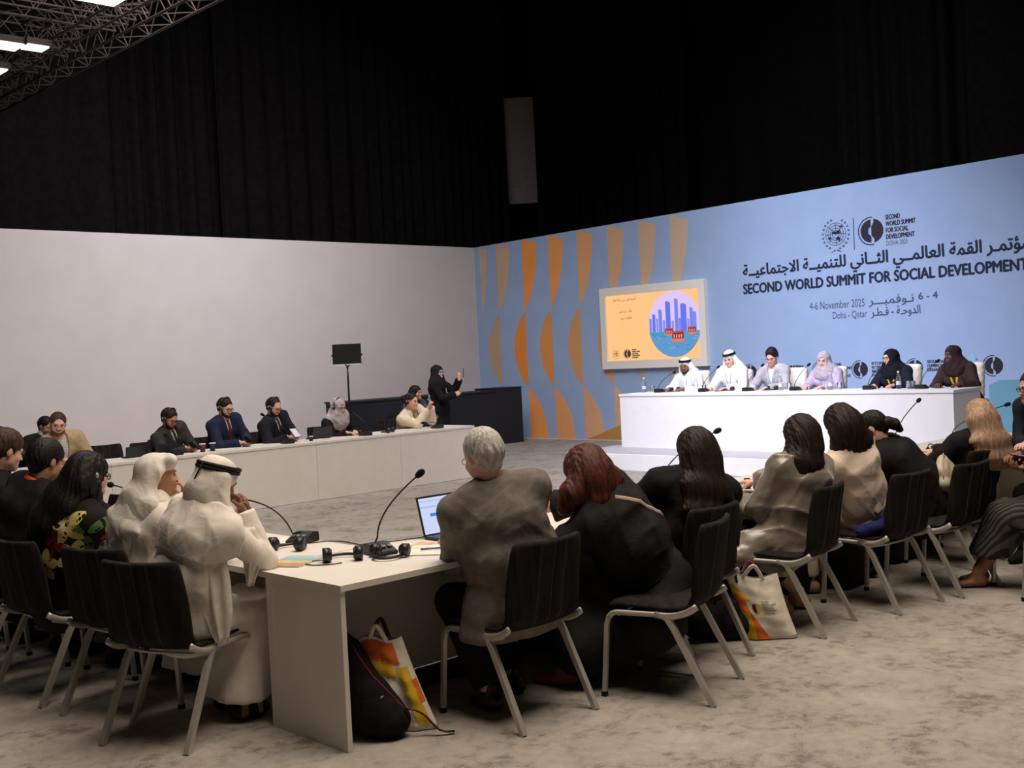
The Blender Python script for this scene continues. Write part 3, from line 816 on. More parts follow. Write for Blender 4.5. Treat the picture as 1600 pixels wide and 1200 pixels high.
# hall: dark ceiling void and black drapes hung behind the partitions
big('ceiling', (-14, -14, 15.0), (34, 40, 15.2), mat('ceiling_black', (12, 11, 11), 0.95, spec=0.05))
def drape(name, p0, p1, z0, z1, folds_, amp, seed, label, group, thick=0.03):
    p0 = Vector(p0); p1 = Vector(p1); d = (p1 - p0); L = d.length; d.normalize(); nrm_ = Vector((-d.y, d.x))
    r = random.Random(seed); n = int(folds_ * 10)
    ph = [r.uniform(0.6, 1.4) for _ in range(folds_ + 2)]
    bm = bmesh.new(); rows = []
    cuts = [0, .12, .3, .5, .7, .88, 1.0]
    for zt in cuts:
        row = []
        for i in range(n + 1):
            t = i / n; fi = t * folds_; k = int(fi)
            a = amp * ph[min(k, folds_)] * (0.55 + 0.45 * (1 - zt))
            sft = 0.04 * math.sin(zt * 3 + k * 1.7)
            off = a * math.sin((fi + sft) * 2 * PI) + 0.35 * a * math.sin(fi * 5.1 + seed)
            p = p0 + d * (L * t) + nrm_ * off
            row.append(bm.verts.new((p.x, p.y, z0 + (z1 - z0) * zt)))
        rows.append(row)
    for A, B_ in zip(rows, rows[1:]):
        for i in range(n): bm.faces.new((A[i], A[i + 1], B_[i + 1], B_[i]))
    o = obj(name, bm, M_drape, None, True)
    md = o.modifiers.new('thickness', 'SOLIDIFY'); md.thickness = thick
    tag(o, label, 'curtain', group); return o
LAB_L = 'black drape behind the white left wall, '
spots = [((-10, 20.6), (2.0, 20.6), 14, .10, 'farthest to the left'),
         ((2.0, 20.4), (9.6, 20.4), 9, .07, 'smooth stretch under the ceiling truss'),
         ((9.3, 20.8), (12.2, 20.8), 8, .08, 'tightly pleated strip with narrow folds'),
         ((11.9, 20.5), (15.6, 20.5), 7, .08, 'third from the room corner'),
         ((15.5, 20.3), (19.72, 20.3), 14, .09, 'with deep folds ending beside the grey slit')]
for i, (a, b, nf, am, lab) in enumerate(spots): drape('curtain', a, b, 0.02, 14.5, nf, am, 3 + i, LAB_L + lab, 'black drapes behind the partitions')
LAB_R = 'black drape behind the blue wall, '
spots = [((19.80, 19.38), (20.0, 15.0), 11, .10, 'pleated length right of the grey slit'),
         ((20.75, 16.6), (20.75, 10.6), 7, .06, 'above the framed screen'),
         ((20.3, 11.6), (20.3, 8.6), 9, .10, 'with loose folds above the wall lettering'),
         ((20.0, 8.85), (20.0, 1.0), 8, .05, 'smooth stretch at the right edge of the photo')]
for i, (a, b, nf, am, lab) in enumerate(spots): drape('curtain', a, b, 0.02, 14.5, nf, am, 13 + i, LAB_R + lab, 'black drapes behind the partitions')
# pale panel glimpsed between two drapes
bm = bmesh.new(); bm_box(bm, (0, 0, 0), (1.5, .1, 2.65)); o = obj('hall_wall_panel', bm, mat('grey_panel', (176, 166, 162), 0.8))
o.location = (20.55, 20.30, 6.85); o.rotation_euler = (0, 0, D(-45))
tag(o, 'pale grey panel showing through the slit between two black drapes', 'panel')
drape('curtain', (20.2, 23.2), (24.2, 19.6), 0.02, 14.5, 8, .06, 41, 'black drape far behind the pale panel in the slit', 'black drapes behind the partitions')

# ---------------------------------------------------------------- print on the back wall
def WP(u0, z0):      # u runs to the right along the wall (towards -y), v up, d off the surface
    return lambda u, v, d: (XW - d, u0 - u, z0 + v)
def mixc(a, b, t): return tuple(a[i] * (1 - t) + b[i] * t for i in range(3))
ORG = (255, 160, 78); PALE = (206, 182, 158)
def halflens(y, zt, zb, w, side, col, nm, ztop=None):
    """half lens with a straight edge on the line y, bulging right (+1) or left (-1); clipped at the wall top and floor"""
    poly = []; n = 20
    for i in range(n + 1):
        z = zt + (zb - zt) * i / n; t = (i / n) * 2 - 1
        ztop_ = 4.06 + (YW - y) * 0.0122 - 0.004
        if z > ztop_: continue
        if z < 0.014: z = 0.014
        poly.append((y - side * w * (1 - abs(t) ** 2.0) ** 0.85, z))
    ztop_ = 4.06 + (YW - y) * 0.0122 - 0.004
    poly = [(y, min(zt, ztop_))] + poly + [(y, max(zb, 0.014))]
    bm = bmesh.new(); bm_prism(bm, poly, XW - 0.0035, XW, lambda a, b, d: (d, a, b))
    return obj('printed_shape', bm, mat('print_%d_%d_%d' % tuple(int(c) for c in col), col, 0.75, spec=0.15, scale=3, rgb2=tuple(v * .98 for v in col)), wb)
cols = [(17.93, .10, PALE, .35), (17.42, .34, mixc(PALE, ORG, .12), 1), (16.64, .37, mixc(PALE, ORG, 1.0), 1), (15.90, .37, mixc(PALE, ORG, .78), 1), (15.12, .37, mixc(PALE, ORG, .5), 1),
        (14.33, .37, mixc(PALE, ORG, .28), 1), (13.56, .37, mixc(PALE, ORG, .12), 1), (12.83, .37, mixc(PALE, ORG, .06), 1)]
for i, (y, w, c, _) in enumerate(cols):
    halflens(y, 5.35, 2.62, .40 if i else .22, 1, c, 'u')
    if i: 
        cc = tuple(v * .95 for v in c)
        halflens(y, 2.60, 1.06, .36, -1, cc if i < 6 else mixc(cc, (146, 178, 214), .4), 'm')
    if 1 < i < 6:
        halflens(y, 1.05, -.95, .50, 1, mixc(c, (226, 176, 150), .12 * i), 'l')
# dunes and a tower at the foot of the wall
def wall_poly(poly, col, d=0.005):
    bm = bmesh.new(); bm_prism(bm, poly, XW - d, XW, lambda a, b, dd: (dd, a, b))
    return obj('printed_shape', bm, mat('print_%d_%d_%d' % tuple(int(c) for c in col), col, 0.75, spec=0.15, scale=3, rgb2=tuple(v * .98 for v in col)), wb)
wall_poly([(15.1, .012), (14.75, .12), (14.40, .24), (14.22, .30), (14.22, .012)], (196, 140, 76))
wall_poly([(13.98, .012), (13.98, .36), (13.88, .42), (13.6, .40), (13.3, .38), (13.1, .40), (13.1, .012)], (186, 136, 84))
wall_poly([(14.22, .012), (14.22, .34), (14.13, .36), (14.12, .55), (14.07, .78), (14.02, .55), (14.01, .36), (13.98, .34), (13.98, .012)], (112, 158, 176))
# low teal skyline at the right
wall_poly([(7.15, .012), (7.15, .95), (7.0, 1.02), (6.3, 1.03), (5.4, 1.02), (4.6, 1.0), (3.8, 1.0), (3.8, .012)], (112, 160, 182))
pt = []
for i in range(26):
    a = i / 25 * 2 * PI; r_ = .30 * (1 + .22 * math.sin(a * 7))
    pt.append((7.45 + r_ * .62 * math.cos(a), 1.0 + r_ * 1.4 * math.sin(a)))
wall_poly(pt, (150, 196, 220), 0.004)

def summit_logo(parent, y, z, r, m, base, XX=None):
    """dark disc in two halves with a winding pale gap and an open ring on its left"""
    X0 = XX if XX else (lambda a, b, d: (XW - d, y - a, z + b))
    n = 20
    L = []; 
    for i in range(n + 1):
        a = PI / 2 + PI * i / n; L.append((math.cos(a) * r * .80, math.sin(a) * r * .80))
    inner = [(0.0, -r * .80), (0.02 * r, -r * .45), (-.02 * r, -r * .36), (-.20 * r, -.18 * r), (-.22 * r, 0.02 * r), (-.16 * r, .18 * r), (0.0, .34 * r), (-.01 * r, .5 * r)]
    bm = bmesh.new(); bm_prism(bm, L + inner[1:], 0, .003, lambda a, b, d: X0(a, b, d)); obj('logo_mark', bm, m, parent)
    Rr = []
    for i in range(n + 1):
        a = -PI / 2 + PI * i / n; Rr.append((math.cos(a) * r * .88 + r * .06, math.sin(a) * r * .84))
    inn = [(.20 * r, .84 * r), (.22 * r, .62 * r), (.12 * r, .44 * r), (.03 * r, .32 * r), (.02 * r, -.34 * r), (.14 * r, -.44 * r), (.25 * r, -.6 * r), (.22 * r, -.84 * r)]
    Rr = [p for p in Rr if p[0] > .22 * r]
    bm = bmesh.new(); bm_prism(bm, Rr + inn, 0, .003, lambda a, b, d: X0(a, b, d)); obj('logo_mark', bm, m, parent)
    arc = []
    for i in range(n + 1):
        a = math.radians(82) + math.radians(200) * i / n; arc.append((math.cos(a) * r, math.sin(a) * r))
    for i in range(n, -1, -1):
        a = math.radians(82) + math.radians(200) * i / n; arc.append((math.cos(a) * r * .93, math.sin(a) * r * .93))
    bm = bmesh.new(); bm_prism(bm, arc, 0, .003, lambda a, b, d: X0(a, b, d)); obj('logo_mark', bm, base, parent)
def un_emblem(parent, y, z, r, m, X0=None):
    X0 = X0 or (lambda a, b, d: (XW - d, y - a, z + b))
    bm = bmesh.new(); w = r * .026
    def ring(R, w=w, n=32, cx=0, cy=.06 * r):
        A = [bm.verts.new(X0(cx + R * math.cos(2 * PI * i / n), cy + R * math.sin(2 * PI * i / n), .003)) for i in range(n)]
        B_ = [bm.verts.new(X0(cx + (R - w) * math.cos(2 * PI * i / n), cy + (R - w) * math.sin(2 * PI * i / n), .003)) for i in range(n)]
        for i in range(n): bm.faces.new((A[i], A[(i + 1) % n], B_[(i + 1) % n], B_[i]))
    for k in (.22, .36, .50, .64): ring(r * k)
    for k in range(8):
        a = PI * k / 4; c, s_ = math.cos(a), math.sin(a)
        P = [(r * .20, w / 2), (r * .64, w / 2), (r * .64, -w / 2), (r * .20, -w / 2)]
        bm.faces.new([bm.verts.new(X0(p * c - q * s_, .06 * r + p * s_ + q * c, .003)) for p, q in P])
    def blob(cx, cy, rx_, ry_, sd, n=12):
        rr = random.Random(sd)
        bm.faces.new([bm.verts.new(X0(r * (cx + rx_ * rr.uniform(.7, 1.2) * math.cos(2 * PI * i / n)), r * (cy + ry_ * rr.uniform(.7, 1.2) * math.sin(2 * PI * i / n)), .0035)) for i in range(n)])
    blob(-.13, .15, .13, .09, 1); blob(.16, .16, .15, .12, 2); blob(-.38, -.14, .10, .09, 3); blob(.14, -.18, .15, .10, 4); blob(.34, .46, .14, .05, 5); blob(.2, -.3, .06, .06, 6); blob(-.02, .12, .05, .12, 7)
    for sd in (1, -1):
        for k in range(9):
            a = math.radians(-96 + sd * 0) + sd * math.radians(18 + k * 16.5)
            cx, cy = r * .80 * math.cos(a), r * .06 + r * .84 * math.sin(a)
            ta = a + sd * PI / 2
            for off in (.35, -.45):
                dx, dy = math.cos(ta + sd * off), math.sin(ta + sd * off); L_ = r * .17; q = r * .028
                bm.faces.new([bm.verts.new(X0(*p, .003)) for p in ((cx, cy), (cx + dx * L_ * .5 - dy * q, cy + dy * L_ * .5 + dx * q), (cx + dx * L_, cy + dy * L_), (cx + dx * L_ * .5 + dy * q, cy + dy * L_ * .5 - dx * q))])
        bm.faces.new([bm.verts.new(X0(*p, .003)) for p in ((sd * .04 * r, -.80 * r), (sd * .30 * r, -.92 * r), (sd * .34 * r, -.97 * r), (sd * .04 * r, -.86 * r))])
    obj('un_emblem', bm, m, parent, recalc=False)
un_emblem(wb, 9.516, 3.385, .285, M_ink)
bm = bmesh.new(); bm_box(bm, (XW - .002, 9.20, 3.37), (.003, .012, .50)); obj('divider_line', bm, M_ink, wb)
summit_logo(wb, 8.905, 3.385, .222, M_logo, M_ink)
z = 3.585
for s_, wd_, mm in (('SECOND', .235, M_logo), ('WORLD SUMMIT', .485, M_logo), ('FOR SOCIAL', .365, M_logo), ('DEVELOPMENT', .46, M_logo), ('DOHA 2025', .345, M_ink2)):
    text('lettering', s_, mm, wb, WP(8.655, z - .055), wd_, .072, bold=.004 if mm is M_logo else 0); z -= .100
text('lettering', 'SECOND WORLD SUMMIT FOR SOCIAL DEVELOPMENT', M_ink, wb, WP(11.31, 2.575), 4.78, .165, bold=.010)
text('lettering', arabic('مؤتمـر القمة العالمــي الثــاني للتنميــة الاجتماعيــة'), M_ink, wb, WP(11.30, 2.77), 4.80, .30, bold=.009)
text('lettering', '4-6 November 2025', M_ink2, wb, WP(10.045, 2.22), .98, .125)
text('lettering', arabic('نـوفمبـــر') , M_ink2, wb, WP(8.99, 2.20), .74, .17, bold=.003)
text('lettering', '6 - 4', M_ink2, wb, WP(8.17, 2.265), .30, .105, bold=.003)
text('lettering', 'Doha - Qatar', M_ink2, wb, WP(9.63, 2.03), .60, .135)
text('lettering', arabic('الدوحـة - قـطـر'), M_ink2, wb, WP(8.96, 2.02), .81, .17, bold=.003)
for y, lines in ((12.0, None), (11.05, None), (10.13, ('第二届社会', '发展问题世界首脑会议')), (9.19 + .95 * 0 , ('ВТОРАЯ', 'ВСЕМИРНАЯ ВСТРЕЧА', 'НА ВЫСШЕМ УРОВНЕ', 'В ИНТЕРЕСАХ')), (8.25, ('SEGUNDA', 'CUMBRE MUNDIAL', 'SOBRE DESARROLLO')), (7.08, None)):
    pass
def small(y, lines, wds):
    summit_logo(wb, y, 1.232, .145, M_logo, M_ink)
    z = 1.335
    for s_, w_ in zip(lines, wds):
        text('lettering', s_, M_logo, wb, WP(y - .205, z - .035), w_, .042, bold=.003); z -= .062
small(9.90, ('SECOND', 'WORLD SUMMIT', 'FOR SOCIAL', 'DEVELOPMENT'), (.18, .36, .28, .34))
small(9.19, ('ВТОРАЯ', 'ВСТРЕЧА НА', 'ВЫСШЕМ УРОВНЕ', 'РАЗВИТИЯ'), (.26, .30, .42, .30))
small(8.28, ('SEGUNDA', 'CUMBRE MUNDIAL', 'DESARROLLO'), (.26, .42, .34))
small(11.25, ('SECOND', 'SOMMET MONDIAL', 'POUR LE'), (.2, .42, .28))
summit_logo(wb, 7.08, 1.232, .155, M_logo, M_ink)
text('lettering', arabic('مؤتمر القمة'), M_logo, wb, WP(7.64, 1.30), .34, .075)
text('lettering', arabic('العالمي الثاني'), M_logo, wb, WP(7.64, 1.20), .34, .07)
text('lettering', '社会发展世界峰会', M_logo, wb, WP(10.62, 1.27), .42, .06, bold=.003)

# ---------------------------------------------------------------- framed screen hung on the wall
scr = thing('screen', 'wide display in a white frame showing an orange slide with a skyline photo', 'screen', (XW - .09, 13.29, 1.37))
def S3(a, b, d): return (-d, 1.225 - a, b)      # in the screen's own frame, a to the right
def sbox(nm, a0, a1, b0, b1, d0, d1, m, par=None):
    bm = bmesh.new(); bm_box(bm, ((-(d0 + d1) / 2), 1.225 - (a0 + a1) / 2, (b0 + b1) / 2), (abs(d1 - d0), abs(a1 - a0), abs(b1 - b0))); return obj(nm, bm, m, par or scr)
W_, H_ = 2.45, 1.535
fm = mat('screen_frame', (240, 234, 224), 0.6, rgb2=(238, 231, 221))
sbox('frame', 0, W_, 0, .15, -.09, .01, fm); sbox('frame', 0, W_, H_ - .15, H_, -.09, .01, fm)
sbox('frame', 0, .13, .15, H_ - .15, -.09, .01, fm); sbox('frame', W_ - .13, W_, .15, H_ - .15, -.09, .01, fm)
disp = sbox('display', .13, W_ - .13, .15, H_ - .15, -.05, -.03, emis('slide_orange', (255, 196, 130), 1.0))
cx, cz, rad = 1.735, .775, .598
def spoly(poly, m, d, nm='slide_picture'):
    bm = bmesh.new(); bm.faces.new([bm.verts.new(S3(a, b, d)) for a, b in poly]); bmesh.ops.triangulate(bm, faces=bm.faces[:])
    return obj(nm, bm, m, disp, recalc=False)
def clipc(poly, r=rad):
    """clip a polygon to the round picture by pulling points in"""
    out = []
    for i in range(len(poly)):
        (a0, b0), (a1, b1) = poly[i], poly[(i + 1) % len(poly)]
        for t in np.linspace(0, 1, 8, endpoint=False):
            a, b = a0 + (a1 - a0) * t - cx, b0 + (b1 - b0) * t - cz; q = math.hypot(a, b)
            if q > r: a *= r / q; b *= r / q
            out.append((cx + a, cz + b))
    return out
circ = lambda a0, a1, n=30: [(cx + rad * math.cos(a0 + (a1 - a0) * i / n), cz + rad * math.sin(a0 + (a1 - a0) * i / n)) for i in range(n + 1)]
hz = math.asin((.64 - cz) / rad)
spoly(circ(hz, PI - hz), emis('slide_sky', (222, 196, 246), 1.0), -.029)
spoly(circ(PI - hz, 2 * PI + hz), emis('slide_water', (86, 150, 200), 1.0), -.029)
spoly(clipc([(cx - .6, .64), (cx - .6, .58), (cx + .1, .56), (cx + .1, .64)]), emis('slide_shallow', (44, 160, 180), 1.0), -.0285)
rr = random.Random(5)
tw = [(1.19, .06, .26), (1.27, .07, .34), (1.345, .05, .26), (1.42, .08, .42), (1.50, .05, .22), (1.60, .11, .56), (1.70, .05, .20), (1.79, .08, .60), (1.86, .05, .24), (1.95, .13, .50), (2.05, .05, .22), (2.12, .07, .42), (2.19, .08, .34)]
for i, (a, w, h_) in enumerate(tw):
    c = [(126, 136, 232), (96, 112, 236), (140, 140, 226), (110, 130, 240)][i % 4]
    spoly(clipc([(a - w / 2, .64), (a - w / 2, .64 + h_ * .97), (a - w * .1, .64 + h_), (a + w / 2, .64 + h_ * .94), (a + w / 2, .64)]), emis('slide_tower_%d' % (i % 4), c, 1.0), -.0284 + i * 2e-5)
for i in range(46):
    a = cx + rr.uniform(-.5, .5); b = rr.uniform(.27, .58); w = rr.uniform(.05, .13)
    if math.hypot(abs(a - cx) + w / 2, b - cz) > rad - .02: continue
    spoly([(a - w / 2, b), (a, b + .010), (a + w / 2, b + .002), (a, b - .006)], emis('slide_wave_%d' % (i % 3), [(56, 120, 176), (132, 176, 228), (70, 168, 186)][i % 3], 1.0), -.0280 + i * 1e-5)
def boat(a, b, w, d, main=True):
    spoly([(a - w * .5, b + w * .18), (a - w * .42, b), (a + w * .38, b - w * .04), (a + w * .5, b + w * .16)], emis('slide_hull', (232, 120, 84), 1.0), d)
    spoly([(a - w * .42, b + w * .18), (a - w * .40, b + w * .52), (a + w * .46, b + w * .56), (a + w * .46, b + w * .16)], emis('slide_cabin', (120, 40, 44), 1.0), d + .0002)
    spoly([(a - w * .46, b + w * .50), (a - w * .44, b + w * .62), (a + w * .48, b + w * .64), (a + w * .5, b + w * .54)], emis('slide_roof', (206, 66, 52), 1.0), d + .0004)
    for k in range(4): spoly([(a - w * .3 + k * w * .18, b + w * .22), (a - w * .3 + k * w * .18, b + w * .42), (a - w * .22 + k * w * .18, b + w * .42), (a - w * .22 + k * w * .18, b + w * .22)], emis('slide_gap', (236, 170, 140), 1.0), d + .0006)
boat(1.60, .58, .20, -.0274); boat(2.12, .585, .20, -.0274); boat(1.80, .46, .30, -.0268)
ti = emis('slide_text', (120, 84, 96), .6); tb = emis('slide_text_dark', (70, 44, 40), .6)
SP = lambda a0, b0: (lambda u, v, d: S3(a0 + u, b0 + v, -.028))
text('slide_lettering', arabic('المتحدثون من دولة قطر'), ti, disp, SP(.30, 1.255), .56, .075)
text('slide_lettering', arabic('الطالب علي الحمد'), tb, disp, SP(.44, 1.03), .32, .065)
text('slide_lettering', arabic('الطالبة نورة'), tb, disp, SP(.46, .91), .28, .065)
un_emblem(disp, 0, 0, .10, tb, lambda a, b, d: S3(.32 + a, .275 + b, -.0285 + d * .1))
summit_logo(disp, 0, 0, .095, tb, tb, lambda a, b, d: S3(.60 + a, .275 + b, -.0285 + d * .2))
for i, (s_, w_) in enumerate((('SECOND', .10), ('WORLD SUMMIT', .19), ('FOR SOCIAL', .145), ('DEVELOPMENT', .185), ('DOHA 2025', .13))):
    text('slide_lettering', s_, tb, disp, SP(.72, .335 - i * .036), w_, .024, bold=.003)

# ---------------------------------------------------------------- roof trusses and light panels, upper left
M_truss = mat('truss_metal', (72, 62, 56), 0.7, metal=0.2)
def truss(p0, p1, up=(0, 0, 1), w=.5, hgt=.55, n=12, label='', r=.028):
    p0 = Vector(p0); p1 = Vector(p1); d = (p1 - p0); L = d.length; d.normalize(); u = Vector(up); s_ = d.cross(u); s_.normalize()
    t = thing('lighting_truss', label, 'truss', tuple(p0), 0, 'aluminium roof trusses')
    q = Vector(p0)
    cs = [s_ * (w / 2), -s_ * (w / 2), s_ * (w / 2) + u * hgt, -s_ * (w / 2) + u * hgt]
    for c in cs:
        bm = bmesh.new(); bm_tube(bm, [c, c + d * L], r, 6); obj('chord', bm, M_truss, t, True)
    bm = bmesh.new()
    for i in range(n):
        a = L * i / n; b = L * (i + 1) / n; m_ = (a + b) / 2
        for x, y in ((0, 2), (1, 3), (0, 1), (2, 3)):
            bm_tube(bm, [cs[x] + d * a, cs[y] + d * m_], r * .5, 4); bm_tube(bm, [cs[y] + d * m_, cs[x] + d * b], r * .5, 4)
    obj('lattice', bm, M_truss, t)
    return t
# trusses and light panels
truss((7.15, 6.0, 6.2), (7.15, 19.9, 6.2), w=.34, hgt=.42, n=22, r=.018, label='outermost roof truss, lowest edge against the black drapes at upper left')
truss((6.50, 6.0, 6.2), (6.50, 19.9, 6.2), w=.30, hgt=.42, n=22, r=.018, label='roof truss running parallel just left of the outermost one')
for y, lab in ((13.95, 'near the top edge of the photo'), (14.55, 'second from the top edge of the photo'), (16.1, 'in front of the pair of lit panels'), (17.2, 'between the pair of lit panels and the single one'), (18.7, 'deepest one behind the lit panels')):
    truss((1.0, y, 6.35), (7.1, y, 6.35), w=.36, hgt=.36, n=10, r=.014, label='cross truss between the long ones, ' + lab)
for i, (x0, x1, y0, y1, lab) in enumerate(((5.50, 6.00, 15.08, 15.42, 'lit ceiling panel at the left photo edge, left of its twin'), (6.03, 6.30, 15.02, 15.28, 'small lit ceiling panel right of its twin beside the truss'),
                                  (5.85, 6.28, 16.42, 16.80, 'single lowest lit ceiling panel at the left photo edge'), (5.75, 6.22, 12.35, 12.93, 'lit ceiling panel cut by the top edge of the photo'))):
    t = thing('ceiling_light', lab, 'light', ((x0 + x1) / 2, (y0 + y1) / 2, 6.08), 0, 'lit panels above the roof trusses')
    w, l = x1 - x0, y1 - y0
    bm = bmesh.new(); bm_box(bm, (0, 0, .05), (w + .06, l + .06, .08)); obj('housing', bm, M_truss, t)
    bm = bmesh.new(); bm_box(bm, (0, 0, 0), (w, l, .02)); obj('diffuser', bm, emis('panel_glow', (255, 244, 214), 3.5), t)

# ---------------------------------------------------------------- riser and podium
rs = thing('stage_riser', 'low white platform under the speakers podium', 'stage', (12.42, 0, 0))
bm = bmesh.new(); bm_box(bm, (2.04, 7.0, .115), (4.05, 9.6, .23), None, .004); obj('platform', bm, M_podium, rs)
bm = bmesh.new(); bm_box(bm, (2.05, 7.0, .234), (3.98, 9.5, .008)); obj('carpet_top', bm, mat('riser_carpet', (176, 172, 176), .9), rs)
pd = thing('podium_desk', 'long white panel desk on the platform before six speakers', 'desk', (13.3, 6.2, .238))
box('front_panel', (0, 0, 0), (.03, 5.25, .775), M_podium, pd)
for y0 in (0, 5.22): box('end_panel', (.03, y0, 0), (.75, y0 + .03, .775), M_podium, pd)
box('worktop', (-.012, -.012, .776), (.78, 5.262, .81), M_podium, pd, .003)

# ---------------------------------------------------------------- desks of the horseshoe
def desk(loc, rzv, L, Dp, label, group, name='desk', endl=False, endr=False, front=.56, kick=True):
    """local frame: sitters' side is y=0, far side y=Dp, x along"""
    t = thing(name, label, 'desk', loc, rzv, group)
    box('worktop', (0.001, 0, .715), (L - 0.001, Dp, .745), M_white, t, .002)
    box('front_panel', (0.002, front, .10), (L - 0.002, front + .022, .715), M_white, t)
    box('toe_kick', (0.01, front - .03, 0), (L - 0.01, front - .01, .10), M_kick, t)
    if endl: box('end_panel', (0.004, .01, 0), (.03, front + .06, .715), M_white, t, .001)
    if endr: box('end_panel', (L - .03, .01, 0), (L - .004, front + .06, .715), M_white, t, .001)
    return t
G = 'white desks of the near row'
names = ['white desk with solid end panel at the near corner, headphones on it', 'second white desk of the near row, laptop end, between grey suit and redhead', 'third white desk of the near row, before the long-haired woman in black',
         'fourth white desk of the near row, before the satin jacket', 'fifth white desk of the near row, by the bowed woman', 'last white desk of the near row at the right end']
for i in range(6): desk((2.89 + 1.36 * i, 4.15, 0), 0, 1.36, .76, names[i], G, endl=(i == 0), endr=(i == 5))
G = 'white desks of the left row'
names = ['white desk of the left row beside the two men in white headcloths', 'white desk of the left row by the woman in the floral blouse', 'third white desk of the left row away from the near corner', 'fourth white desk of the left row', 'fifth white desk of the left row']
for i in range(5):
    desk((2.89, 4.92 + 1.36 * (i + 1), 0), -PI / 2, 1.36, .70, names[i], G)
G = 'white desks along the far side'
names = ['white far desk at its free right end, woman in cream behind', 'white far desk before the woman in grey headscarf', 'white far desk before the man in the black suit', 'white far desk before the man in grey suit and the empty chair', 'white far desk before the man in the tan blazer', 'white far desk hidden behind the floral blouse', 'white far desk at the left corner of the horseshoe']
for i in range(7):
    x1 = 10.95 - 1.355 * i
    t = desk((x1, 12.9, 0), PI, 1.355, .71, names[i], G, front=.68, endl=(i == 0))
for t in [o for o in COL.objects if o.get('group') == G]:
    for c in list(t.children):
        if c.name.startswith('front_panel'):
            for v in c.data.vertices:
                if v.co.z < .2: v.co.z = .004
        if c.name.startswith('toe_kick'): bpy.data.objects.remove(c)

# low black counter along the left wall
cn = thing('black_counter', 'long low black counter behind the far desks', 'counter', (11.6, 16.2, 0))
box('front_panel', (0, 0, 0), (3.55, .05, 1.03), M_navy, cn); box('countertop', (-.02, -.02, 1.031), (3.55, .62, 1.06), M_navy, cn)
box('end_panel', (-.0, .05, 0), (.04, .6, 1.03), M_navy, cn)
cn = thing('black_counter', 'taller end block of the black counter beside the orange wall print', 'counter', (15.152, 16.2, 0))
box('body_panel', (0, 0, 0), (.70, .60, 1.085), M_navy, cn, .004); box('countertop', (-.01, -.01, 1.086), (.71, .61, 1.10), M_navy, cn)
box('black_screen_wing', (0, 0, 0), (.01, .01, .01), M_navy, cn) if False else None

# ---------------------------------------------------------------- chairs
def sheet(bm, rows, thick):
    """rows of (centre, half width, wrap, normal) -> padded shell"""
    nu = 10; F_, B_ = [], []
    for (c, hw, wrap, nr) in rows:
        c = Vector(c); nr = Vector(nr)
        f_, b_ = [], []
        for j in range(nu + 1):
            t = j / nu * 2 - 1
            p = c + Vector((0, t * hw, 0)) + nr * (wrap * t * t)
            e = thick * (1 - 0.55 * abs(t) ** 6)
            f_.append(bm.verts.new(p + nr * e / 2)); b_.append(bm.verts.new(p - nr * e / 2))
        F_.append(f_); B_.append(b_)
    n = len(rows)
    for i in range(n - 1):
        for j in range(nu):
            bm.faces.new((F_[i][j], F_[i][j + 1], F_[i + 1][j + 1], F_[i + 1][j])); bm.faces.new((B_[i][j + 1], B_[i][j], B_[i + 1][j], B_[i + 1][j + 1]))
        bm.faces.new((F_[i][0], F_[i + 1][0], B_[i + 1][0], B_[i][0])); bm.faces.new((F_[i + 1][nu], F_[i][nu], B_[i][nu], B_[i + 1][nu]))
    for j in range(nu):
        bm.faces.new((F_[0][j + 1], F_[0][j], B_[0][j], B_[0][j + 1])); bm.faces.new((F_[-1][j], F_[-1][j + 1], B_[-1][j + 1], B_[-1][j]))
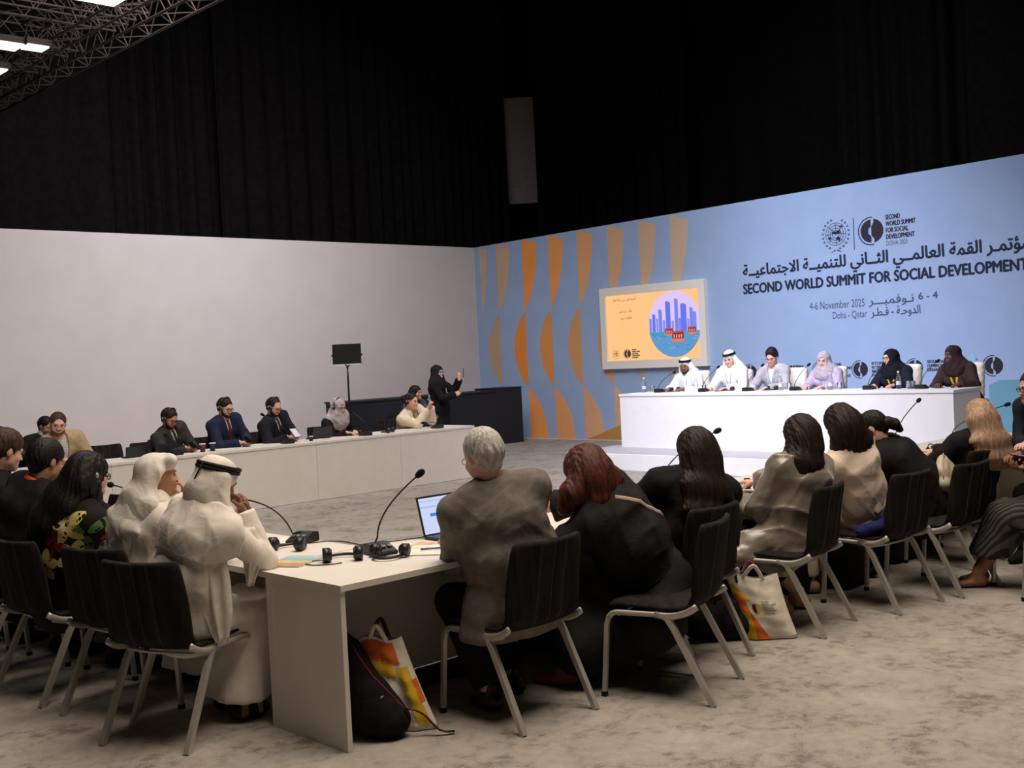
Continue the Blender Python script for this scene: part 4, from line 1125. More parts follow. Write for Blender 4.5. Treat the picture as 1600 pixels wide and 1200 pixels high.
def make_chair():
    t = thing('conference_chair', 'x', 'chair', (0, 0, 0), 0, 'black conference chairs on silver legs')
    def nv(a, b): d = Vector((b[0] - a[0], 0, b[1] - a[1])); d.normalize(); return Vector((d.z, 0, -d.x))
    S = [((.235, .440), .200), ((.225, .452), .225), ((.17, .462), .235), ((.05, .455), .240), ((-.07, .445), .242), ((-.155, .445), .242), ((-.205, .462), .242)]
    Bk = [((-.207, .464), .242), ((-.238, .505), .243), ((-.255, .58), .243), ((-.268, .66), .240), ((-.283, .74), .236), ((-.298, .81), .231), ((-.304, .842), .222), ((-.307, .857), .205)]
    def rows(P, w):
        r = []
        for i, (p, hw) in enumerate(P):
            a = P[max(i - 1, 0)][0]; b = P[min(i + 1, len(P) - 1)][0]; n_ = nv(a, b)
            if n_.x < 0 and n_.z < 0 or n_.x < -.5: n_ = -n_
            if P is S and n_.z < 0: n_ = -n_
            r.append(((p[0], 0, p[1]), hw, w[i], n_))
        return r
    bm = bmesh.new(); sheet(bm, rows(S, [0, 0, .004, .006, .008, .012, .018]), .032); obj('seat', bm, M_chair, t, True)
    bm = bmesh.new(); sheet(bm, rows(Bk, [.018, .026, .034, .038, .040, .040, .040, .038]), .030); bk = obj('backrest', bm, M_chair, t, True)
    bm = bmesh.new()
    for y in (-.085, -.076, .0, .078, .087):
        for sd in (-1, 1):
            P = []
            for (p, hw), w, (c, h2, w2, n_) in zip(Bk, [0] * 8, rows(Bk, [.018, .026, .034, .038, .040, .040, .040, .038])):
                q = Vector(c) + Vector((0, y, 0)) + n_ * (w2 * (y / h2) ** 2) + n_ * sd * .0155; P.append(q)
            bm_tube(bm, P, .0012, 4)
    obj('stitching', bm, M_stitch, bk)
    for sy in (1, -1):
        y = .235 * sy
        bm = bmesh.new(); bm_tube(bm, [(.262, y * 1.03, .0), (.235, y * 1.01, .36), (.222, y, .405)], .0155, 4); l = obj('leg', bm, M_metal, t)
        bm = bmesh.new(); bm_box(bm, (.262, y * 1.03, .012), (.026, .026, .026)); obj('foot_cap', bm, M_rubber, l)
        bm = bmesh.new(); bm_tube(bm, [(-.30, y * 1.04, .0), (-.115, y * 1.01, .36), (-.085, y, .405)], .019, 4); l = obj('leg', bm, M_metal, t)
        bm = bmesh.new(); bm_tube(bm, bez((.222, y, .395), (.215, y, .425), (.165, y, .425), 4) + bez((-.01, y, .425), (-.07, y, .425), (-.09, y, .392), 4), .015, 6); obj('side_rail', bm, M_metal, t, True)
        bm = bmesh.new(); bm_tube(bm, bez((-.02, y * 1.03, .425), (-.15, y * 1.03, .405), (-.235, y * 1.03, .475), 8), .017, 6, flat=((0, 1, 0), .35)); obj('side_bracket', bm, M_metal, t, True)
    bm = bmesh.new(); bm_tube(bm, [(-.10, -.235, .405), (-.12, -.1, .402), (-.12, .1, .402), (-.10, .235, .405)], .009, 6); obj('cross_bar', bm, M_metal, t, True)
    bm = bmesh.new(); bm_tube(bm, [(.17, -.235, .415), (.17, .235, .415)], .009, 6); obj('cross_bar', bm, M_metal, t, True)
    return t
CH = make_chair(); used = [False]
def chair(x, y, head, label, group='black conference chairs on silver legs', z=0):
    if not used[0]:
        used[0] = True; CH.location = (x, y, z); CH.rotation_euler = (0, 0, D(head)); CH['label'] = label; return CH
    return dup(CH, (x, y, z), D(head), label, group)
# near row
chair(3.775, 4.0, 90, 'black chair behind the man in the grey suit, back toward us')
chair(4.52, 3.64, 109, 'black chair turned aside, nearest behind the redheaded woman')
chair(5.0, 3.94, 90, 'black chair behind the long-haired woman in black, partly behind a turned one')
chair(5.98, 3.85, 99, 'black chair with the satin-jacket woman, its back edge-on toward us')
chair(6.81, 3.72, 85, 'black chair under the woman in the beige peplum suit, navy cloth on its seat')
chair(7.45, 3.62, 86, 'black chair behind the bowed woman in black, left of the blond woman')
chair(8.32, 3.92, 87, 'black chair whose back shows just below the long blond hair')
chair(7.66, 2.98, 135, 'black chair cut by the right photo edge, only its silver leg in view')
chair(9.02, 3.28, 165, 'black chair under the man in the dark suit at the right edge')
# left row
chair(2.60, 5.07, 23, 'black chair nearest the camera at left, under the man with the black head cord')
chair(2.66, 5.66, 18, 'black chair under the boy in white, half behind the nearest left chair')
chair(2.55, 6.32, 8, 'black chair under the woman in the floral blouse')
chair(2.45, 6.98, 5, 'black chair under the person with the orange collar')
chair(2.40, 7.75, 0, 'black chair under the brown-haired person at the left edge')
# far row
for x, y, h_, lab in ((5.30, 13.15, -90, 'black chair behind the man in the tan blazer'), (6.10, 13.42, -94, 'empty black chair right of the man in the tan blazer'),
                      (6.62, 13.25, -86, 'black chair of the far row behind the man with silver headset'), (7.02, 13.62, -92, 'empty black chair showing between the grey and the navy suit'), (7.40, 13.2, -84, 'black chair behind the man in the navy suit'),
                      (8.12, 13.25, -88, 'black chair behind the man in the black suit'), (9.70, 13.3, -88, 'empty black chair right of the grey headscarf, before the black counter'),
                      (9.12, 13.1, -90, 'black chair under the woman in the grey headscarf'), (10.42, 13.25, -95, 'black chair behind the woman in the cream jacket'), (8.75, 13.5, -90, 'empty black chair between the black suit and the grey headscarf')):
    chair(x, y, h_, lab)

# quilted cream armchairs on the stage
def make_armchair():
    t = thing('armchair', 'x', 'chair', (0, 0, 0), 0, 'cream quilted armchairs on the stage')
    mq = mat('cream_leather', (232, 226, 216), .5, 'leather', rgb2=(226, 218, 206), scale=12, bump=.1, spec=.4)
    f = Field(); f.k = .02; f.box((-.27, 0, .76), (.055, .235, .34), R=ry(-.12), r=.05)
    f.disp = lambda P: (-.006 * np.abs(np.sin((P[:, 1] + P[:, 2]) * 32)) * np.abs(np.sin((P[:, 1] - P[:, 2]) * 32))).astype(np.float32)
    field_mesh('backrest', f, mq, t, .012)
    f = Field(); f.k = .02; f.box((.0, 0, .42), (.26, .26, .06), r=.045); field_mesh('seat', f, mq, t, .018)
    for s_ in (1, -1):
        f = Field(); f.k = .03; f.cone((-.22, .29 * s_, .60), (.16, .29 * s_, .60), .032, .032); f.cone((.16, .29 * s_, .60), (.18, .29 * s_, .38), .03, .028); field_mesh('armrest', f, mq, t, .018)
    bm = bmesh.new(); bm_lathe(bm, [(.04, .06), (.03, .1), (.03, .36)], 12); obj('column', bm, M_metal, t, True)
    bm = bmesh.new()
    for k in range(4):
        a = PI / 4 + k * PI / 2; bm_tube(bm, [(0, 0, .07), (.30 * math.cos(a), .30 * math.sin(a), .02)], .02, 6)
    obj('star_base', bm, M_metal, t, True)
    return t
AC = make_armchair()
for i, (x, y, lab) in enumerate(((14.42, 11.03, 'cream armchair behind the first headclothed man, under the screen'), (14.42, 10.23, 'cream armchair behind the second headclothed man'), (14.45, 9.30, 'cream armchair behind the man in the light grey blazer'),
                    (14.45, 8.66, 'cream armchair behind the woman in the lilac headscarf'), (14.5, 7.56, 'cream armchair behind the woman in the black headscarf'), (14.5, 6.70, 'cream armchair at the right end behind the brown headscarf'))):
    if i == 0: AC.location = (x, y, .238); AC.rotation_euler = (0, 0, PI); AC['label'] = lab
    else: dup(AC, (x, y, .238), PI, lab, 'cream quilted armchairs on the stage')
# ---------------------------------------------------------------- the people
def person(label, B, group=None):
    t = thing('person', label, 'person', (float(B.pel[0]), float(B.pel[1]), float(B.floor)), 0, group)
    return t
F_ = lambda a: V3(math.cos(D(a)), math.sin(D(a)), 0)
DN = -UP
cloth = lambda n, c, c2=None, sc=10, rough=.85, bump=.15, **k: mat(n, c, rough, 'fabric', rgb2=c2 or tuple(v * .9 for v in c), scale=sc, bump=bump, spec=k.pop('spec', .15), **k)
C_black = cloth('black_cloth', (30, 28, 29), (22, 20, 21))
C_black2 = cloth('black_dress_cloth', (36, 34, 35), (26, 24, 25))
C_white = cloth('white_shirt_cloth', (226, 222, 220))
C_kand = cloth('white_robe_cloth', (232, 224, 214), (222, 213, 202))
C_kand2 = cloth('bright_white_robe_cloth', (232, 230, 232), (222, 220, 224))
C_yel = mat('yellow_ribbon', (232, 190, 40), .6); C_blueband = mat('pale_blue_ribbon', (120, 170, 220), .6)
H_black = hairm('black_hair', (30, 23, 21), (12, 10, 10))
H_dark = hairm('dark_brown_hair', (46, 31, 25), (18, 13, 11))
H_brown = hairm('brown_hair', (84, 58, 42), (42, 28, 20))
H_red = hairm('auburn_hair', (98, 46, 32), (40, 19, 15))
H_grey = hairm('silver_hair', (206, 202, 196), (148, 143, 136))
H_blond = hairm('blond_hair', (200, 164, 138), (132, 102, 84), .5)
H_beard = hairm('beard_hair', (52, 38, 32), (30, 22, 20), .7)

def ghutra(root, B, m, h, left, right, back, cord=True, roll=False, hole=((0, .120, -.040), (.058, .095, .108)), shawl=0.0, seed=0, fold=.008, tail=False):
    """white head cloth: cap, side falls (lists of local head points + widths) and back fall"""
    f = Field(); s = B.sc; f.k = .02
    f.frame(B.HR * s, B.H)
    f.ell((0, -.018, .036), np.array((.085, .106, .090)) * s, R=np.eye(3) / s)
    f.cone((0, -.045, -.02), (0, -.055, -.08), .074 * s, .072 * s, k=.03, sq=((1, 0, 0), 1.15))
    a_ = f.P((0, -.06, -.06)); lft = f.P((-.072, -.01, .02)); rgt = f.P((.072, -.01, .02)); f.frame()
    for st, pts in ((lft, left), (rgt, right), (a_, back)):
        p = st; r0 = .030 if st is not a_ else .07
        for (q, r, sqd) in pts:
            q = V3(*q); f.cone(p, q, r0, r, k=.030, sq=sqd); p = q; r0 = r
    f.frame(B.HR * s, B.H)
    f.ell(hole[0], np.array(hole[1]) * s, R=np.eye(3) / s, k=.012, m='s')
    if roll: f.cone((-.07, .060, .082), (.07, .060, .082), .028 * s, .028 * s, k=.03)
    f.frame()
    f.disp = folds(seed + 31, fold, 30, (1, 1, .45), ridge=.75); f.amp = fold * 1.6
    o = field_mesh('headcloth', f, m, root, h)
    if cord:
        T = rel(root); R = B.HR * s; W = lambda p: Vector(T(R @ np.array(p) + B.H))
        bm = bmesh.new()
        for dz in (0, .017):
            bm_tube(bm, [W((.085 * math.cos(a), -.018 + .105 * math.sin(a), .058 + dz + .014 * math.sin(a))) for a in np.linspace(0, 2 * PI, 29)[:-1]], .0115 * s, 8, closed=True)
        c = obj('head_cord', bm, mat('black_cord', (20, 18, 18), .7), root, True)
        if tail:
            bm = bmesh.new(); bm_tube(bm, [W((.03, -.125, .07)), W((.035, -.132, .02)), W((.02, -.130, -.03)), W((.015, -.115, -.06))], .006, 6, flat=(tuple(B.HR @ V3(0, -1, 0)), .4)); obj('cord_tail', bm, mat('black_cord', (20, 18, 18), .7), c, True)
    return f
def shawl(root, B, m, h, cuts, o=.036, to=.42, seed=0, fold=.012, name='headcloth_fall', which=(1, 1)):
    """the lower part of the head cloth spread over back and shoulders"""
    f = Field(); torso(f, B, o); arms(f, B, o - .004, to, which=which)
    f.cone(B.N - B.u * .03, B.N + B.u * .03, .095, .080, k=.03, sq=(B.clu, 1.25))
    f.ell(B.C - B.cfu * .05, [.15, .085, .18], R=np.stack([B.clu, B.cfu, B.u], 1), k=.05)
    f.cone(B.N + B.u * .075, B.N + B.u * .25, .058, .08, k=.01, m='s')
    for p, n in cuts: f.half(p, n, .008)
    f.disp = folds(seed + 61, fold, 26, (1, 1, .6), ridge=.85); f.amp = fold * 1.7
    field_mesh(name, f, m, root, h)
def robe(root, B, m, h, o=.030, seed=0, fold=.009, to=.97, cuff=.012, name='robe', bust=0.0, extra=None, belly=0.0):
    f = Field(); torso(f, B, o, bust=bust, belly=belly); arms(f, B, o - .004, 1.0, cuff=cuff, o2=o * .5)
    f.cone(B.pel + UP * .06, B.pel - UP * .04, (.118 + o), (.13 + o), k=.06, sq=(B.l, 1.45))
    km = (B.K[0] + B.K[1]) / 2; am = (B.A[0] + B.A[1]) / 2
    for q in (0, 1):
        f.cone((B.HL, B.HRt)[q], B.K[q], .092 + o, .066 + o, k=.07); f.cone(B.K[q], B.K[q] + (B.A[q] - B.K[q]) * to, .066 + o, .085 + o, k=.07)
    f.cone(km, km + (am - km) * to, .07 + o, .09 + o, k=.08, sq=(B.l, 1.4))
    if extra: extra(f)
    f.cone(B.N + B.u * .075, B.N + B.u * .25, .062, .09, k=.01, m='s')
    f.half((0, 0, B.floor + .10), (0, 0, -1), .01)
    f.disp = folds(seed + 41, fold, 30, (1, 1, .5), ridge=.75); f.amp = fold * 1.6
    field_mesh(name, f, m, root, h); return f
def long_hair(root, B, m, h, chains, thick=.014, face=((0, .130, -.030), (.060, .080, .100)), seed=0, amp=.003, name='hair', k=.035):
    f = hair_field(B, thick, seed=seed, amp=amp); s = B.sc
    for ch in chains:
        f.frame(B.HR * s, B.H); p = f.P(ch[0][0]); r0 = ch[0][1]; f.frame()
        for (q, r, sq) in ch[1:]:
            q = V3(*q); f.cone(p, q, r0, r, k=k, sq=sq); p = q; r0 = r
    open_face(f, B, *face)
    field_mesh(name, f, m, root, h); return f
def soft_hand(d, n, c=.5): return (d, n, c)

# ---- 1 man in the grey suit
B = Body((3.82, 3.98, .55), 82, (3.665, 4.03, 1.245), yaw=80, pitch=14, roll=-4, chest=62, s_=1.05, lh=(3.80, 4.42, .79), rh=(4.14, 4.42, .79), lel=(-.30, -.3, -1), rel_=(.3, -.3, -1),
         knees=[(3.66, 4.30, .52), (3.95, 4.42, .50)], ankles=[(3.70, 4.10, .09), (3.98, 4.22, .09)], shw=.185)
t = person('grey-haired man in a grey suit leaning on the table before an open laptop', B)
M_suit = cloth('taupe_suit_cloth', (118, 111, 104), (102, 95, 89), 18)
body(t, B, 'pink', hands=(soft_hand(F_(75), DN, .3), soft_hand(F_(95), DN, .3)))
def gs(f): pass
f, g_ = jacket(t, B, M_suit, .0085, shirt=C_white, o=.030, fold=.011, seed=4, skirt=.17, cuffw=1, freq=30, belly=.02)
# back tails of the jacket hanging over the seat edge
f = Field(); f.k = .05; f.cone(B.S + V3(-.03, .0, .0), B.pel + V3(-.10, .02, -.02), .13, .15, sq=(B.l, 1.3)); f.cone(B.pel + V3(-.10, .02, -.02), B.pel + V3(-.13, .04, -.15), .15, .155, sq=(B.l, 1.25))
f.half((0, 0, .375), (0, 0, -1), .01); f.disp = folds(9, .006, 24, (1, 1, .4)); f.amp = .01
field_mesh('jacket_tail', f, M_suit, t, .009)
trousers(t, B, C_black, .011, seed=2); shoes(t, B, cloth('dark_shoe_leather', (44, 32, 28), rough=.4, spec=.4), h=.008)
hair_short(t, B, H_grey, .005, thick=.013, vol=.010, recede=.01, low=-.085); face_bits(t, B, brow=(150, 130, 110)); spectacles(t, B, (120, 120, 124), .0016)

# ---- 2 redheaded woman leaning on her left hand
B = Body((4.66, 3.90, .53), 112, (4.36, 4.02, 1.095), yaw=98, pitch=28, roll=14, chest=100, s_=.99, lh=(4.10, 4.22, .90), rh=(4.25, 4.72, .80), lel=(-.6, .1, -1.0), rel_=(.8, 0, -1),
         knees=[(4.32, 4.25, .50), (4.60, 4.32, .50)], ankles=[(4.22, 4.10, .09), (4.55, 4.12, .09)], shw=.18, bow=.05)
t = person('woman with auburn hair in a loose black dress, pale strap across her back', B)
body(t, B, 'pink', hands=(soft_hand(un(V3(.4, -.1, 1)), V3(.9, -.3, -.2), .5), soft_hand(F_(110), DN, .3)))
f = Field(); torso(f, B, .045, belly=.03); arms(f, B, .03, .62, cuff=.02)
f.cone(B.S, B.pel, .15, .175, k=.06, sq=(B.l, 1.35))
f.cone(B.pel + V3(.02, -.02, 0), B.pel + V3(.08, -.10, -.04), .15, .12, k=.07)
f.cone(B.N + B.u * .05, B.N + B.u * .25, .07, .09, k=.01, m='s')
f.disp = folds(77, .013, 24, ridge=.8); f.amp = .02
ftop = f; field_mesh('blouse', f, C_black2, t, .009)
f = Field(); f.k = .09; f.cone(B.pel, B.pel + V3(-.06, .06, -.02), .17, .18); f.cone(B.pel + V3(.02, .0, -.04), B.pel + V3(-.10, -.10, -.34), .17, .19); f.cone(B.K[0], V3(4.30, 4.02, .22), .13, .18); f.cone(B.K[1], V3(4.52, 3.98, .24), .12, .19)
f.cone(B.pel, B.K[0], .15, .13); f.cone(B.pel, B.K[1], .15, .13); f.cone(B.pel + V3(.05, -.1, -.05), V3(4.50, 3.70, .30), .13, .12)
f.half((0, 0, .13), (.3, -.35, -1), .02); f.disp = folds(78, .014, 20, (1, 1, .45), ridge=.8); f.amp = .02
field_mesh('skirt', f, C_black2, t, .011)
shoes(t, B, mat('reddish_sandal', (120, 60, 54), .6), h=.009)
d0 = B.clu * -1 + V3(0, 0, 0)
c1 = B.C + B.u * .10; c2 = B.pel + B.u * .10
pd_ = []
for i in range(12):
    q = i / 11; c = B.N * (1 - q) + (B.pel + B.u * .16) * q
    lat = (.03 - .20 * q)
    pd_.append((c + B.clu * lat - B.cfu * .0, un(-B.cfu + B.clu * lat * 1.5)))
ribbon_on(t, ftop, pd_, .012, mat('pale_leather_strap', (188, 164, 136), .5), 'shoulder_strap', lift=.004, t=.0025)
Hh = B.H
long_hair(t, B, H_red, .006, [[((-.05, -.04, -.03), .07), (Hh + V3(-.13, -.03, -.10), .065, None), (Hh + V3(-.17, .0, -.17), .035, None)],
                              [((.05, -.06, -.02), .075), (Hh + V3(.13, -.06, -.055), .07, None), (Hh + V3(.19, -.06, -.085), .045, None)],
                              [((0, -.07, -.03), .08), (Hh + V3(-.02, -.10, -.13), .075, None)],
                              [((0, -.06, -.05), .07), (Hh + V3(.09, -.09, -.13), .06, None)]], thick=.026, seed=3, amp=.0045)
face_bits(t, B)

# ---- 3 long-haired woman in black
B = Body((5.05, 3.98, .53), 84, (5.12, 3.88, 1.135), yaw=74, pitch=8, chest=66, s_=1.0, lh=(4.88, 4.42, .79), rh=(5.30, 4.42, .79), lel=(-.7, -.2, -1), rel_=(.6, -.3, -1), shw=.21, bow=.01)
t = person('woman in black with long straight dark hair down her back, second bench seat from the redhead', B)
t['label'] = 'broad-shouldered woman in a black top with very long straight dark hair'
body(t, B, 'tan', hands=(soft_hand(F_(80), DN, .3), soft_hand(F_(100), DN, .3)))
f, _ = simple_top(t, B, C_black, .010, o=.036, fold=.010, seed=6, name='blouse', belly=.02, cuff=.015)
skirt(t, B, C_black, .014, seed=5); shoes(t, B, C_black, h=.012)
bk_ = -B.cfu
long_hair(t, B, H_dark, .006, [[((0, -.07, -.04), .078), (B.N + bk_ * .10 + B.u * -.02, .075, (B.clu, 1.5)), (B.C + bk_ * .16 + B.u * -.03, .05, (B.clu, 2.1)), (B.S + bk_ * .17 + B.u * .09, .028, (B.clu, 2.6))],
                               [((.07, -.03, -.05), .05), (B.N - B.clu * .12 + bk_ * .06, .045, None), (B.SR + bk_ * .09 + V3(.01, 0, -.12), .035, None), (B.SR + bk_ * .11 + V3(.0, 0, -.26), .015, None)],
                               [((-.06, -.03, -.04), .045), (B.N + B.clu * .10 + bk_ * .03, .035, None), (B.N + B.clu * .16 + bk_ * .05 - UP * .06, .015, None)]], thick=.022, seed=8, amp=.004)
face_bits(t, B)

# ---- 4 woman in a satin jacket
B = Body((6.10, 3.90, .53), 92, (6.14, 3.84, 1.135), yaw=70, pitch=14, roll=-6, chest=80, s_=.98, lh=(6.02, 4.22, .70), rh=(6.35, 4.40, .79), lel=(-.9, -.6, -.9), rel_=(.5, -.2, -1), shw=.18, bow=.02,
         knees=[(5.88, 4.35, .5), (6.16, 4.36, .5)], ankles=[(6.1, 4.0, .09), (6.38, 4.05, .09)])
t = person('woman in a shiny taupe satin jacket with wavy dark hair', B)
M_satin = mat('taupe_satin', (130, 118, 107), .30, 'fabric', rgb2=(112, 101, 91), scale=7, bump=.06, spec=.6, sheen=.4)
body(t, B, 'light', hands=(soft_hand(F_(80), DN, .4), soft_hand(F_(95), DN, .3)), feet=True)
f = Field(); torso(f, B, .034); arms(f, B, .028, .93, cuff=.022, o2=.026)
f.cone(B.N - B.u * .02, B.N + B.u * .03, .085, .07, k=.02, sq=(B.clu, 1.25))
f.cone(B.S, B.pel, .135, .150, k=.05, sq=(B.l, 1.5))
f.cone(B.pel + V3(-.06, .0, .02), V3(5.80, 4.00, .50), .14, .07, k=.07); f.cone(V3(5.80, 4.00, .50), V3(5.66, 4.04, .44), .08, .03, k=.05, sq=(V3(.5, -.8, 0), 1.8)); f.cone(B.pel + V3(-.02, -.08, -.02), V3(5.86, 3.84, .36), .11, .045, k=.06, sq=(V3(.6, -.8, 0), 1.5)); f.cone(V3(5.70, 4.02, .44), V3(5.86, 3.84, .36), .045, .04, k=.05)
f.cone(B.N + B.u * .05, B.N + B.u * .25, .065, .09, k=.008, m='s')
f.half(V3(5.80, 3.9, .335), (-.25, 0, -1), .01)
f.disp = folds(54, .013, 26, ridge=.85); f.amp = .02
field_mesh('satin_jacket', f, M_satin, t, .0085)
trousers(t, B, C_black, .014, upto=.75); shoes(t, B, skin('tan'), h=.011, name='sandal')
Hh = B.H
long_hair(t, B, H_dark, .006, [[((-.02, -.06, -.04), .08), (Hh + V3(-.06, -.05, -.16), .098, (B.clu, 1.2)), (Hh + V3(-.12, -.05, -.27), .060, (B.clu, 1.5))],
                               [((-.06, -.02, -.03), .055), (Hh + V3(-.14, .0, -.17), .055, None), (Hh + V3(-.17, -.01, -.25), .028, None)]], thick=.022, seed=11, amp=.006)
face_bits(t, B)

# ---- 5 woman in the beige peplum suit
B = Body((6.92, 3.84, .53), 90, (6.68, 3.88, 1.165), yaw=70, pitch=20, roll=-4, chest=84, s_=.98, lh=(6.72, 4.35, .79), rh=(6.98, 4.40, .79), lel=(-.5, -.2, -1), rel_=(.5, -.2, -1), shw=.175, bow=.02)
t = person('woman in a beige peplum suit with straight dark brown hair', B)
M_beige = cloth('beige_suit_cloth', (236, 217, 199), (226, 206, 187), 10)
body(t, B, 'light', hands=(soft_hand(F_(80), DN, .4), soft_hand(F_(95), DN, .3)))
f = Field(); torso(f, B, .022); arms(f, B, .016, 1.0); f.cone(B.N + B.u * .045, B.N + B.u * .25, .065, .09, k=.008, m='s')
f.cone(B.S - B.u * .02, B.pel + UP * .06, .125, .150, k=.02, sq=(B.l, 1.45)); f.half(B.pel + UP * .02, (0, 0, -1), .005)
f.disp = folds(55, .007, 30, ridge=.7); f.amp = .01
field_mesh('jacket', f, M_beige, t, .009)
f = Field(); f.cone(B.S - B.u * .03, B.pel - UP * .01, .128, .172, k=.02, sq=(B.l, 1.3)); f.half(B.pel + UP * .075, (0, .15, -1), .005)
f.disp = lambda P: (.008 * np.sin(np.arctan2(P[:, 0] - B.pel[0], P[:, 1] - B.pel[1]) * 11)).astype(np.float32); f.amp = .014
field_mesh('peplum', f, M_beige, t, .009)
trousers(t, B, M_beige, .011, o=.022, seed=6); shoes(t, B, mat('beige_shoe', (190, 160, 136), .5), h=.010)
Hh = B.H
long_hair(t, B, H_dark, .006, [[((0, -.07, -.03), .085), (Hh + V3(.07, -.08, -.13), .075, (B.clu, 1.3)), (Hh + V3(.15, -.09, -.20), .040, (B.clu, 2.0))],
                               [((.05, -.05, -.03), .06), (Hh + V3(.16, -.06, -.12), .045, None), (Hh + V3(.24, -.08, -.19), .018, None)],
                               [((-.05, -.03, -.03), .055), (Hh + V3(-.07, -.02, -.15), .05, None)]], thick=.022, seed=14, amp=.005)
face_bits(t, B)

# ---- 6 bowed woman in black with a low ponytail
B = Body((7.64, 3.80, .52), 98, (7.42, 4.06, 1.08), yaw=112, pitch=36, roll=0, chest=104, s_=.98, lh=(7.45, 4.45, .82), rh=(7.70, 4.48, .80), lel=(-.7, 0, -1), rel_=(1, 0, -.8), shw=.17, bow=.06)
t = person('woman in black bowing over the table, dark hair in a low ponytail', B)
body(t, B, 'light', hands=(soft_hand(F_(80), DN, .4), soft_hand(F_(95), DN, .3)))
simple_top(t, B, C_black, .010, o=.034, fold=.008, seed=9, name='jacket', belly=.02)
trousers(t, B, C_black, .014, seed=7); shoes(t, B, C_black, h=.012)
hair_short(t, B, H_black, .006, thick=.012, vol=.0, seed=2, low=-.09)
f = Field(); f.k = .02; f.frame(B.HR * B.sc, B.H); a_ = f.P((0, -.105, -.03)); f.frame(); f.ell(a_, (.045, .045, .04)); f.cone(a_, a_ + V3(.04, -.035, -.01), .036, .038); f.cone(a_ + V3(.04, -.035, -.01), a_ + V3(.075, -.06, -.05), .036, .022)
f.disp = folds(3, .008, 90); f.amp = .01; field_mesh('ponytail', f, H_dark, t, .006)
face_bits(t, B)

# ---- 7 blond woman
B = Body((8.46, 3.84, .50), 86, (8.42, 3.74, 1.095), yaw=60, pitch=2, chest=62, s_=.98, lh=(8.22, 4.25, .79), rh=(8.62, 4.25, .79), lel=(-.6, -.3, -1), rel_=(.6, -.3, -1), shw=.185, bow=.0)
t = person('woman in a black jacket with long straight blond hair', B)
body(t, B, 'light', hands=(soft_hand(F_(80), DN, .4), soft_hand(F_(95), DN, .3)))
simple_top(t, B, C_black, .011, o=.032, fold=.007, seed=12, name='jacket')
trousers(t, B, C_black, .014, seed=8); shoes(t, B, C_black, h=.012)
bk_ = -B.cfu
long_hair(t, B, H_blond, .006, [[((0, -.07, -.03), .088), (B.N + bk_ * .10 - B.clu * .02, .080, (B.clu, 1.5)), (B.C + bk_ * .15 - B.clu * .06 + B.u * -.0, .060, (B.clu, 2.3)), (B.C + bk_ * .16 - B.clu * .07 - B.u * .07, .036, (B.clu, 3.6))],
                                [((-.06, -.04, -.04), .045), (B.N + B.clu * .05 + bk_ * .06, .04, None), (B.C + bk_ * .12 + B.clu * .05 + B.u * .05, .022, None)]], thick=.018, seed=20, amp=.0014)
face_bits(t, B)

# ---- 8 man in the dark suit at the right edge
B = Body((8.98, 3.32, .55), 165, (8.50, 3.36, 1.30), yaw=140, pitch=8, chest=150, s_=1.0, lh=(8.30, 3.18, .84), rh=(8.34, 3.36, .90), lel=(.3, -.4, -1), rel_=(.2, .3, -1), shw=.17,
         knees=[(8.56, 3.24, .5), (8.58, 3.48, .5)], ankles=[(8.56, 3.28, .09), (8.56, 3.50, .09)])
t = person('man in a dark suit and spectacles at the right photo edge, facing left', B)
body(t, B, 'pink', hands=(soft_hand(F_(170), un(V3(0, .3, 1)), .6), soft_hand(F_(175), DN, .5)))
jacket(t, B, cloth('dark_navy_cloth', (34, 38, 50)), .011, shirt=cloth('blue_shirt_cloth', (52, 96, 150)), tie=None, seed=15, cuffw=1, vneck=.34)
trousers(t, B, C_black, .014, seed=8); shoes(t, B, C_black, h=.012)
hair_short(t, B, H_brown, .006, thick=.012, vol=.012, seed=5); face_bits(t, B, brow=(70, 48, 36)); spectacles(t, B)

# ---- 9 seated woman in a patterned skirt, mostly beyond the right edge
B = Body((7.92, 2.94, .53), 135, (8.04, 2.94, 1.18), yaw=135, pitch=20, chest=135, s_=.98, lh=(7.76, 3.14, .80), rh=(7.90, 3.24, .87), shw=.17,
         knees=[(7.60, 3.16, .46), (7.74, 3.30, .46)], ankles=[(7.56, 3.40, .09), (7.72, 3.46, .09)])
t = person('woman at the right edge cut by the frame, patterned dark skirt and bare ankles', B)
body(t, B, 'brown', hands=(soft_hand(F_(160), UP, .6), soft_hand(F_(165), un(V3(0, -.2, -1)), .4)), feet=True)
simple_top(t, B, cloth('brown_black_cloth', (58, 40, 34)), .012, seed=18, name='blouse')
def striped(name, a, b, sc):
    m = cloth(name, a, b, 30, bump=.3)
    nt = m.node_tree; bs = nt.nodes['Principled BSDF']; tc = [n for n in nt.nodes if n.bl_idname == 'ShaderNodeTexCoord'][0]
    w = nt.nodes.new('ShaderNodeTexWave'); w.bands_direction = 'DIAGONAL'; w.inputs['Scale'].default_value = sc; w.inputs['Distortion'].default_value = 2
    mx = nt.nodes.new('ShaderNodeValToRGB'); mx.color_ramp.elements[0].color = lin(a); mx.color_ramp.elements[1].color = lin(b); mx.color_ramp.elements[0].position = .45; mx.color_ramp.elements[1].position = .6
    nt.links.new(tc.outputs['Object'], w.inputs['Vector']); nt.links.new(w.outputs[0], mx.inputs[0]); nt.links.new(mx.outputs[0], bs.inputs['Base Color']); return m
skirt(t, B, striped('patterned_skirt_cloth', (74, 70, 68), (38, 36, 38), 9), .011, to=.66, seed=19, fold=.010, o=.012, bottom=.03)
hair_short(t, B, H_black, .010, low=-.09)

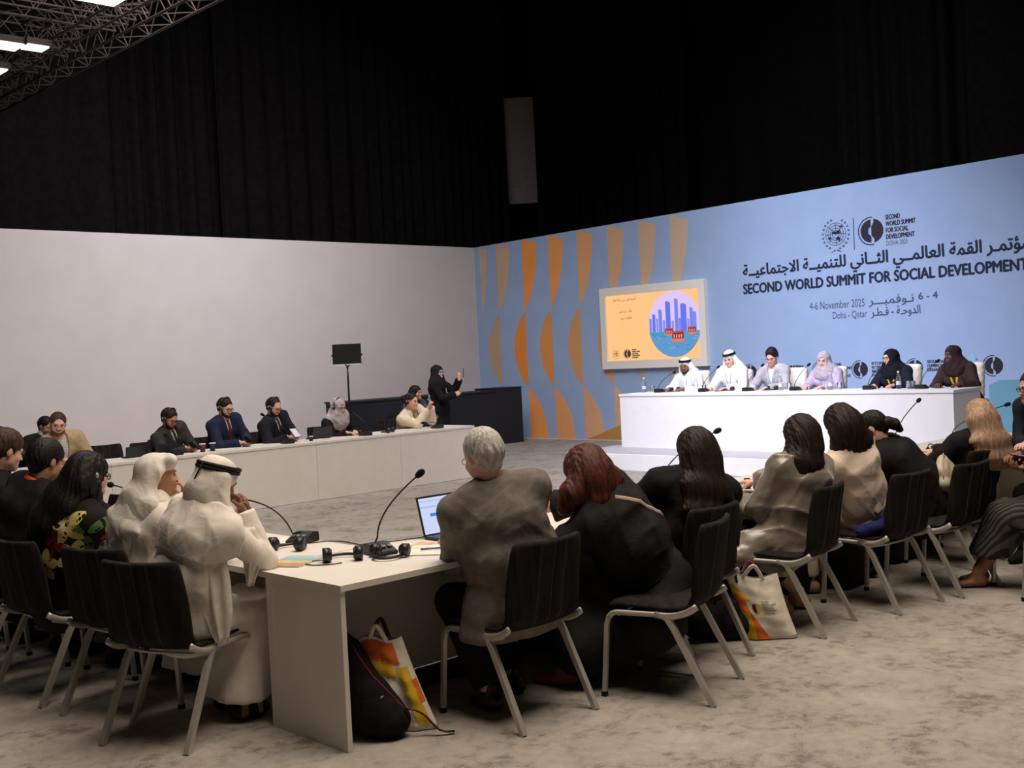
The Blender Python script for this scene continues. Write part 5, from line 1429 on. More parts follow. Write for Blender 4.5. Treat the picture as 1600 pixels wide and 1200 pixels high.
# ---- 10 man with white headcloth and black cord (nearest at left)
B = Body((2.62, 5.08, .54), 10, (2.76, 4.94, 1.185), yaw=0, pitch=24, roll=6, chest=4, s_=.97, lh=(3.00, 5.08, 1.0), rh=(2.87, 4.90, 1.02), lel=(.3, .5, -1), rel_=(.65, -.1, -1), shw=.175, bow=.05,
         knees=[(3.04, 5.22, .50), (3.02, 4.98, .50)], ankles=[(2.90, 5.20, .09), (2.86, 4.98, .09)])
t = person('man in a white robe and white headcloth with black head cord, elbow on the table', B)
body(t, B, 'brown', hands=(soft_hand(un(V3(-.4, -.5, .8)), V3(-1, .2, 0), .9), soft_hand(un(V3(-.2, .25, 1)), V3(-1, .3, 0), 1.0)), hh=.005, feet=True)
robe(t, B, C_kand, .0085, o=.022, seed=1, fold=.008, belly=.01, cuff=.02)
bk_ = -B.cfu
ghutra(t, B, C_kand, .006, left=[(B.N + B.clu * .09, .05, None)], right=[(B.N - B.clu * .085 + B.cfu * .01, .05, None)],
       back=[(B.N + bk_ * .03 + UP * .0, .080, (B.clu, 1.2))], tail=True, seed=2, fold=.008)
shawl(t, B, C_kand, .0075, [(B.SR - UP * .13, (-.05, .22, -1)), (B.C + B.cfu * .10 - UP * .02, (1, 0, -.2))], seed=2, fold=.010)
def cloth_fall(root, name, cs, ws, u, nn, m, pleats=2.5, depth=.012, th=.004):
    """a hanging length of cloth: centres, widths, width direction, outward direction"""
    T = rel(root); u = un(u); nn = un(nn); bm = bmesh.new(); rows = []
    P = bez(cs[0], cs[1], cs[2], 20, cs[3]); NW = 24
    for k, c in enumerate(P):
        q = k / 20; w = np.interp(q, np.linspace(0, 1, len(ws)), ws); row = []
        for i in range(NW + 1):
            a = i / NW * 2 - 1
            o = depth * math.sin(a * PI * pleats + q * 2.2) * (.5 + .5 * q) + depth * .5 * math.sin(a * 9 + q * 5) - .02 * a * a
            row.append(bm.verts.new(T(np.array(c) + u * (a * w / 2) + nn * o)))
        rows.append(row)
    for A_, B_ in zip(rows, rows[1:]):
        for i in range(NW): bm.faces.new((A_[i], A_[i + 1], B_[i + 1], B_[i]))
    o = obj(name, bm, m, root, True); md = o.modifiers.new('thickness', 'SOLIDIFY'); md.thickness = th; return o
cloth_fall(t, 'headcloth_end', [(2.62, 4.88, .95), (2.62, 4.80, .84), (2.63, 4.79, .62), (2.66, 4.80, .445)], [.15, .18, .17, .14, .06], V3(.75, -.66, 0), V3(-.66, -.75, 0), C_kand)
cloth_fall(t, 'headcloth_end', [(2.82, 4.82, .96), (2.84, 4.79, .85), (2.84, 4.80, .78), (2.83, 4.81, .68)], [.10, .10, .07, .03], V3(.75, -.66, 0), V3(-.66, -.75, 0), C_kand, pleats=1.5)
shoes(t, B, mat('black_sandal', (26, 22, 20), .6), h=.009, name='sandal')

# ---- 11 boy in white
B = Body((2.66, 5.68, .54), 8, (2.75, 5.52, 1.19), yaw=-18, pitch=2, chest=0, s_=.94, lh=(3.06, 5.45, 1.0), rh=(2.88, 5.48, 1.045), lel=(0, .3, -1), rel_=(.7, -.2, -1), shw=.165, bow=.04)
t = person('boy in a white robe and plain white headcloth, hand raised to his mouth', B)
body(t, B, 'tan', hands=(soft_hand(un(V3(-.3, -.3, 1)), V3(-.9, 0, -.3), .9), soft_hand(un(V3(-.12, .1, 1)), V3(-1, .5, 0), .75)), hh=.005)
robe(t, B, C_kand, .009, o=.030, seed=6, fold=.009)
bk_ = -B.cfu
hair_short(t, B, H_black, .006, thick=.004, low=-.04)
ghutra(t, B, C_kand, .006, left=[(B.N + B.clu * .08 + bk_ * .03, .05, None)], right=[(B.N - B.clu * .05 + bk_ * .07 + UP * .02, .040, None)],
       back=[(B.N + bk_ * .05 + UP * .03, .075, (B.clu, 1.25)), (B.C + bk_ * .09 + UP * .02, .055, (B.clu, 2.0)), (B.C + bk_ * .13 - B.u * .16, .030, (B.clu, 3.0))], cord=False, roll=True, seed=5, fold=.010, hole=((.055, .100, -.058), (.115, .130, .100)))
shawl(t, B, C_kand, .008, [(B.C - UP * .10, (.25, .35, -1)), (B.N - B.clu * .12, -B.clu)], seed=9, fold=.009, o=.034)
face_bits(t, B); shoes(t, B, mat('black_sandal', (26, 22, 20), .6), h=.012)
bm = bmesh.new(); T = rel(t)
for s_ in (.0, .05): bm_tube(bm, bez(T(B.C + bk_ * .17 - B.clu * (.03 + s_) - UP * .13), T(B.C + bk_ * .19 - B.clu * (.03 + s_ * 1.3) - UP * .20), T(B.C + bk_ * .16 - B.clu * (.02 + s_ * 1.8) - UP * .30), 6), .0035, 5)
obj('lanyard_cord', bm, M_black, t, True)

# ---- 12 woman in the floral blouse with headset
B = Body((2.55, 6.34, .53), 5, (2.66, 6.14, 1.175), yaw=0, pitch=10, chest=-4, s_=.97, lh=(3.10, 6.5, .80), rh=(3.10, 6.15, .80), lel=(0, .8, -1), rel_=(0, -1, -.8), shw=.175, bow=.03)
t = person('woman in a floral blouse with long black hair, glasses and a headset', B)
body(t, B, 'light', hands=(soft_hand(F_(0), DN, .4), soft_hand(F_(5), DN, .4)))
ff, blouse = simple_top(t, B, cloth('dark_floral_cloth', (34, 28, 24)), .009, o=.034, seed=13, name='blouse')
def petals(cx, n_, L, W, cols, a0=0.0, nm='printed_petal', sidev=None):
    """flower print: thin leaf shapes lying on the blouse around the point cx (origin, direction)"""
    o, n = cx; n = un(n); e1 = un(np.cross(UP, n)); e2 = np.cross(n, e1); T = rel(t)
    for k in range(n_):
        a = a0 + 2 * PI * k / n_; bm = bmesh.new(); rows = []
        for i in range(6):
            q = i / 5; w = W * math.sin(PI * (.12 + .8 * q)) ; row = []
            for sgn in (-1, 0, 1):
                v = e1 * (math.cos(a) * (L * (q * .9 + .1)) - math.sin(a) * w * sgn) + e2 * (math.sin(a) * (L * (q * .9 + .1)) + math.cos(a) * w * sgn)
                p = ff.surf(np.asarray(o) + v, n, .25) + n * .0035; row.append(bm.verts.new(T(p)))
            rows.append(row)
        for A_, B_ in zip(rows, rows[1:]):
            for j in (0, 1): bm.faces.new((A_[j], A_[j + 1], B_[j + 1], B_[j]))
        obj(nm, bm, mat('petal_%d' % cols[k % len(cols)][0], cols[k % len(cols)], .8), blouse, True)
YE = [(222, 206, 132), (210, 190, 112), (232, 216, 150)]
nr = un(-B.cfu - B.clu * .55); nb = un(-B.cfu * .8 - B.clu * 1.0)
petals((B.C - B.clu * .10 + B.u * .06, nr), 5, .115, .036, YE, .5)
petals((B.C - B.clu * .16 - B.u * .10, nb), 5, .10, .033, YE, 1.1)
petals((B.C - B.clu * .02 - B.u * .20, nr), 5, .09, .030, YE, .2)
petals((B.SR - B.u * .03, un(-B.clu - B.cfu * .5)), 3, .13, .026, [(86, 120, 62), (60, 96, 48)], 2.6)
petals((B.C - B.clu * .04 - B.u * .07, nr), 4, .10, .026, [(150, 28, 36), (128, 20, 30)], 2.8)
petals((B.ER + (B.SR - B.ER) * .4, un(-B.clu - B.cfu * .4)), 5, .075, .026, [(168, 40, 44), (206, 190, 112)], .8)
trousers(t, B, C_black, .014); shoes(t, B, C_black, h=.012)
bk_ = -B.cfu
long_hair(t, B, H_black, .006, [[((0, -.06, -.03), .085), (B.N + bk_ * .09 + B.clu * .03, .085, (B.clu, 1.5)), (B.C + bk_ * .14 + B.clu * .07, .065, (B.clu, 2.0)), (B.S + bk_ * .15 + B.clu * .09 + B.u * .05, .04, (B.clu, 2.2))],
                                [((.05, .01, -.05), .035), (B.N - B.clu * .09 + B.cfu * .06, .035, None), (B.SR + UP * .02 + B.cfu * .04, .02, None)]], thick=.020, seed=31, amp=.005, face=((0, .125, -.03), (.068, .080, .105)))
face_bits(t, B); spectacles(t, B, (22, 20, 20), .0032); headset(t, B)

# ---- 13 person with orange collar
B = Body((2.48, 6.98, .54), 8, (2.70, 6.82, 1.225), yaw=10, pitch=18, chest=4, s_=1.0, lh=(3.05, 7.15, .80), rh=(3.05, 6.8, .80), shw=.19, bow=.03)
t = person('person in black with short black hair and an orange collar', B)
body(t, B, 'tan', hands=(soft_hand(F_(0), DN, .4), soft_hand(F_(5), DN, .4)))
f, _ = simple_top(t, B, C_black, .012, o=.036, seed=14, name='sweater')
f = Field(); f.cone(B.N - B.u * .03, B.N + B.u * .06, .112, .082, k=.01, sq=(B.clu, 1.1)); f.cone(B.N, B.N + B.u * .3, .062, .07, k=.005, m='s'); f.half(B.N + B.u * .055, B.u, .004); field_mesh('collar', f, cloth('orange_cloth', (226, 84, 40)), t, .008)
f = Field(); f.cone(B.N - B.u * .02 + B.clu * .05, B.N + B.u * .055 + B.clu * .05 - B.cfu * .0, .055, .045, k=.01); f.half(B.N + B.clu * .055, -B.clu, .005); field_mesh('shirt_collar', f, C_white, t, .008)
trousers(t, B, C_black, .014); shoes(t, B, C_black, h=.012); hair_short(t, B, H_black, .006, thick=.020, vol=.012, low=-.075, seed=7); face_bits(t, B)

# ---- 14 brown-haired person at the left edge
B = Body((2.40, 7.72, .54), 0, (2.68, 7.40, 1.275), yaw=0, pitch=20, chest=-5, s_=1.0, lh=(3.05, 7.9, .80), rh=(3.05, 7.5, .80), shw=.18)
t = person('brown-haired person at the left photo edge behind the orange collar', B)
body(t, B, 'light', hands=(soft_hand(F_(0), DN, .4), soft_hand(F_(5), DN, .4)))
simple_top(t, B, C_black, .014, o=.034, seed=16, name='jacket'); trousers(t, B, C_black, .016); shoes(t, B, C_black, h=.012)
hair_short(t, B, H_brown, .007, thick=.024, vol=.015, low=-.09, seed=9); face_bits(t, B)

# ================================================================ far row, facing the camera
hf, hl = .012, .007
def far_man(hip, head, heading, yaw, pitch, label, suit, shirt, tie, sk, hair, lh, rh, phone=False, hs=True, bd=True, spec=True, recede=0, s_=1.0, roll=0, cuffw=1, seed=0, chest=None, full=True):
    B = Body(hip, heading, head, yaw=yaw, pitch=pitch, roll=roll, s_=s_, chest=chest, lh=lh, rh=rh, shw=.182, lel=(.7, .3, -.8), rel_=(-.8, .3, -.8))
    t = person(label, B)
    body(t, B, sk, h=.02, hh=.006, hands=(soft_hand(un(V3(-.4, -.8, .1)), DN, .6), soft_hand(un(V3(.5, -.8, .1)), DN, .6)), hnd_h=.006)
    jacket(t, B, suit, hf, shirt=shirt, tie=tie, seed=seed, fold=.008, cuffw=cuffw, vneck=.30, belly=.01)
    trousers(t, B, suit, .02); shoes(t, B, C_black, h=.016)
    hair_short(t, B, hair, .006, recede=recede, seed=seed, thick=.009)
    face_bits(t, B)
    if bd: beard(t, B, H_beard, .005, full=full)
    if spec: spectacles(t, B, r=.0028)
    if hs: headset(t, B)
    return t, B
S_char = cloth('charcoal_cloth', (58, 54, 52)); S_navy = cloth('navy_cloth', (36, 42, 66)); S_ink = cloth('ink_cloth', (32, 32, 42)); S_tan = cloth('tan_cloth', (178, 156, 122), (166, 142, 108), 16)
T_dark = cloth('dark_tie_cloth', (52, 42, 44)); T_red = cloth('maroon_tie_cloth', (92, 40, 40))
# tan blazer
B = Body((5.34, 13.12, .54), -85, (5.24, 12.86, 1.20), yaw=-106, pitch=14, roll=-6, chest=-88, s_=1.08, lh=(5.40, 12.70, .79), rh=(5.22, 12.66, .79), lel=(.9, .3, -.8), rel_=(-.9, .3, -.8), shw=.195)
t = person('bearded man in a tan blazer over a checked shirt, looking down', B)
body(t, B, 'pink', h=.02, hands=(soft_hand(un(V3(-.8, -.5, 0)), DN, .4), soft_hand(un(V3(.3, -.9, 0)), DN, .4)), hnd_h=.006)
def checked():
    m = cloth('checked_shirt_cloth', (214, 214, 216)); nt = m.node_tree; bs = nt.nodes['Principled BSDF']; tc = [n for n in nt.nodes if n.bl_idname == 'ShaderNodeTexCoord'][0]
    ck = nt.nodes.new('ShaderNodeTexBrick'); ck.offset = 0; ck.inputs['Scale'].default_value = 26; ck.inputs['Mortar Size'].default_value = .035; ck.inputs['Brick Width'].default_value = .5; ck.inputs['Row Height'].default_value = .5
    ck.inputs['Color1'].default_value = lin((212, 212, 214)); ck.inputs['Color2'].default_value = lin((200, 202, 208)); ck.inputs['Mortar'].default_value = lin((60, 70, 90))
    mp = nt.nodes.new('ShaderNodeMapping'); mp.inputs['Rotation'].default_value = (PI / 2, 0, 0)
    nt.links.new(tc.outputs['Object'], mp.inputs['Vector']); nt.links.new(mp.outputs[0], ck.inputs['Vector']); nt.links.new(ck.outputs['Color'], bs.inputs['Base Color']); return m
jacket(t, B, S_tan, .012, shirt=checked(), seed=3, fold=.009, vneck=.42, vw=.072, cuffw=0, belly=.03)
trousers(t, B, C_black, .02); shoes(t, B, C_black, h=.016); hair_short(t, B, H_brown, .006, thick=.010, vol=.0, seed=3); face_bits(t, B, brow=(110, 74, 54)); beard(t, B, hairm('ginger_beard', (120, 74, 52), (86, 50, 38), .7), .005)
spectacles(t, B, (150, 70, 60), .0018)
far_man((6.72, 13.15, .54), (6.60, 12.86, 1.165), -80, -70, 30, 'man in a charcoal suit with short dark hair, wearing a silver-capped headset, left of the tea cup', S_char, C_white, T_dark, 'tan', H_dark, (6.76, 12.66, .80), (6.66, 12.60, .80), seed=1, chest=-70)[0]['label'] = 'man in a charcoal suit with a silver-capped headset, holding a phone'
far_man((7.45, 13.12, .54), (7.37, 12.88, 1.245), -82, -74, 22, 'young bearded man in a navy suit with maroon tie and glasses', S_navy, C_white, T_red, 'light', H_dark, (7.52, 12.66, .80), (7.40, 12.62, .80), seed=2, chest=-78)
far_man((8.20, 13.12, .54), (8.08, 12.88, 1.205), -80, -70, 26, 'balding man in a near-black suit tapping a white phone', S_ink, C_white, T_dark, 'pink', H_dark, (8.22, 12.66, .83), (8.10, 12.62, .81), recede=.035, seed=4, chest=-70)
# man hidden behind the tan blazer
B = Body((5.55, 14.35, .54), -80, (5.62, 14.15, 1.13), yaw=-70, pitch=20, chest=-95, lh=(5.9, 13.9, .8), rh=(5.3, 13.9, .8))
t = person('person in black with a white collar, half hidden behind the tan blazer', B)
body(t, B, 'tan', h=.02); simple_top(t, B, C_black, .014, name='jacket', fold=.007); hair_short(t, B, H_black, .008, low=-.08)
f = Field(); f.cone(B.N - B.u * .03, B.N + B.u * .05, .085, .07, k=.01, sq=(B.clu, 1.15)); field_mesh('shirt_collar', f, C_white, t, .01); trousers(t, B, C_black, .02); shoes(t, B, C_black, h=.018)
chair(5.55, 14.42, -85, 'black chair of the person half hidden behind the tan blazer')
# sliver of a face at the left edge
B = Body((4.78, 13.6, .54), -85, (4.80, 13.42, 1.08), yaw=-30, pitch=10, chest=-80, lh=(5.0, 12.6, .80), rh=(4.6, 12.6, .80), s_=1.0)
t = person('person at the far left edge, only the side of the face in view', B)
body(t, B, 'light', h=.02); simple_top(t, B, S_char, .014, name='jacket'); hair_short(t, B, H_brown, .008); trousers(t, B, C_black, .02); shoes(t, B, C_black, h=.018); face_bits(t, B)
chair(4.72, 13.68, -88, 'black chair at the far left edge behind the far desks')

# woman in the grey headscarf
B = Body((9.18, 13.1, .53), -82, (9.10, 12.88, 1.135), yaw=-76, pitch=14, chest=-86, s_=.96, lh=(9.22, 12.70, .79), rh=(9.05, 12.66, .79), shw=.17)
t = person('woman in a grey headscarf and black robe with yellow lanyard and headset', B)
body(t, B, 'light', h=.02, hands=(soft_hand(V3(-.5, -.8, 0), DN, .5), soft_hand(V3(.4, -.8, 0), DN, .5)), hnd_h=.006)
f = robe(t, B, C_black, .014, seed=3, fold=.008); hijab(t, B, cloth('grey_scarf_cloth', (186, 174, 176), (164, 152, 156), 16), .008, seed=4, chest=.18, back=.1, fold=.012)
lanyard(t, f, B, C_yel, drop=.30, badge=C_white, w=.013, spread=.06); face_bits(t, B); headset(t, B); spectacles(t, B, r=.002)
# woman in the cream jacket filming with a phone
B = Body((10.52, 13.12, .53), -66, (10.36, 12.86, 1.135), yaw=-74, pitch=8, chest=-76, s_=.99, lh=(10.52, 12.62, 1.03), rh=(10.42, 12.58, 1.01), lel=(.5, .3, -1), rel_=(-.6, .1, -1), shw=.18)
t = person('woman in a cream jacket holding up a phone, dark hair in a bun', B)
body(t, B, 'light', h=.02, hands=(soft_hand(un(V3(-.15, -.25, 1)), V3(-.5, .5, 0), .6), soft_hand(un(V3(.3, -.2, 1)), V3(.6, -.3, 0), .6)), hnd_h=.006)
jacket(t, B, cloth('cream_cloth', (228, 210, 186), (218, 198, 172)), .012, shirt=cloth('ochre_top_cloth', (214, 196, 170)), seed=8, fold=.009, vneck=.22, vw=.045, belly=.01)
trousers(t, B, C_black, .02); shoes(t, B, C_black, h=.016); hair_short(t, B, H_dark, .006, thick=.008, low=-.08)
f = Field(); f.k = .02; f.frame(B.HR, B.H); f.ell((0, -.135, .02), (.05, .05, .05)); f.frame(); f.disp = folds(3, .006, 90); f.amp = .008; field_mesh('hair_bun', f, H_dark, t, .008)
face_bits(t, B); headset(t, B)
f = Field(); torso(f, B, .03); lanyard(t, f, B, mat('brown_beads', (92, 58, 40), .5), drop=.16, w=.008, spread=.05)
# woman smiling behind her
B = Body((11.55, 14.35, .53), -80, (11.50, 14.15, 1.20), yaw=-75, pitch=0, chest=-80, s_=.96, shw=.17, lh=(11.6, 13.8, .8), rh=(11.3, 13.8, .8))
t = person('smiling woman with dark hair peeking from behind the cream jacket', B)
body(t, B, 'tan', h=.02); simple_top(t, B, cloth('slate_cloth', (74, 84, 92)), .014, name='sweater'); long_hair(t, B, H_black, .009, [[((0, -.05, -.03), .08), (B.N - B.cfu * .06, .08, (B.clu, 1.4))], [((.06, 0, -.04), .03), (B.N - B.clu * .09, .03, None)], [((-.06, 0, -.04), .03), (B.N + B.clu * .09, .03, None)]], thick=.012)
face_bits(t, B); trousers(t, B, C_black, .02); shoes(t, B, C_black, h=.018); chair(11.55, 14.45, -85, 'black chair under the smiling woman behind the cream jacket')
# standing woman in black filming
B = Body((12.38, 14.62, .90), -60, (12.33, 14.58, 1.50), yaw=-76, pitch=0, chest=-62, s_=.96, sit=False, lh=(12.66, 14.42, 1.36), rh=(12.48, 14.36, 1.12), lel=(.5, .1, -1), rel_=(-.9, -.2, -.7), shw=.175, bow=.0)
t = person('woman standing in black headscarf and coat, raising a phone', B)
body(t, B, 'light', h=.02, hands=(soft_hand(un(V3(.15, -.1, 1)), V3(.1, .9, 0), .7), soft_hand(un(V3(.7, -.2, .2)), V3(-.2, -.6, .4), .6)), hnd_h=.006)
f = Field(); torso(f, B, .030); arms(f, B, .022, 1.0, cuff=.008); f.cone(B.S, B.pel, .13, .145, k=.05, sq=(B.l, 1.4)); f.cone(B.pel, V3(B.pel[0], B.pel[1], .45), .15, .16, k=.06, sq=(B.l, 1.35)); f.cone(V3(B.pel[0], B.pel[1], .45), V3(B.pel[0], B.pel[1], .12), .16, .19, k=.06, sq=(B.l, 1.2))
f.disp = folds(90, .010, 26, (1, 1, .4), ridge=.8); f.amp = .015; f.half((0, 0, .10), (0, 0, -1), .01); fb = f; field_mesh('coat', f, C_black, t, .012)
hijab(t, B, cloth('black_scarf_cloth', (34, 32, 34)), .008, seed=9, chest=.12, fold=.010); face_bits(t, B); spectacles(t, B, r=.0022)
ribbon_on(t, fb, [(B.N - B.u * (.10 + .03 * i) + B.clu * .03, B.cfu) for i in range(7)], .020, C_white, 'lanyard'); shoes(t, B, C_black, h=.016)

# ================================================================ the speakers, facing the camera side (towards -x)
FL = .238
def speaker(y, head, yaw, pitch, label, s_=1.0, roll=0, chest=180, lh=None, rh=None, shw=.18, x=14.36):
    B = Body((x, y, FL + .53), 180, head, yaw=yaw, pitch=pitch, roll=roll, chest=chest, s_=s_, floor=FL, lh=lh or (13.88, y - .14, 1.09), rh=rh or (13.88, y + .14, 1.09), lel=(.2, -.7, -.8), rel_=(.2, .7, -.8), shw=shw,
             knees=[(14.12, y - .14, FL + .5), (14.12, y + .14, FL + .5)], ankles=[(14.16, y - .14, FL + .09), (14.16, y + .14, FL + .09)])
    return person(label, B), B
hs_ = (soft_hand(V3(-1, .3, 0), DN, .5), soft_hand(V3(-1, -.3, 0), DN, .5))
t, B = speaker(10.80, (14.16, 10.84, 1.435), 198, 12, 'speaker in white robe and headcloth with moustache, leftmost on the podium')
body(t, B, 'brown', h=.02, hands=hs_, hnd_h=.006); f = robe(t, B, C_kand2, .013, seed=1)
ghutra(t, B, C_kand2, .008, left=[(B.SL + B.cfu * .0 + UP * .03, .05, None), (B.SL + B.cfu * .06 - UP * .08, .05, None)], right=[(B.N - B.clu * .11 - B.cfu * .02, .05, None)], back=[(B.N - B.cfu * .08, .10, (B.clu, 1.4)), (B.C - B.cfu * .08, .09, (B.clu, 1.6))], seed=4)
face_bits(t, B, lip=(120, 70, 60)); beard(t, B, H_beard, .005, full=False); lanyard(t, f, B, mat('grey_ribbon', (150, 140, 140), .6), .26, w=.005, spread=.05)
t, B = speaker(10.02, (14.18, 10.02, 1.515), 190, 18, 'young speaker in white with a tall tilted black head cord', roll=6)
body(t, B, 'light', h=.02, hands=hs_, hnd_h=.006); f = robe(t, B, C_kand2, .013, seed=2)
ghutra(t, B, C_kand2, .008, left=[(B.SL + UP * .04, .05, None), (B.SL + B.cfu * .07 - UP * .08, .06, None)], right=[(B.N - B.clu * .11, .045, None)], back=[(B.N - B.cfu * .08, .10, (B.clu, 1.4)), (B.C - B.cfu * .08, .09, (B.clu, 1.6))], seed=6)
face_bits(t, B, closed=True); lanyard(t, f, B, mat('grey_ribbon', (150, 140, 140), .6), .26, w=.005, spread=.06)
t, B = speaker(9.30, (14.20, 9.30, 1.510), 190, 20, 'speaker in a light grey blazer with dark short hair and glasses')
body(t, B, 'pink', h=.02, hands=hs_, hnd_h=.006); f, g = jacket(t, B, cloth('light_grey_cloth', (176, 172, 178)), .012, shirt=C_kand2, seed=5, vneck=.3, fold=.009, cuffw=1, vw=.066)
hair_short(t, B, H_black, .006, thick=.016, vol=.030, seed=4); face_bits(t, B, closed=True); spectacles(t, B, r=.0018); lanyard(t, g, B, C_blueband, .28, badge=mat('blue_badge', (140, 180, 226), .5), w=.011, spread=.05)
trousers(t, B, S_char, .02); shoes(t, B, C_black, h=.018)
def hijab_speaker(y, head, yaw, pitch, label, scarf, dress, sk, lan, s_=.96, roll=0, rgbl=None):
    t, B = speaker(y, head, yaw, pitch, label, s_=s_, roll=roll, shw=.17)
    body(t, B, sk, h=.02, hands=hs_, hnd_h=.006); f = robe(t, B, dress, .013, seed=int(y * 10), fold=.008, bust=.005)
    hijab(t, B, scarf, .008, seed=int(y * 7), chest=.15, fold=.010); face_bits(t, B)
    lanyard(t, f, B, lan, .27, badge=C_white, w=.014, spread=.06)
    return t, B
hijab_speaker(8.42, (14.20, 8.46, 1.440), 188, 10, 'speaker in a lilac-grey headscarf and pale patterned robe', cloth('lilac_scarf_cloth', (178, 168, 178), (166, 154, 166), 14), cloth('lilac_robe_cloth', (188, 176, 196), (160, 146, 176), 26), 'light', C_blueband)
t, B = hijab_speaker(7.40, (14.20, 7.46, 1.440), 158, 2, 'speaker in a black headscarf and glasses with yellow lanyard, turned aside', cloth('ink_scarf_cloth', (26, 26, 36)), cloth('ink_robe_cloth', (30, 32, 48)), 'light', C_yel)
spectacles(t, B, r=.0022)
hijab_speaker(6.52, (14.18, 6.60, 1.455), 156, 2, 'speaker in a dark brown headscarf and robe, rightmost on the podium', cloth('brown_scarf_cloth', (58, 42, 44)), cloth('brown_robe_cloth', (62, 48, 48)), 'dark', C_yel)
# ================================================================ things on the tables and on the floor
TZ = .7465; PZ = 1.0485; RZ = TZ
M_foam = mat('black_foam', (16, 16, 17), .95); M_grey = mat('grey_buttons', (120, 122, 124), .5)
def mic(x, y, head, pts, label, z=TZ, group='gooseneck microphones on the tables'):
    """base with sloping front; stem through world points; foam head"""
    t = thing('microphone', label, 'microphone', (x, y, z), D(head), group)
    bm = bmesh.new(); bm_prism(bm, [(-.075, 0), (-.07, .052), (-.02, .056), (.075, .018), (.078, 0)], -.062, .062, lambda a, b, d: (a, d, b)); bmesh.ops.bevel(bm, geom=bm.edges[:], offset=.004, segments=2, affect='EDGES')
    b_ = obj('base', bm, M_black, t)
    bm = bmesh.new()
    for q in (-.035, 0, .035): bm_box(bm, (.035, q, .041), (.02, .022, .006), ry(.38).tolist() and Matrix.Rotation(.38, 3, 'Y'))
    obj('button', bm, M_grey, b_)
    inv = t.matrix_basis.inverted()
    P = [inv @ Vector(p) for p in pts]
    st = bez(P[0], P[1], P[2], 12) if len(P) == 3 else P
    bm = bmesh.new(); bm_tube(bm, [(-.045, 0, .05)] + [p for p in st if (p - Vector((-.045, 0, .05))).length > .02], .0045, 6); obj('gooseneck', bm, M_black, t, True)
    d = (st[-1] - st[-2]).normalized(); bm = bmesh.new(); bm_tube(bm, [st[-1] + d * a for a in (-.012, -.004, .012, .03, .042, .048)], [.007, .014, .018, .018, .013, .004], 10); obj('foam_head', bm, M_foam, t, True)
    return t
M1 = mic(3.50, 5.36, 200, [(3.45, 5.38, .80), (3.40, 5.42, .98), (3.02, 5.24, 1.055)], 'gooseneck microphone bent low toward the man with the black head cord')
mic(3.50, 4.66, 265, [(3.52, 4.70, .80), (3.53, 4.74, .94), (3.64, 4.50, 1.135)], 'gooseneck microphone with raised foam tip on the corner desk')
mic(4.62, 4.72, 270, [(4.62, 4.74, .80), (4.60, 4.78, 1.0), (4.50, 4.60, .98)], 'gooseneck microphone curving up before the redheaded woman')
mic(5.78, 4.62, 270, [(5.78, 4.66, .80), (5.80, 4.70, 1.0), (6.17, 4.50, 1.15)], 'gooseneck microphone whose tip shows beside the long dark hair')
mic(7.30, 4.74, 270, [(7.30, 4.76, .80), (7.2, 4.8, .92), (7.05, 4.62, .86)], 'microphone with low bent neck beyond the satin jacket')
mic(8.95, 4.66, 250, [(8.93, 4.70, .80), (9.0, 4.72, .98), (9.40, 4.70, 1.15)], 'thin gooseneck microphone rising right of the bowed woman')
mic(9.95, 4.62, 270, [(9.95, 4.66, .80), (9.97, 4.70, .92), (10.25, 4.30, 1.06)], 'gooseneck microphone between the blond hair and the man in the dark suit')
mic(9.05, 4.36, 200, [(9.0, 4.36, .80), (8.9, 4.38, .86), (8.82, 4.34, .80)], 'microphone base with folded neck left of the blond woman')
mic(3.42, 6.95, 190, [(3.38, 6.96, .80), (3.36, 6.97, .97), (3.0, 6.62, 1.06)], 'gooseneck microphone angled to the woman in glasses')
for x, y, hd, pts, lab in ((6.42, 12.40, 90, [(6.42, 12.36, .80), (6.42, 12.34, .93), (6.38, 12.52, .98)], 'microphone before the man in the charcoal suit'),
                           (7.95, 12.40, 90, [(7.95, 12.36, .80), (7.95, 12.34, .95), (7.72, 12.55, 1.12)], 'microphone with long neck before the near-black suit'),
                           (9.16, 12.38, 90, [(9.16, 12.34, .80), (9.16, 12.33, .95), (9.06, 12.52, 1.06)], 'microphone upright before the grey headscarf'),
                           (10.40, 12.36, 90, [(10.40, 12.33, .80), (10.3, 12.32, .86), (10.2, 12.40, .84)], 'microphone lying low before the cream jacket')):
    mic(x, y, hd, pts, lab, group='gooseneck microphones on the far desks')
for i, (yb, yt, zt, lab) in enumerate(((11.00, 10.74, 1.34, 'podium microphone of the leftmost speaker'), (10.17, 9.93, 1.395, 'podium microphone of the young speaker with the tilted head cord'), (9.40, 9.17, 1.40, 'podium microphone of the speaker in the light blazer'),
                                   (8.62, 8.43, 1.385, 'podium microphone at the lilac headscarf'), (7.52, 7.33, 1.36, 'podium microphone at the black headscarf'), (6.80, 6.60, 1.38, 'podium microphone at the dark brown headscarf'))):
    mic(13.72, yb, 0, [(13.68, yb, 1.10), (13.70, yb - .02, 1.24), (13.74, yt, zt)], lab, PZ, 'podium microphones')

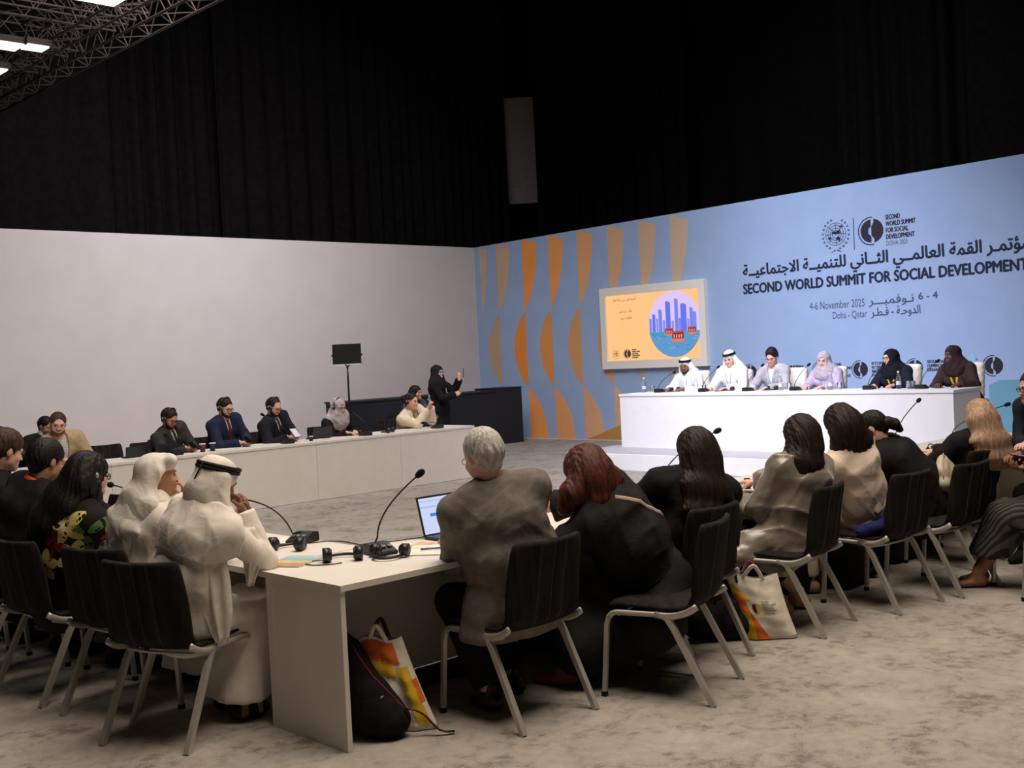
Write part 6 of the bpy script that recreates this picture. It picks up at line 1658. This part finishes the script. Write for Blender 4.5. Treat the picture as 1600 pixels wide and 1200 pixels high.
def headphones(loc, rzv, label, group='headphones left on the near desks', s=1.0):
    t = thing('headphones', label, 'headphones', loc, rzv, group)
    bm = bmesh.new(); bm_tube(bm, [(.082 * s * math.cos(a), .02 + .10 * s * math.sin(a), .014) for a in np.linspace(-.25, PI + .25, 17)], .008, 6); obj('headband', bm, M_black, t, True)
    for q in (1, -1):
        bm = bmesh.new(); bm_tube(bm, [(q * .062, -.012, .036), (q * .098, -.012, .036)], .036 * s, 14); bm_tube(bm, [(q * .052, -.012, .036), (q * .064, -.012, .036)], [.026 * s, .034 * s], 14)
        c = obj('ear_cup', bm, M_black, t, True)
    return t
headphones((3.27, 4.66, TZ), D(-35), 'large black headphones nearest the desk corner, ear cups upright')
headphones((3.30, 5.20, TZ), D(-60), 'black headphones lying beside the white sleeve')
headphones((3.46, 4.53, TZ), D(120), 'black headphones under the raised microphone, by the notebook', s=.85)
headphones((6.50, 4.40, TZ), D(-50), 'black headphones left of the satin jacket')
headphones((9.16, 12.62, TZ), D(0), 'x', 'headphones left on the near desks')['label'] = 'black headphones before the grey headscarf on the far desk'
headphones((9.62, 12.45, TZ), D(30), 'x')['label'] = 'black headphones on the far desk left of the cream jacket'
for y, lab in ((10.80, 'black headset on the podium beside the first microphone'), (9.82, 'black headset on the podium before the young speaker'), (9.08, 'black headset on the podium before the light blazer')):
    headphones((13.82, y, PZ), D(80), lab, 'headsets on the podium', .9)

def cable(pts, label, z=TZ):
    bm = bmesh.new(); bm_tube(bm, [(p[0], p[1], z + .004) for p in bez(pts[0], pts[1], pts[2], 14, pts[3])], .0032, 5)
    return tag(obj('cable', bm, M_black, None, True), label, 'cable', 'cables on the near desks')
cable([(3.48, 5.27, 0), (3.72, 5.25, 0), (3.55, 4.98, 0), (3.62, 4.92, 0)], 'black cable curling from the bent microphone on the corner desk')
cable([(3.55, 4.78, 0), (3.50, 5.10, 0), (3.75, 4.80, 0), (4.15, 4.86, 0)], 'black cable running from the raised microphone toward the laptop')
cable([(3.22, 4.60, 0), (3.02, 4.62, 0), (3.10, 4.86, 0), (3.22, 4.74, 0)], 'thin black cable looped beside the magazine')
cable([(3.40, 4.62, 0), (3.44, 4.50, 0), (3.52, 4.52, 0), (3.58, 4.50, 0)], 'short black cable joining the two corner headphones')
cable([(7.2, 4.66, 0), (7.0, 4.55, 0), (6.8, 4.75, 0), (6.66, 4.5, 0)], 'black cable on the desk beyond the satin jacket')

def flat_sheet(name, c, w, l, rzv, m, label, cat, group=None, th=.0015, z=TZ):
    bm = bmesh.new(); bm_box(bm, (0, 0, th / 2 + .001), (w, l, th)); o = obj(name, bm, m); o.location = (c[0], c[1], z); o.rotation_euler = (0, 0, rzv)
    return tag(o, label, cat, group)
mg = thing('magazine', 'colourful magazine beside the white sleeve on the corner desk', 'magazine', (3.12, 4.86, TZ), D(28))
box('pages', (-.14, -.10, .001), (.14, .10, .006), M_paper, mg)
for i, (a, b, c_) in enumerate(((-.14, -.06, (196, 150, 120)), (-.06, .0, (214, 196, 140)), (.0, .07, (150, 186, 194)), (.07, .14, (176, 200, 208)))):
    box('cover_stripe', (a, -.10, .0062), (b, .10, .0066), mat('cover_%d' % i, c_, .5), mg)
nb = thing('notebook', 'open notebook with blank pages under the grey-suited man', 'notebook', (3.70, 4.50, TZ), D(40))
for s_ in (-1, 1):
    bm = bmesh.new(); bm_prism(bm, [(0, .002), (s_ * .02, .014), (s_ * .10, .012), (s_ * .145, .004), (s_ * .145, .001), (0, .001)], -.105, .105, lambda a, b, d: (a, d, b)); obj('page_block', bm, M_paper, nb)
pen = thing('pen', 'blue ballpoint pen resting on the open notebook', 'pen', (3.67, 4.44, TZ + .0165), D(-30))
bm = bmesh.new(); bm_tube(bm, [(-.065, 0, .004), (.045, 0, .004)], .0048, 8); obj('barrel', bm, mat('blue_plastic', (70, 120, 176), .4), pen, True)
bm = bmesh.new(); bm_tube(bm, [(.045, 0, .004), (.070, 0, .004)], [.0048, .001], 8); bm_box(bm, (-.045, 0, .009), (.04, .003, .002)); obj('tip_and_clip', bm, M_metal, pen)
flat_sheet('leaflet', (3.80, 4.62), .16, .21, D(20), mat('leaflet_print', (226, 196, 170), .6, rgb2=(206, 120, 70), scale=14), 'printed leaflet between the microphone and the laptop', 'leaflet')
flat_sheet('paper', (3.44, 5.55), .21, .29, D(35), M_paper, 'sheet of paper beside the bent microphone', 'paper', 'loose papers on the near desks')
flat_sheet('paper', (6.95, 4.52), .30, .21, D(10), M_paper, 'sheet of paper between the headphones and the low microphone', 'paper', 'loose papers on the near desks')
flat_sheet('paper', (6.6, 4.62), .28, .20, D(-15), mat('blue_paper', (150, 184, 206), .7), 'pale blue sheet beyond the headphones near the satin jacket', 'paper', 'loose papers on the near desks')
flat_sheet('paper', (3.20, 6.72), .21, .29, D(15), M_paper, 'sheet of paper under the hand of the woman in glasses', 'paper', 'loose papers on the near desks')
flat_sheet('paper', (8.75, 4.40), .24, .30, D(40), M_paper, 'sheet of paper left of the blond woman', 'paper', 'loose papers on the near desks')
flat_sheet('paper', (7.60, 4.32), .21, .29, D(10), M_paper, 'white sheet under the face of the bowed woman', 'paper', 'loose papers on the near desks')
for x, y, lab in ((5.3, 12.5, 'paper under the hands of the man in the tan blazer'), (6.05, 12.5, 'paper before the empty far chair'), (7.1, 12.5, 'paper between the charcoal and the navy suit'), (8.45, 12.5, 'paper right of the near-black suit'), (9.35, 12.42, 'paper on the far desk under the tip of the headphones'), (10.25, 12.6, 'paper before the cream jacket')):
    flat_sheet('paper', (x, y), .30, .21, D(5), M_paper, lab, 'paper', 'papers on the far desks')
def phone(loc, R, m, label, group=None, w=.075, l=.155):
    t = thing('phone', label, 'phone', loc, 0, group)
    bm = bmesh.new(); bm_box(bm, (0, 0, 0), (w, l, .008), None, .002); bmesh.ops.transform(bm, matrix=R.to_4x4(), verts=bm.verts[:]); obj('case', bm, M_black, t)
    bm = bmesh.new(); bm_box(bm, (0, 0, .0045), (w * .9, l * .92, .001)); bmesh.ops.transform(bm, matrix=R.to_4x4(), verts=bm.verts[:]); obj('display', bm, m, t)
    return t
RX = lambda a: Matrix.Rotation(a, 3, 'X'); RY = lambda a: Matrix.Rotation(a, 3, 'Y'); RZ_ = lambda a: Matrix.Rotation(a, 3, 'Z')
phone((6.22, 4.27, TZ + .006), RZ_(.5), mat('phone_glass', (20, 20, 24), .1, spec=.6), 'phone with a brown edge lying beside the long-haired woman')
M_lit = emis('phone_glow', (170, 140, 226), .8); M_off = mat('phone_glass', (20, 20, 24), .1, spec=.6)
phone((7.86, 3.20, .865), RZ_(.6) @ RX(.2), M_lit, 'phone with a violet screen in the hands at the right photo edge')
phone((6.71, 12.54, .835), RX(.5), M_off, 'phone held by the man in the charcoal suit'); phone((7.46, 12.54, .835), RX(.5), M_off, 'phone held by the man in the navy suit')
phone((8.17, 12.55, .86), RX(.7), mat('white_phone', (220, 220, 226), .4), 'white phone held by the man in the near-black suit', w=.10, l=.17)
phone((10.44, 12.56, 1.15), RZ_(.5) @ RX(PI / 2), mat('phone_blue', (150, 170, 200), .3), 'phone held upright by the woman in the cream jacket')
phone((12.72, 14.37, 1.47), RZ_(.9) @ RX(PI / 2), M_off, 'phone raised by the standing woman in black')
phone((13.82, 6.95, PZ + .006), RZ_(.4), M_off, 'phone lying on the podium near the right end'); phone((13.80, 9.95, PZ + .006), RZ_(1.4), M_off, 'phone lying on the podium before the young speaker')

def laptop(loc, rzv, label, disp, ang=105, w=.32, d=.22):
    """local: keyboard side toward -y, hinge at y=0"""
    t = thing('laptop', label, 'laptop', loc, rzv)
    box('keyboard_base', (-w / 2, -d, .001), (w / 2, 0, .016), mat('laptop_grey', (60, 60, 64), .4, metal=.4), t, .002)
    bm = bmesh.new(); bm_box(bm, (0, -.08, .0168), (w * .86, .09, .001)); obj('keys', bm, M_black, t)
    R_ = Matrix.Translation((0, 0, .012)) @ Matrix.Rotation(D(ang - 90) * -1, 4, 'X')
    bm = bmesh.new(); bm_box(bm, (0, .004, d * .5), (w, .008, d), None, .002); bmesh.ops.transform(bm, matrix=R_, verts=bm.verts[:]); l = obj('lid', bm, M_black, t)
    bm = bmesh.new(); bm_box(bm, (0, -.0006, d * .5), (w * .94, .001, d * .90)); bmesh.ops.transform(bm, matrix=R_, verts=bm.verts[:]); s_ = obj('display', bm, disp, t)
    return t, R_, s_
t, R_, sc_ = laptop((4.07, 4.80, TZ), D(0), 'open laptop with a pale blue page before the grey-suited man', emis('laptop_page', (206, 216, 250), .95))
def lap_rect(a0, a1, b0, b1, m):
    bm = bmesh.new(); bm_box(bm, ((a0 + a1) / 2, -.0014, (b0 + b1) / 2), (a1 - a0, .0004, b1 - b0)); bmesh.ops.transform(bm, matrix=R_, verts=bm.verts[:]); obj('page_block', bm, m, sc_)
lb = emis('laptop_blue', (66, 120, 232), .95); lg = emis('laptop_band', (160, 186, 236), .95)
lap_rect(-.15, .15, .155, .162, lg); lap_rect(-.09, .02, .105, .122, lb); lap_rect(-.03, .0, .072, .079, lb); lap_rect(-.045, -.012, .052, .059, lb); lap_rect(-.145, .15, .188, .193, lg)
laptop((3.12, 6.84, TZ), D(-78), 'dark laptop lid standing open beyond the boy in white', mat('dark_screen', (30, 30, 32), .3), ang=110)
laptop((6.05, 12.66, TZ), D(180), 'small closed-in laptop before the empty far chair', mat('dark_screen', (30, 30, 32), .3), ang=100, w=.26, d=.12)
laptop((6.32, 12.5, TZ), D(185), 'small black device with raised lid left of the charcoal suit', mat('dark_screen', (30, 30, 32), .3), ang=95, w=.22, d=.13)
laptop((8.62, 12.62, TZ), D(180), 'black laptop beside the near-black suit', mat('dark_screen', (30, 30, 32), .3), ang=105, w=.30, d=.15)
def cup(loc, label, m, r=.038, h=.095):
    t = thing('cup', label, 'cup', loc, 0, 'cups on the far desks')
    bm = bmesh.new(); bm_lathe(bm, [(r * .75, 0), (r, h * .95)], 16); obj('body', bm, m, t, True)
    bm = bmesh.new(); bm_lathe(bm, [(r * 1.08, h * .93), (r * 1.08, h), (r * .9, h * 1.06)], 16); obj('lid', bm, mat('white_plastic', (226, 224, 222), .4), t, True)
cup((6.92, 12.44, TZ), 'dark paper cup with white lid beside the charcoal suit', mat('dark_cup', (48, 42, 40), .6)); cup((6.80, 12.46, TZ), 'maroon paper cup next to the dark one', mat('maroon_cup', (96, 46, 42), .6))
cup((8.32, 12.42, TZ), 'small dark cup before the near-black suit', mat('dark_cup', (48, 42, 40), .6), r=.03, h=.06)
def bottle(y, label):
    t = thing('bottle', label, 'bottle', (13.78, y, PZ), 0, 'water bottles on the podium')
    bm = bmesh.new(); bm_lathe(bm, [(.030, 0), (.032, .01), (.032, .13), (.028, .15), (.013, .19), (.012, .21)], 16); obj('glass_body', bm, M_glass, t, True)
    bm = bmesh.new(); bm_lathe(bm, [(.014, .205), (.014, .228)], 12); obj('cap', bm, mat('white_plastic', (226, 224, 222), .4), t, True)
    bm = bmesh.new(); bm_lathe(bm, [(.0328, .05), (.0328, .10)], 16, cap=False); obj('paper_label', bm, mat('bottle_label', (210, 214, 226), .5), t, True)
for y, lab in ((11.36, 'water bottle at the left end of the podium'), (10.36, 'water bottle between the first two speakers'), (8.90, 'water bottle before the light grey blazer'), (8.12, 'water bottle right of the lilac headscarf'), (7.14, 'water bottle right of the black headscarf')): bottle(y, lab)
def tumbler(y, label):
    t = tag(obj('tumbler', (lambda b: (bm_lathe(b, [(.028, 0), (.034, .095), (.031, .095), (.026, .006), (.0, .006)], 16, cap=False), b)[1])(bmesh.new()), M_glass, None, True), label, 'glass', 'tumblers on the podium')
    t.location = (13.84, y, PZ)
for y, lab in ((11.24, 'glass tumbler beside the leftmost bottle'), (10.26, 'glass tumbler right of the second bottle'), (8.80, 'glass tumbler right of the bottle at the light blazer'), (8.02, 'glass tumbler right of the lilac headscarf'), (7.04, 'glass tumbler right of the black headscarf'), (6.98, 'glass tumbler nearest the dark brown headscarf')): tumbler(y, lab)
for y, lab in ((8.98, 'small white card before the light grey blazer'), (6.88, 'white folded napkin near the right end of the podium'), (10.42, 'white card before the first speaker')):
    flat_sheet('card', (13.6, y), .09, .16, 0, M_paper, lab, 'card', 'cards on the podium', z=PZ)

# video light on a tall stand
st = thing('light_stand', 'black flat lamp panel on a tall stand before the white wall', 'lamp', (11.17, 15.5, 0))
bm = bmesh.new(); bm_tube(bm, [(0, 0, .25), (0, 0, 1.50), (0, 0, 1.66)], [.018, .016, .012], 8); obj('pole', bm, M_black, st, True)
for k in range(3):
    a = k * 2 * PI / 3 + .4; bm = bmesh.new(); bm_tube(bm, [(0, 0, .42), (.30 * math.cos(a), .30 * math.sin(a), .02)], .010, 6); obj('leg', bm, M_black, st, True)
bm = bmesh.new(); bm_tube(bm, bez((-.05, -.02, 1.70), (0, 0, 1.70), (0, 0, 1.58), 5), .012, 6); bm_tube(bm, bez((.05, -.02, 1.70), (0, 0, 1.70), (0, 0, 1.58), 5), .012, 6); obj('yoke', bm, M_black, st, True)
bm = bmesh.new(); bm_box(bm, (0, 0, 0), (.47, .05, .33), Matrix.Rotation(.12, 3, 'X'), .006); bmesh.ops.transform(bm, matrix=Matrix.Translation((0, 0, 1.88)) @ Matrix.Rotation(D(-30), 4, 'Z'), verts=bm.verts[:]); obj('lamp_panel', bm, M_black, st)
for q in (-1, 1):
    bm = bmesh.new(); bm_ball(bm, (q * .235 * math.cos(D(30)), -q * .235 * math.sin(D(30)), 1.86), .022); obj('knob', bm, M_black, st, True)
bm = bmesh.new(); bm_box(bm, (0, 0, 0), (.42, .06, .012)); bmesh.ops.transform(bm, matrix=Matrix.Translation((0, 0, 1.705)) @ Matrix.Rotation(D(-30), 4, 'Z'), verts=bm.verts[:]); obj('rail', bm, mat('white_plastic', (226, 224, 222), .4), st)

# ---- bags on the floor
bp = thing('backpack', 'black backpack with maroon piping leaning inside the corner desk', 'backpack', (3.18, 4.24, 0))
f = Field(); f.k = .05
f.cone(V3(3.10, 4.27, .11), V3(3.04, 4.36, .40), .105, .065, sq=(un(V3(.7, -.7, 0)), 1.25)); f.cone(V3(3.14, 4.19, .08), V3(3.10, 4.24, .20), .085, .06, sq=(un(V3(.7, -.7, 0)), 1.25))
f.half((0, 0, .012), (0, 0, -1), .01); f.disp = folds(5, .006, 26); f.amp = .01
fbp = f; field_mesh('body', f, cloth('backpack_cloth', (26, 24, 26), (18, 16, 18), 20), bp, .008)
T = rel(bp)
for off, mm, nm, w in ((.045, mat('maroon_piping', (110, 30, 46), .6), 'piping', .005),):
    P = []
    for i in range(10):
        q = i / 9; c = V3(3.05 + .08 * q, 4.34 - .14 * q, .43 - .35 * q); d = un(V3(-.35 + 1.1 * q, -1.0, .15)); P.append(T(fbp.surf(c, d) + d * .002))
    bm = bmesh.new(); bm_tube(bm, P, w, 6); obj(nm, bm, mm, bp, True)
bm = bmesh.new(); bm_tube(bm, bez(T((3.01, 4.38, .44)), T((3.02, 4.37, .52)), T((3.08, 4.34, .44)), 8), .010, 6); obj('handle', bm, M_black, bp, True)
bm = bmesh.new(); bm_tube(bm, bez(T((3.18, 4.11, .14)), T((3.32, 4.05, .10)), T((3.24, 4.03, .012)), 8, T((3.36, 3.98, .012))), .010, 6, flat=((0, 0, 1), .4)); obj('strap', bm, M_black, bp, True)
bm = bmesh.new(); c = fbp.surf(V3(3.11, 4.24, .2), un(V3(-.1, -1, 0))); bm_box(bm, T(c), (.028, .004, .010)); obj('zip_pull', bm, mat('silver_plastic', (190, 190, 195), .3, metal=.6), bp)

def tote(name, base, u, h, w, lean, skew, label, patches, seed=0, bulge=.05, letters=False, handles=True, m=None):
    """fabric bag: u = unit vector along the width, outward face n; patches = [(polygon in width/height fractions, colour)]"""
    t = thing(name, label, 'bag', (base[0], base[1], 0)); u = un(V3(u[0], u[1], 0)); n = V3(u[1], -u[0], 0)
    r = random.Random(seed); ph = [r.uniform(0, 6) for _ in range(6)]
    def S(a, b, side, lift=0):
        e = max(0.0, (1 - (2 * a - 1) ** 4)) * (0.35 + .65 * math.sin(PI * min(1, b * .85 + .12)))
        wr = .007 * math.sin(9 * a + 5 * b + ph[0]) + .006 * math.sin(17 * a - 8 * b + ph[1]) + .004 * math.sin(30 * b + 6 * a + ph[2])
        th = bulge * e + wr * e + .003
        p = u * ((a - .5) * w * (1 - .06 * math.sin(PI * b))) + u * (skew * b) + UP * (.006 + h * b + .012 * math.sin(7 * a + ph[3]) * b) - n * (lean * b) + n * side * (th + lift)
        return (p[0], p[1], max(p[2], .004))
    NU, NV = 16, 18
    bm = bmesh.new(); G_ = {}
    for side in (1, -1):
        for i in range(NU + 1):
            for j in range(NV + 1): G_[side, i, j] = bm.verts.new(S(i / NU, j / NV, side))
    for side in (1, -1):
        for i in range(NU):
            for j in range(NV):
                q = (G_[side, i, j], G_[side, i + 1, j], G_[side, i + 1, j + 1], G_[side, i, j + 1]); bm.faces.new(q if side > 0 else q[::-1])
    for i in range(NU): bm.faces.new((G_[1, i + 1, 0], G_[1, i, 0], G_[-1, i, 0], G_[-1, i + 1, 0]))
    for j in range(NV): bm.faces.new((G_[1, 0, j], G_[1, 0, j + 1], G_[-1, 0, j + 1], G_[-1, 0, j])); bm.faces.new((G_[1, NU, j + 1], G_[1, NU, j], G_[-1, NU, j], G_[-1, NU, j + 1]))
    bd = obj('fabric_body', bm, m or cloth('white_tote_cloth', (226, 218, 206), (216, 206, 192), 14), t, True)
    for poly, col in patches:
        bm = bmesh.new(); (a0, a1, f0, f1) = poly          # vertical span a0..a1, left/right edges as functions of height
        rows = []
        for j in range(15):
            b = a0 + (a1 - a0) * j / 14; L_, R2 = f0(b), f1(b)
            rows.append([bm.verts.new(S(min(max(L_ + (R2 - L_) * i / 6, 0), 1), b, 1, .0022)) for i in range(7)])
        for A_, B_ in zip(rows, rows[1:]):
            for i in range(6): bm.faces.new((A_[i], A_[i + 1], B_[i + 1], B_[i]))
        obj('printed_patch', bm, mat('patch_%d_%d_%d' % col, col, .75), bd, True)
    if letters:
        pl = lambda a0, b0: (lambda x, y, d: S(a0 + x / w, b0 + y / h, 1, .004))
        z = .60
        for s_, wd_ in (('SECOND', .045), ('WORLD SUMMIT', .085), ('FOR SOCIAL', .066), ('DEVELOPMENT', .082), ('DOHA 2025', .060)):
            text('lettering', s_, M_logo, bd, pl(.50, z), wd_, .013); z -= .045
        for s_, c_ in ((-1, (84, 28, 30)), (1, (232, 196, 66))):
            poly = [(.36 + (.0) + s_ * .075 * math.cos(a) / 1, .50 + .075 * math.sin(a)) for a in np.linspace(-PI / 2, PI / 2, 13)]
            bm = bmesh.new(); bm.faces.new([bm.verts.new(S(a + s_ * .004, b, 1, .004)) for a, b in poly]); obj('printed_patch', bm, mat('patch_%d_%d_%d' % c_, c_, .75), bd)
    if handles:
        for side in (1, -1):
            bm = bmesh.new(); a = Vector(S(.3, .97, side)); b = Vector(S(.7, .97, side)); c = (a + b) / 2 + Vector((0, 0, .10)) + Vector(tuple(n * side * .05))
            bm_tube(bm, bez(a, a + (c - a) * 1.1, b + (c - b) * 1.1, 10, b), .011, 6, flat=(tuple(n), .2)); obj('handle', bm, mat('maroon_strap', (96, 40, 46), .7) if side < 0 else cloth('white_tote_cloth', (226, 218, 206)), t, True)
    return t
ORc, YEc = (222, 106, 44), (226, 178, 44)
tote('tote_bag', (5.62, 3.76), (.69, -.72), .36, .30, .03, -.10, 'white tote bag printed with orange and yellow shapes, standing between two chairs',
     [((.0, .45, lambda b: .02, lambda b: .20), YEc), ((.0, .42, lambda b: .20, lambda b: .46 - .55 * b), ORc), ((.42, .72, lambda b: .0, lambda b: .22 - .2 * (b - .42)), ORc), ((.62, .86, lambda b: .0, lambda b: .30 - 1.0 * (b - .62)), YEc)], seed=2, letters=True)
tote('tote_bag', (3.29, 4.18), (.69, -.72), .42, .22, .05, -.16, 'crumpled orange, yellow and white tote bag behind the black backpack',
     [((.74, .97, lambda b: .12, lambda b: .80), ORc), ((.58, .76, lambda b: .04, lambda b: .62), YEc), ((.05, .70, lambda b: .66, lambda b: .92), YEc), ((.30, .55, lambda b: .90, lambda b: .99), ORc)], seed=5, bulge=.055)
bg = thing('black_bag', 'black shoulder bag on the floor left of the printed tote bag', 'bag', (5.42, 4.0, 0))
f = Field(); f.k = .04; f.cone(V3(5.34, 4.08, .09), V3(5.52, 3.92, .09), .085, .085); f.cone(V3(5.38, 4.04, .12), V3(5.48, 3.94, .20), .07, .05); f.half((0, 0, .012), (0, 0, -1), .01); f.disp = folds(3, .006, 30); field_mesh('body', f, C_black, bg, .01)
bm = bmesh.new(); bm_tube(bm, bez((.10, -.10, .14), (.06, -.12, .5), (.02, -.05, .6), 10, (-.02, 0, .2)), .008, 6); obj('strap', bm, M_black, bg, True)
for x, y, lab, s_ in ((6.72, 4.30, 'black bag under the desk behind the beige suit chair legs', .16), (7.15, 4.15, 'black bag under the desk right of the beige suit', .15), (8.15, 4.3, 'black bag under the last desks at the right', .15)):
    bg = thing('black_bag', lab, 'bag', (x, y, 0), 0, 'black bags under the near desks')
    f = Field(); f.k = .04; f.box((x, y, s_ + .01), (.18, .10, s_), r=.05); f.disp = folds(int(x * 10), .006, 30); f.half((0, 0, .010), (0, 0, -1), .01); field_mesh('body', f, C_black, bg, .013)
    bm = bmesh.new(); bm_tube(bm, bez((-.06, 0, 2 * s_ - .02), (-.05, 0, 2 * s_ + .10), (.05, 0, 2 * s_ + .10), 8, (.06, 0, 2 * s_ - .02)), .007, 6); obj('handle', bm, M_black, bg, True)
# handbag hung over a chair, and the navy cloth
hb = thing('handbag', 'cream leather handbag wedged between two chair backs beside the bowed woman', 'bag', (7.73, 3.70, .56))
f = Field(); f.k = .03; f.cone(V3(7.64, 3.66, .68), V3(7.82, 3.72, .76), .055, .065); f.cone(V3(7.66, 3.68, .76), V3(7.82, 3.74, .83), .05, .035); f.cone(V3(7.73, 3.69, .56), V3(7.73, 3.70, .70), .065, .06); f.disp = folds(8, .005, 40); field_mesh('body', f, mat('cream_bag_leather', (196, 180, 158), .5), hb, .009)
bm = bmesh.new(); bm_tube(bm, bez((-.12, -.06, .14), (-.10, -.04, .34), (.08, .02, .38), 12, (.12, .04, .20)), .012, 6, flat=((.7, -.7, 0), .4)); obj('strap', bm, mat('cream_bag_leather', (196, 180, 158), .5), hb, True)
nv_ = thing('navy_cloth', 'navy blue cloth lying on the seat beside the beige suit', 'cloth', (6.66, 3.60, .47))
f = Field(); f.k = .04; f.cone(V3(6.58, 3.70, .505), V3(6.70, 3.57, .515), .035, .045, sq=(V3(1, 0, 0), 1.5)); f.cone(V3(6.68, 3.57, .52), V3(6.72, 3.54, .71), .055, .035); f.disp = folds(6, .009, 40); f.amp = .01
field_mesh('fabric_body', f, cloth('navy_wrap_cloth', (30, 36, 90)), nv_, .009)
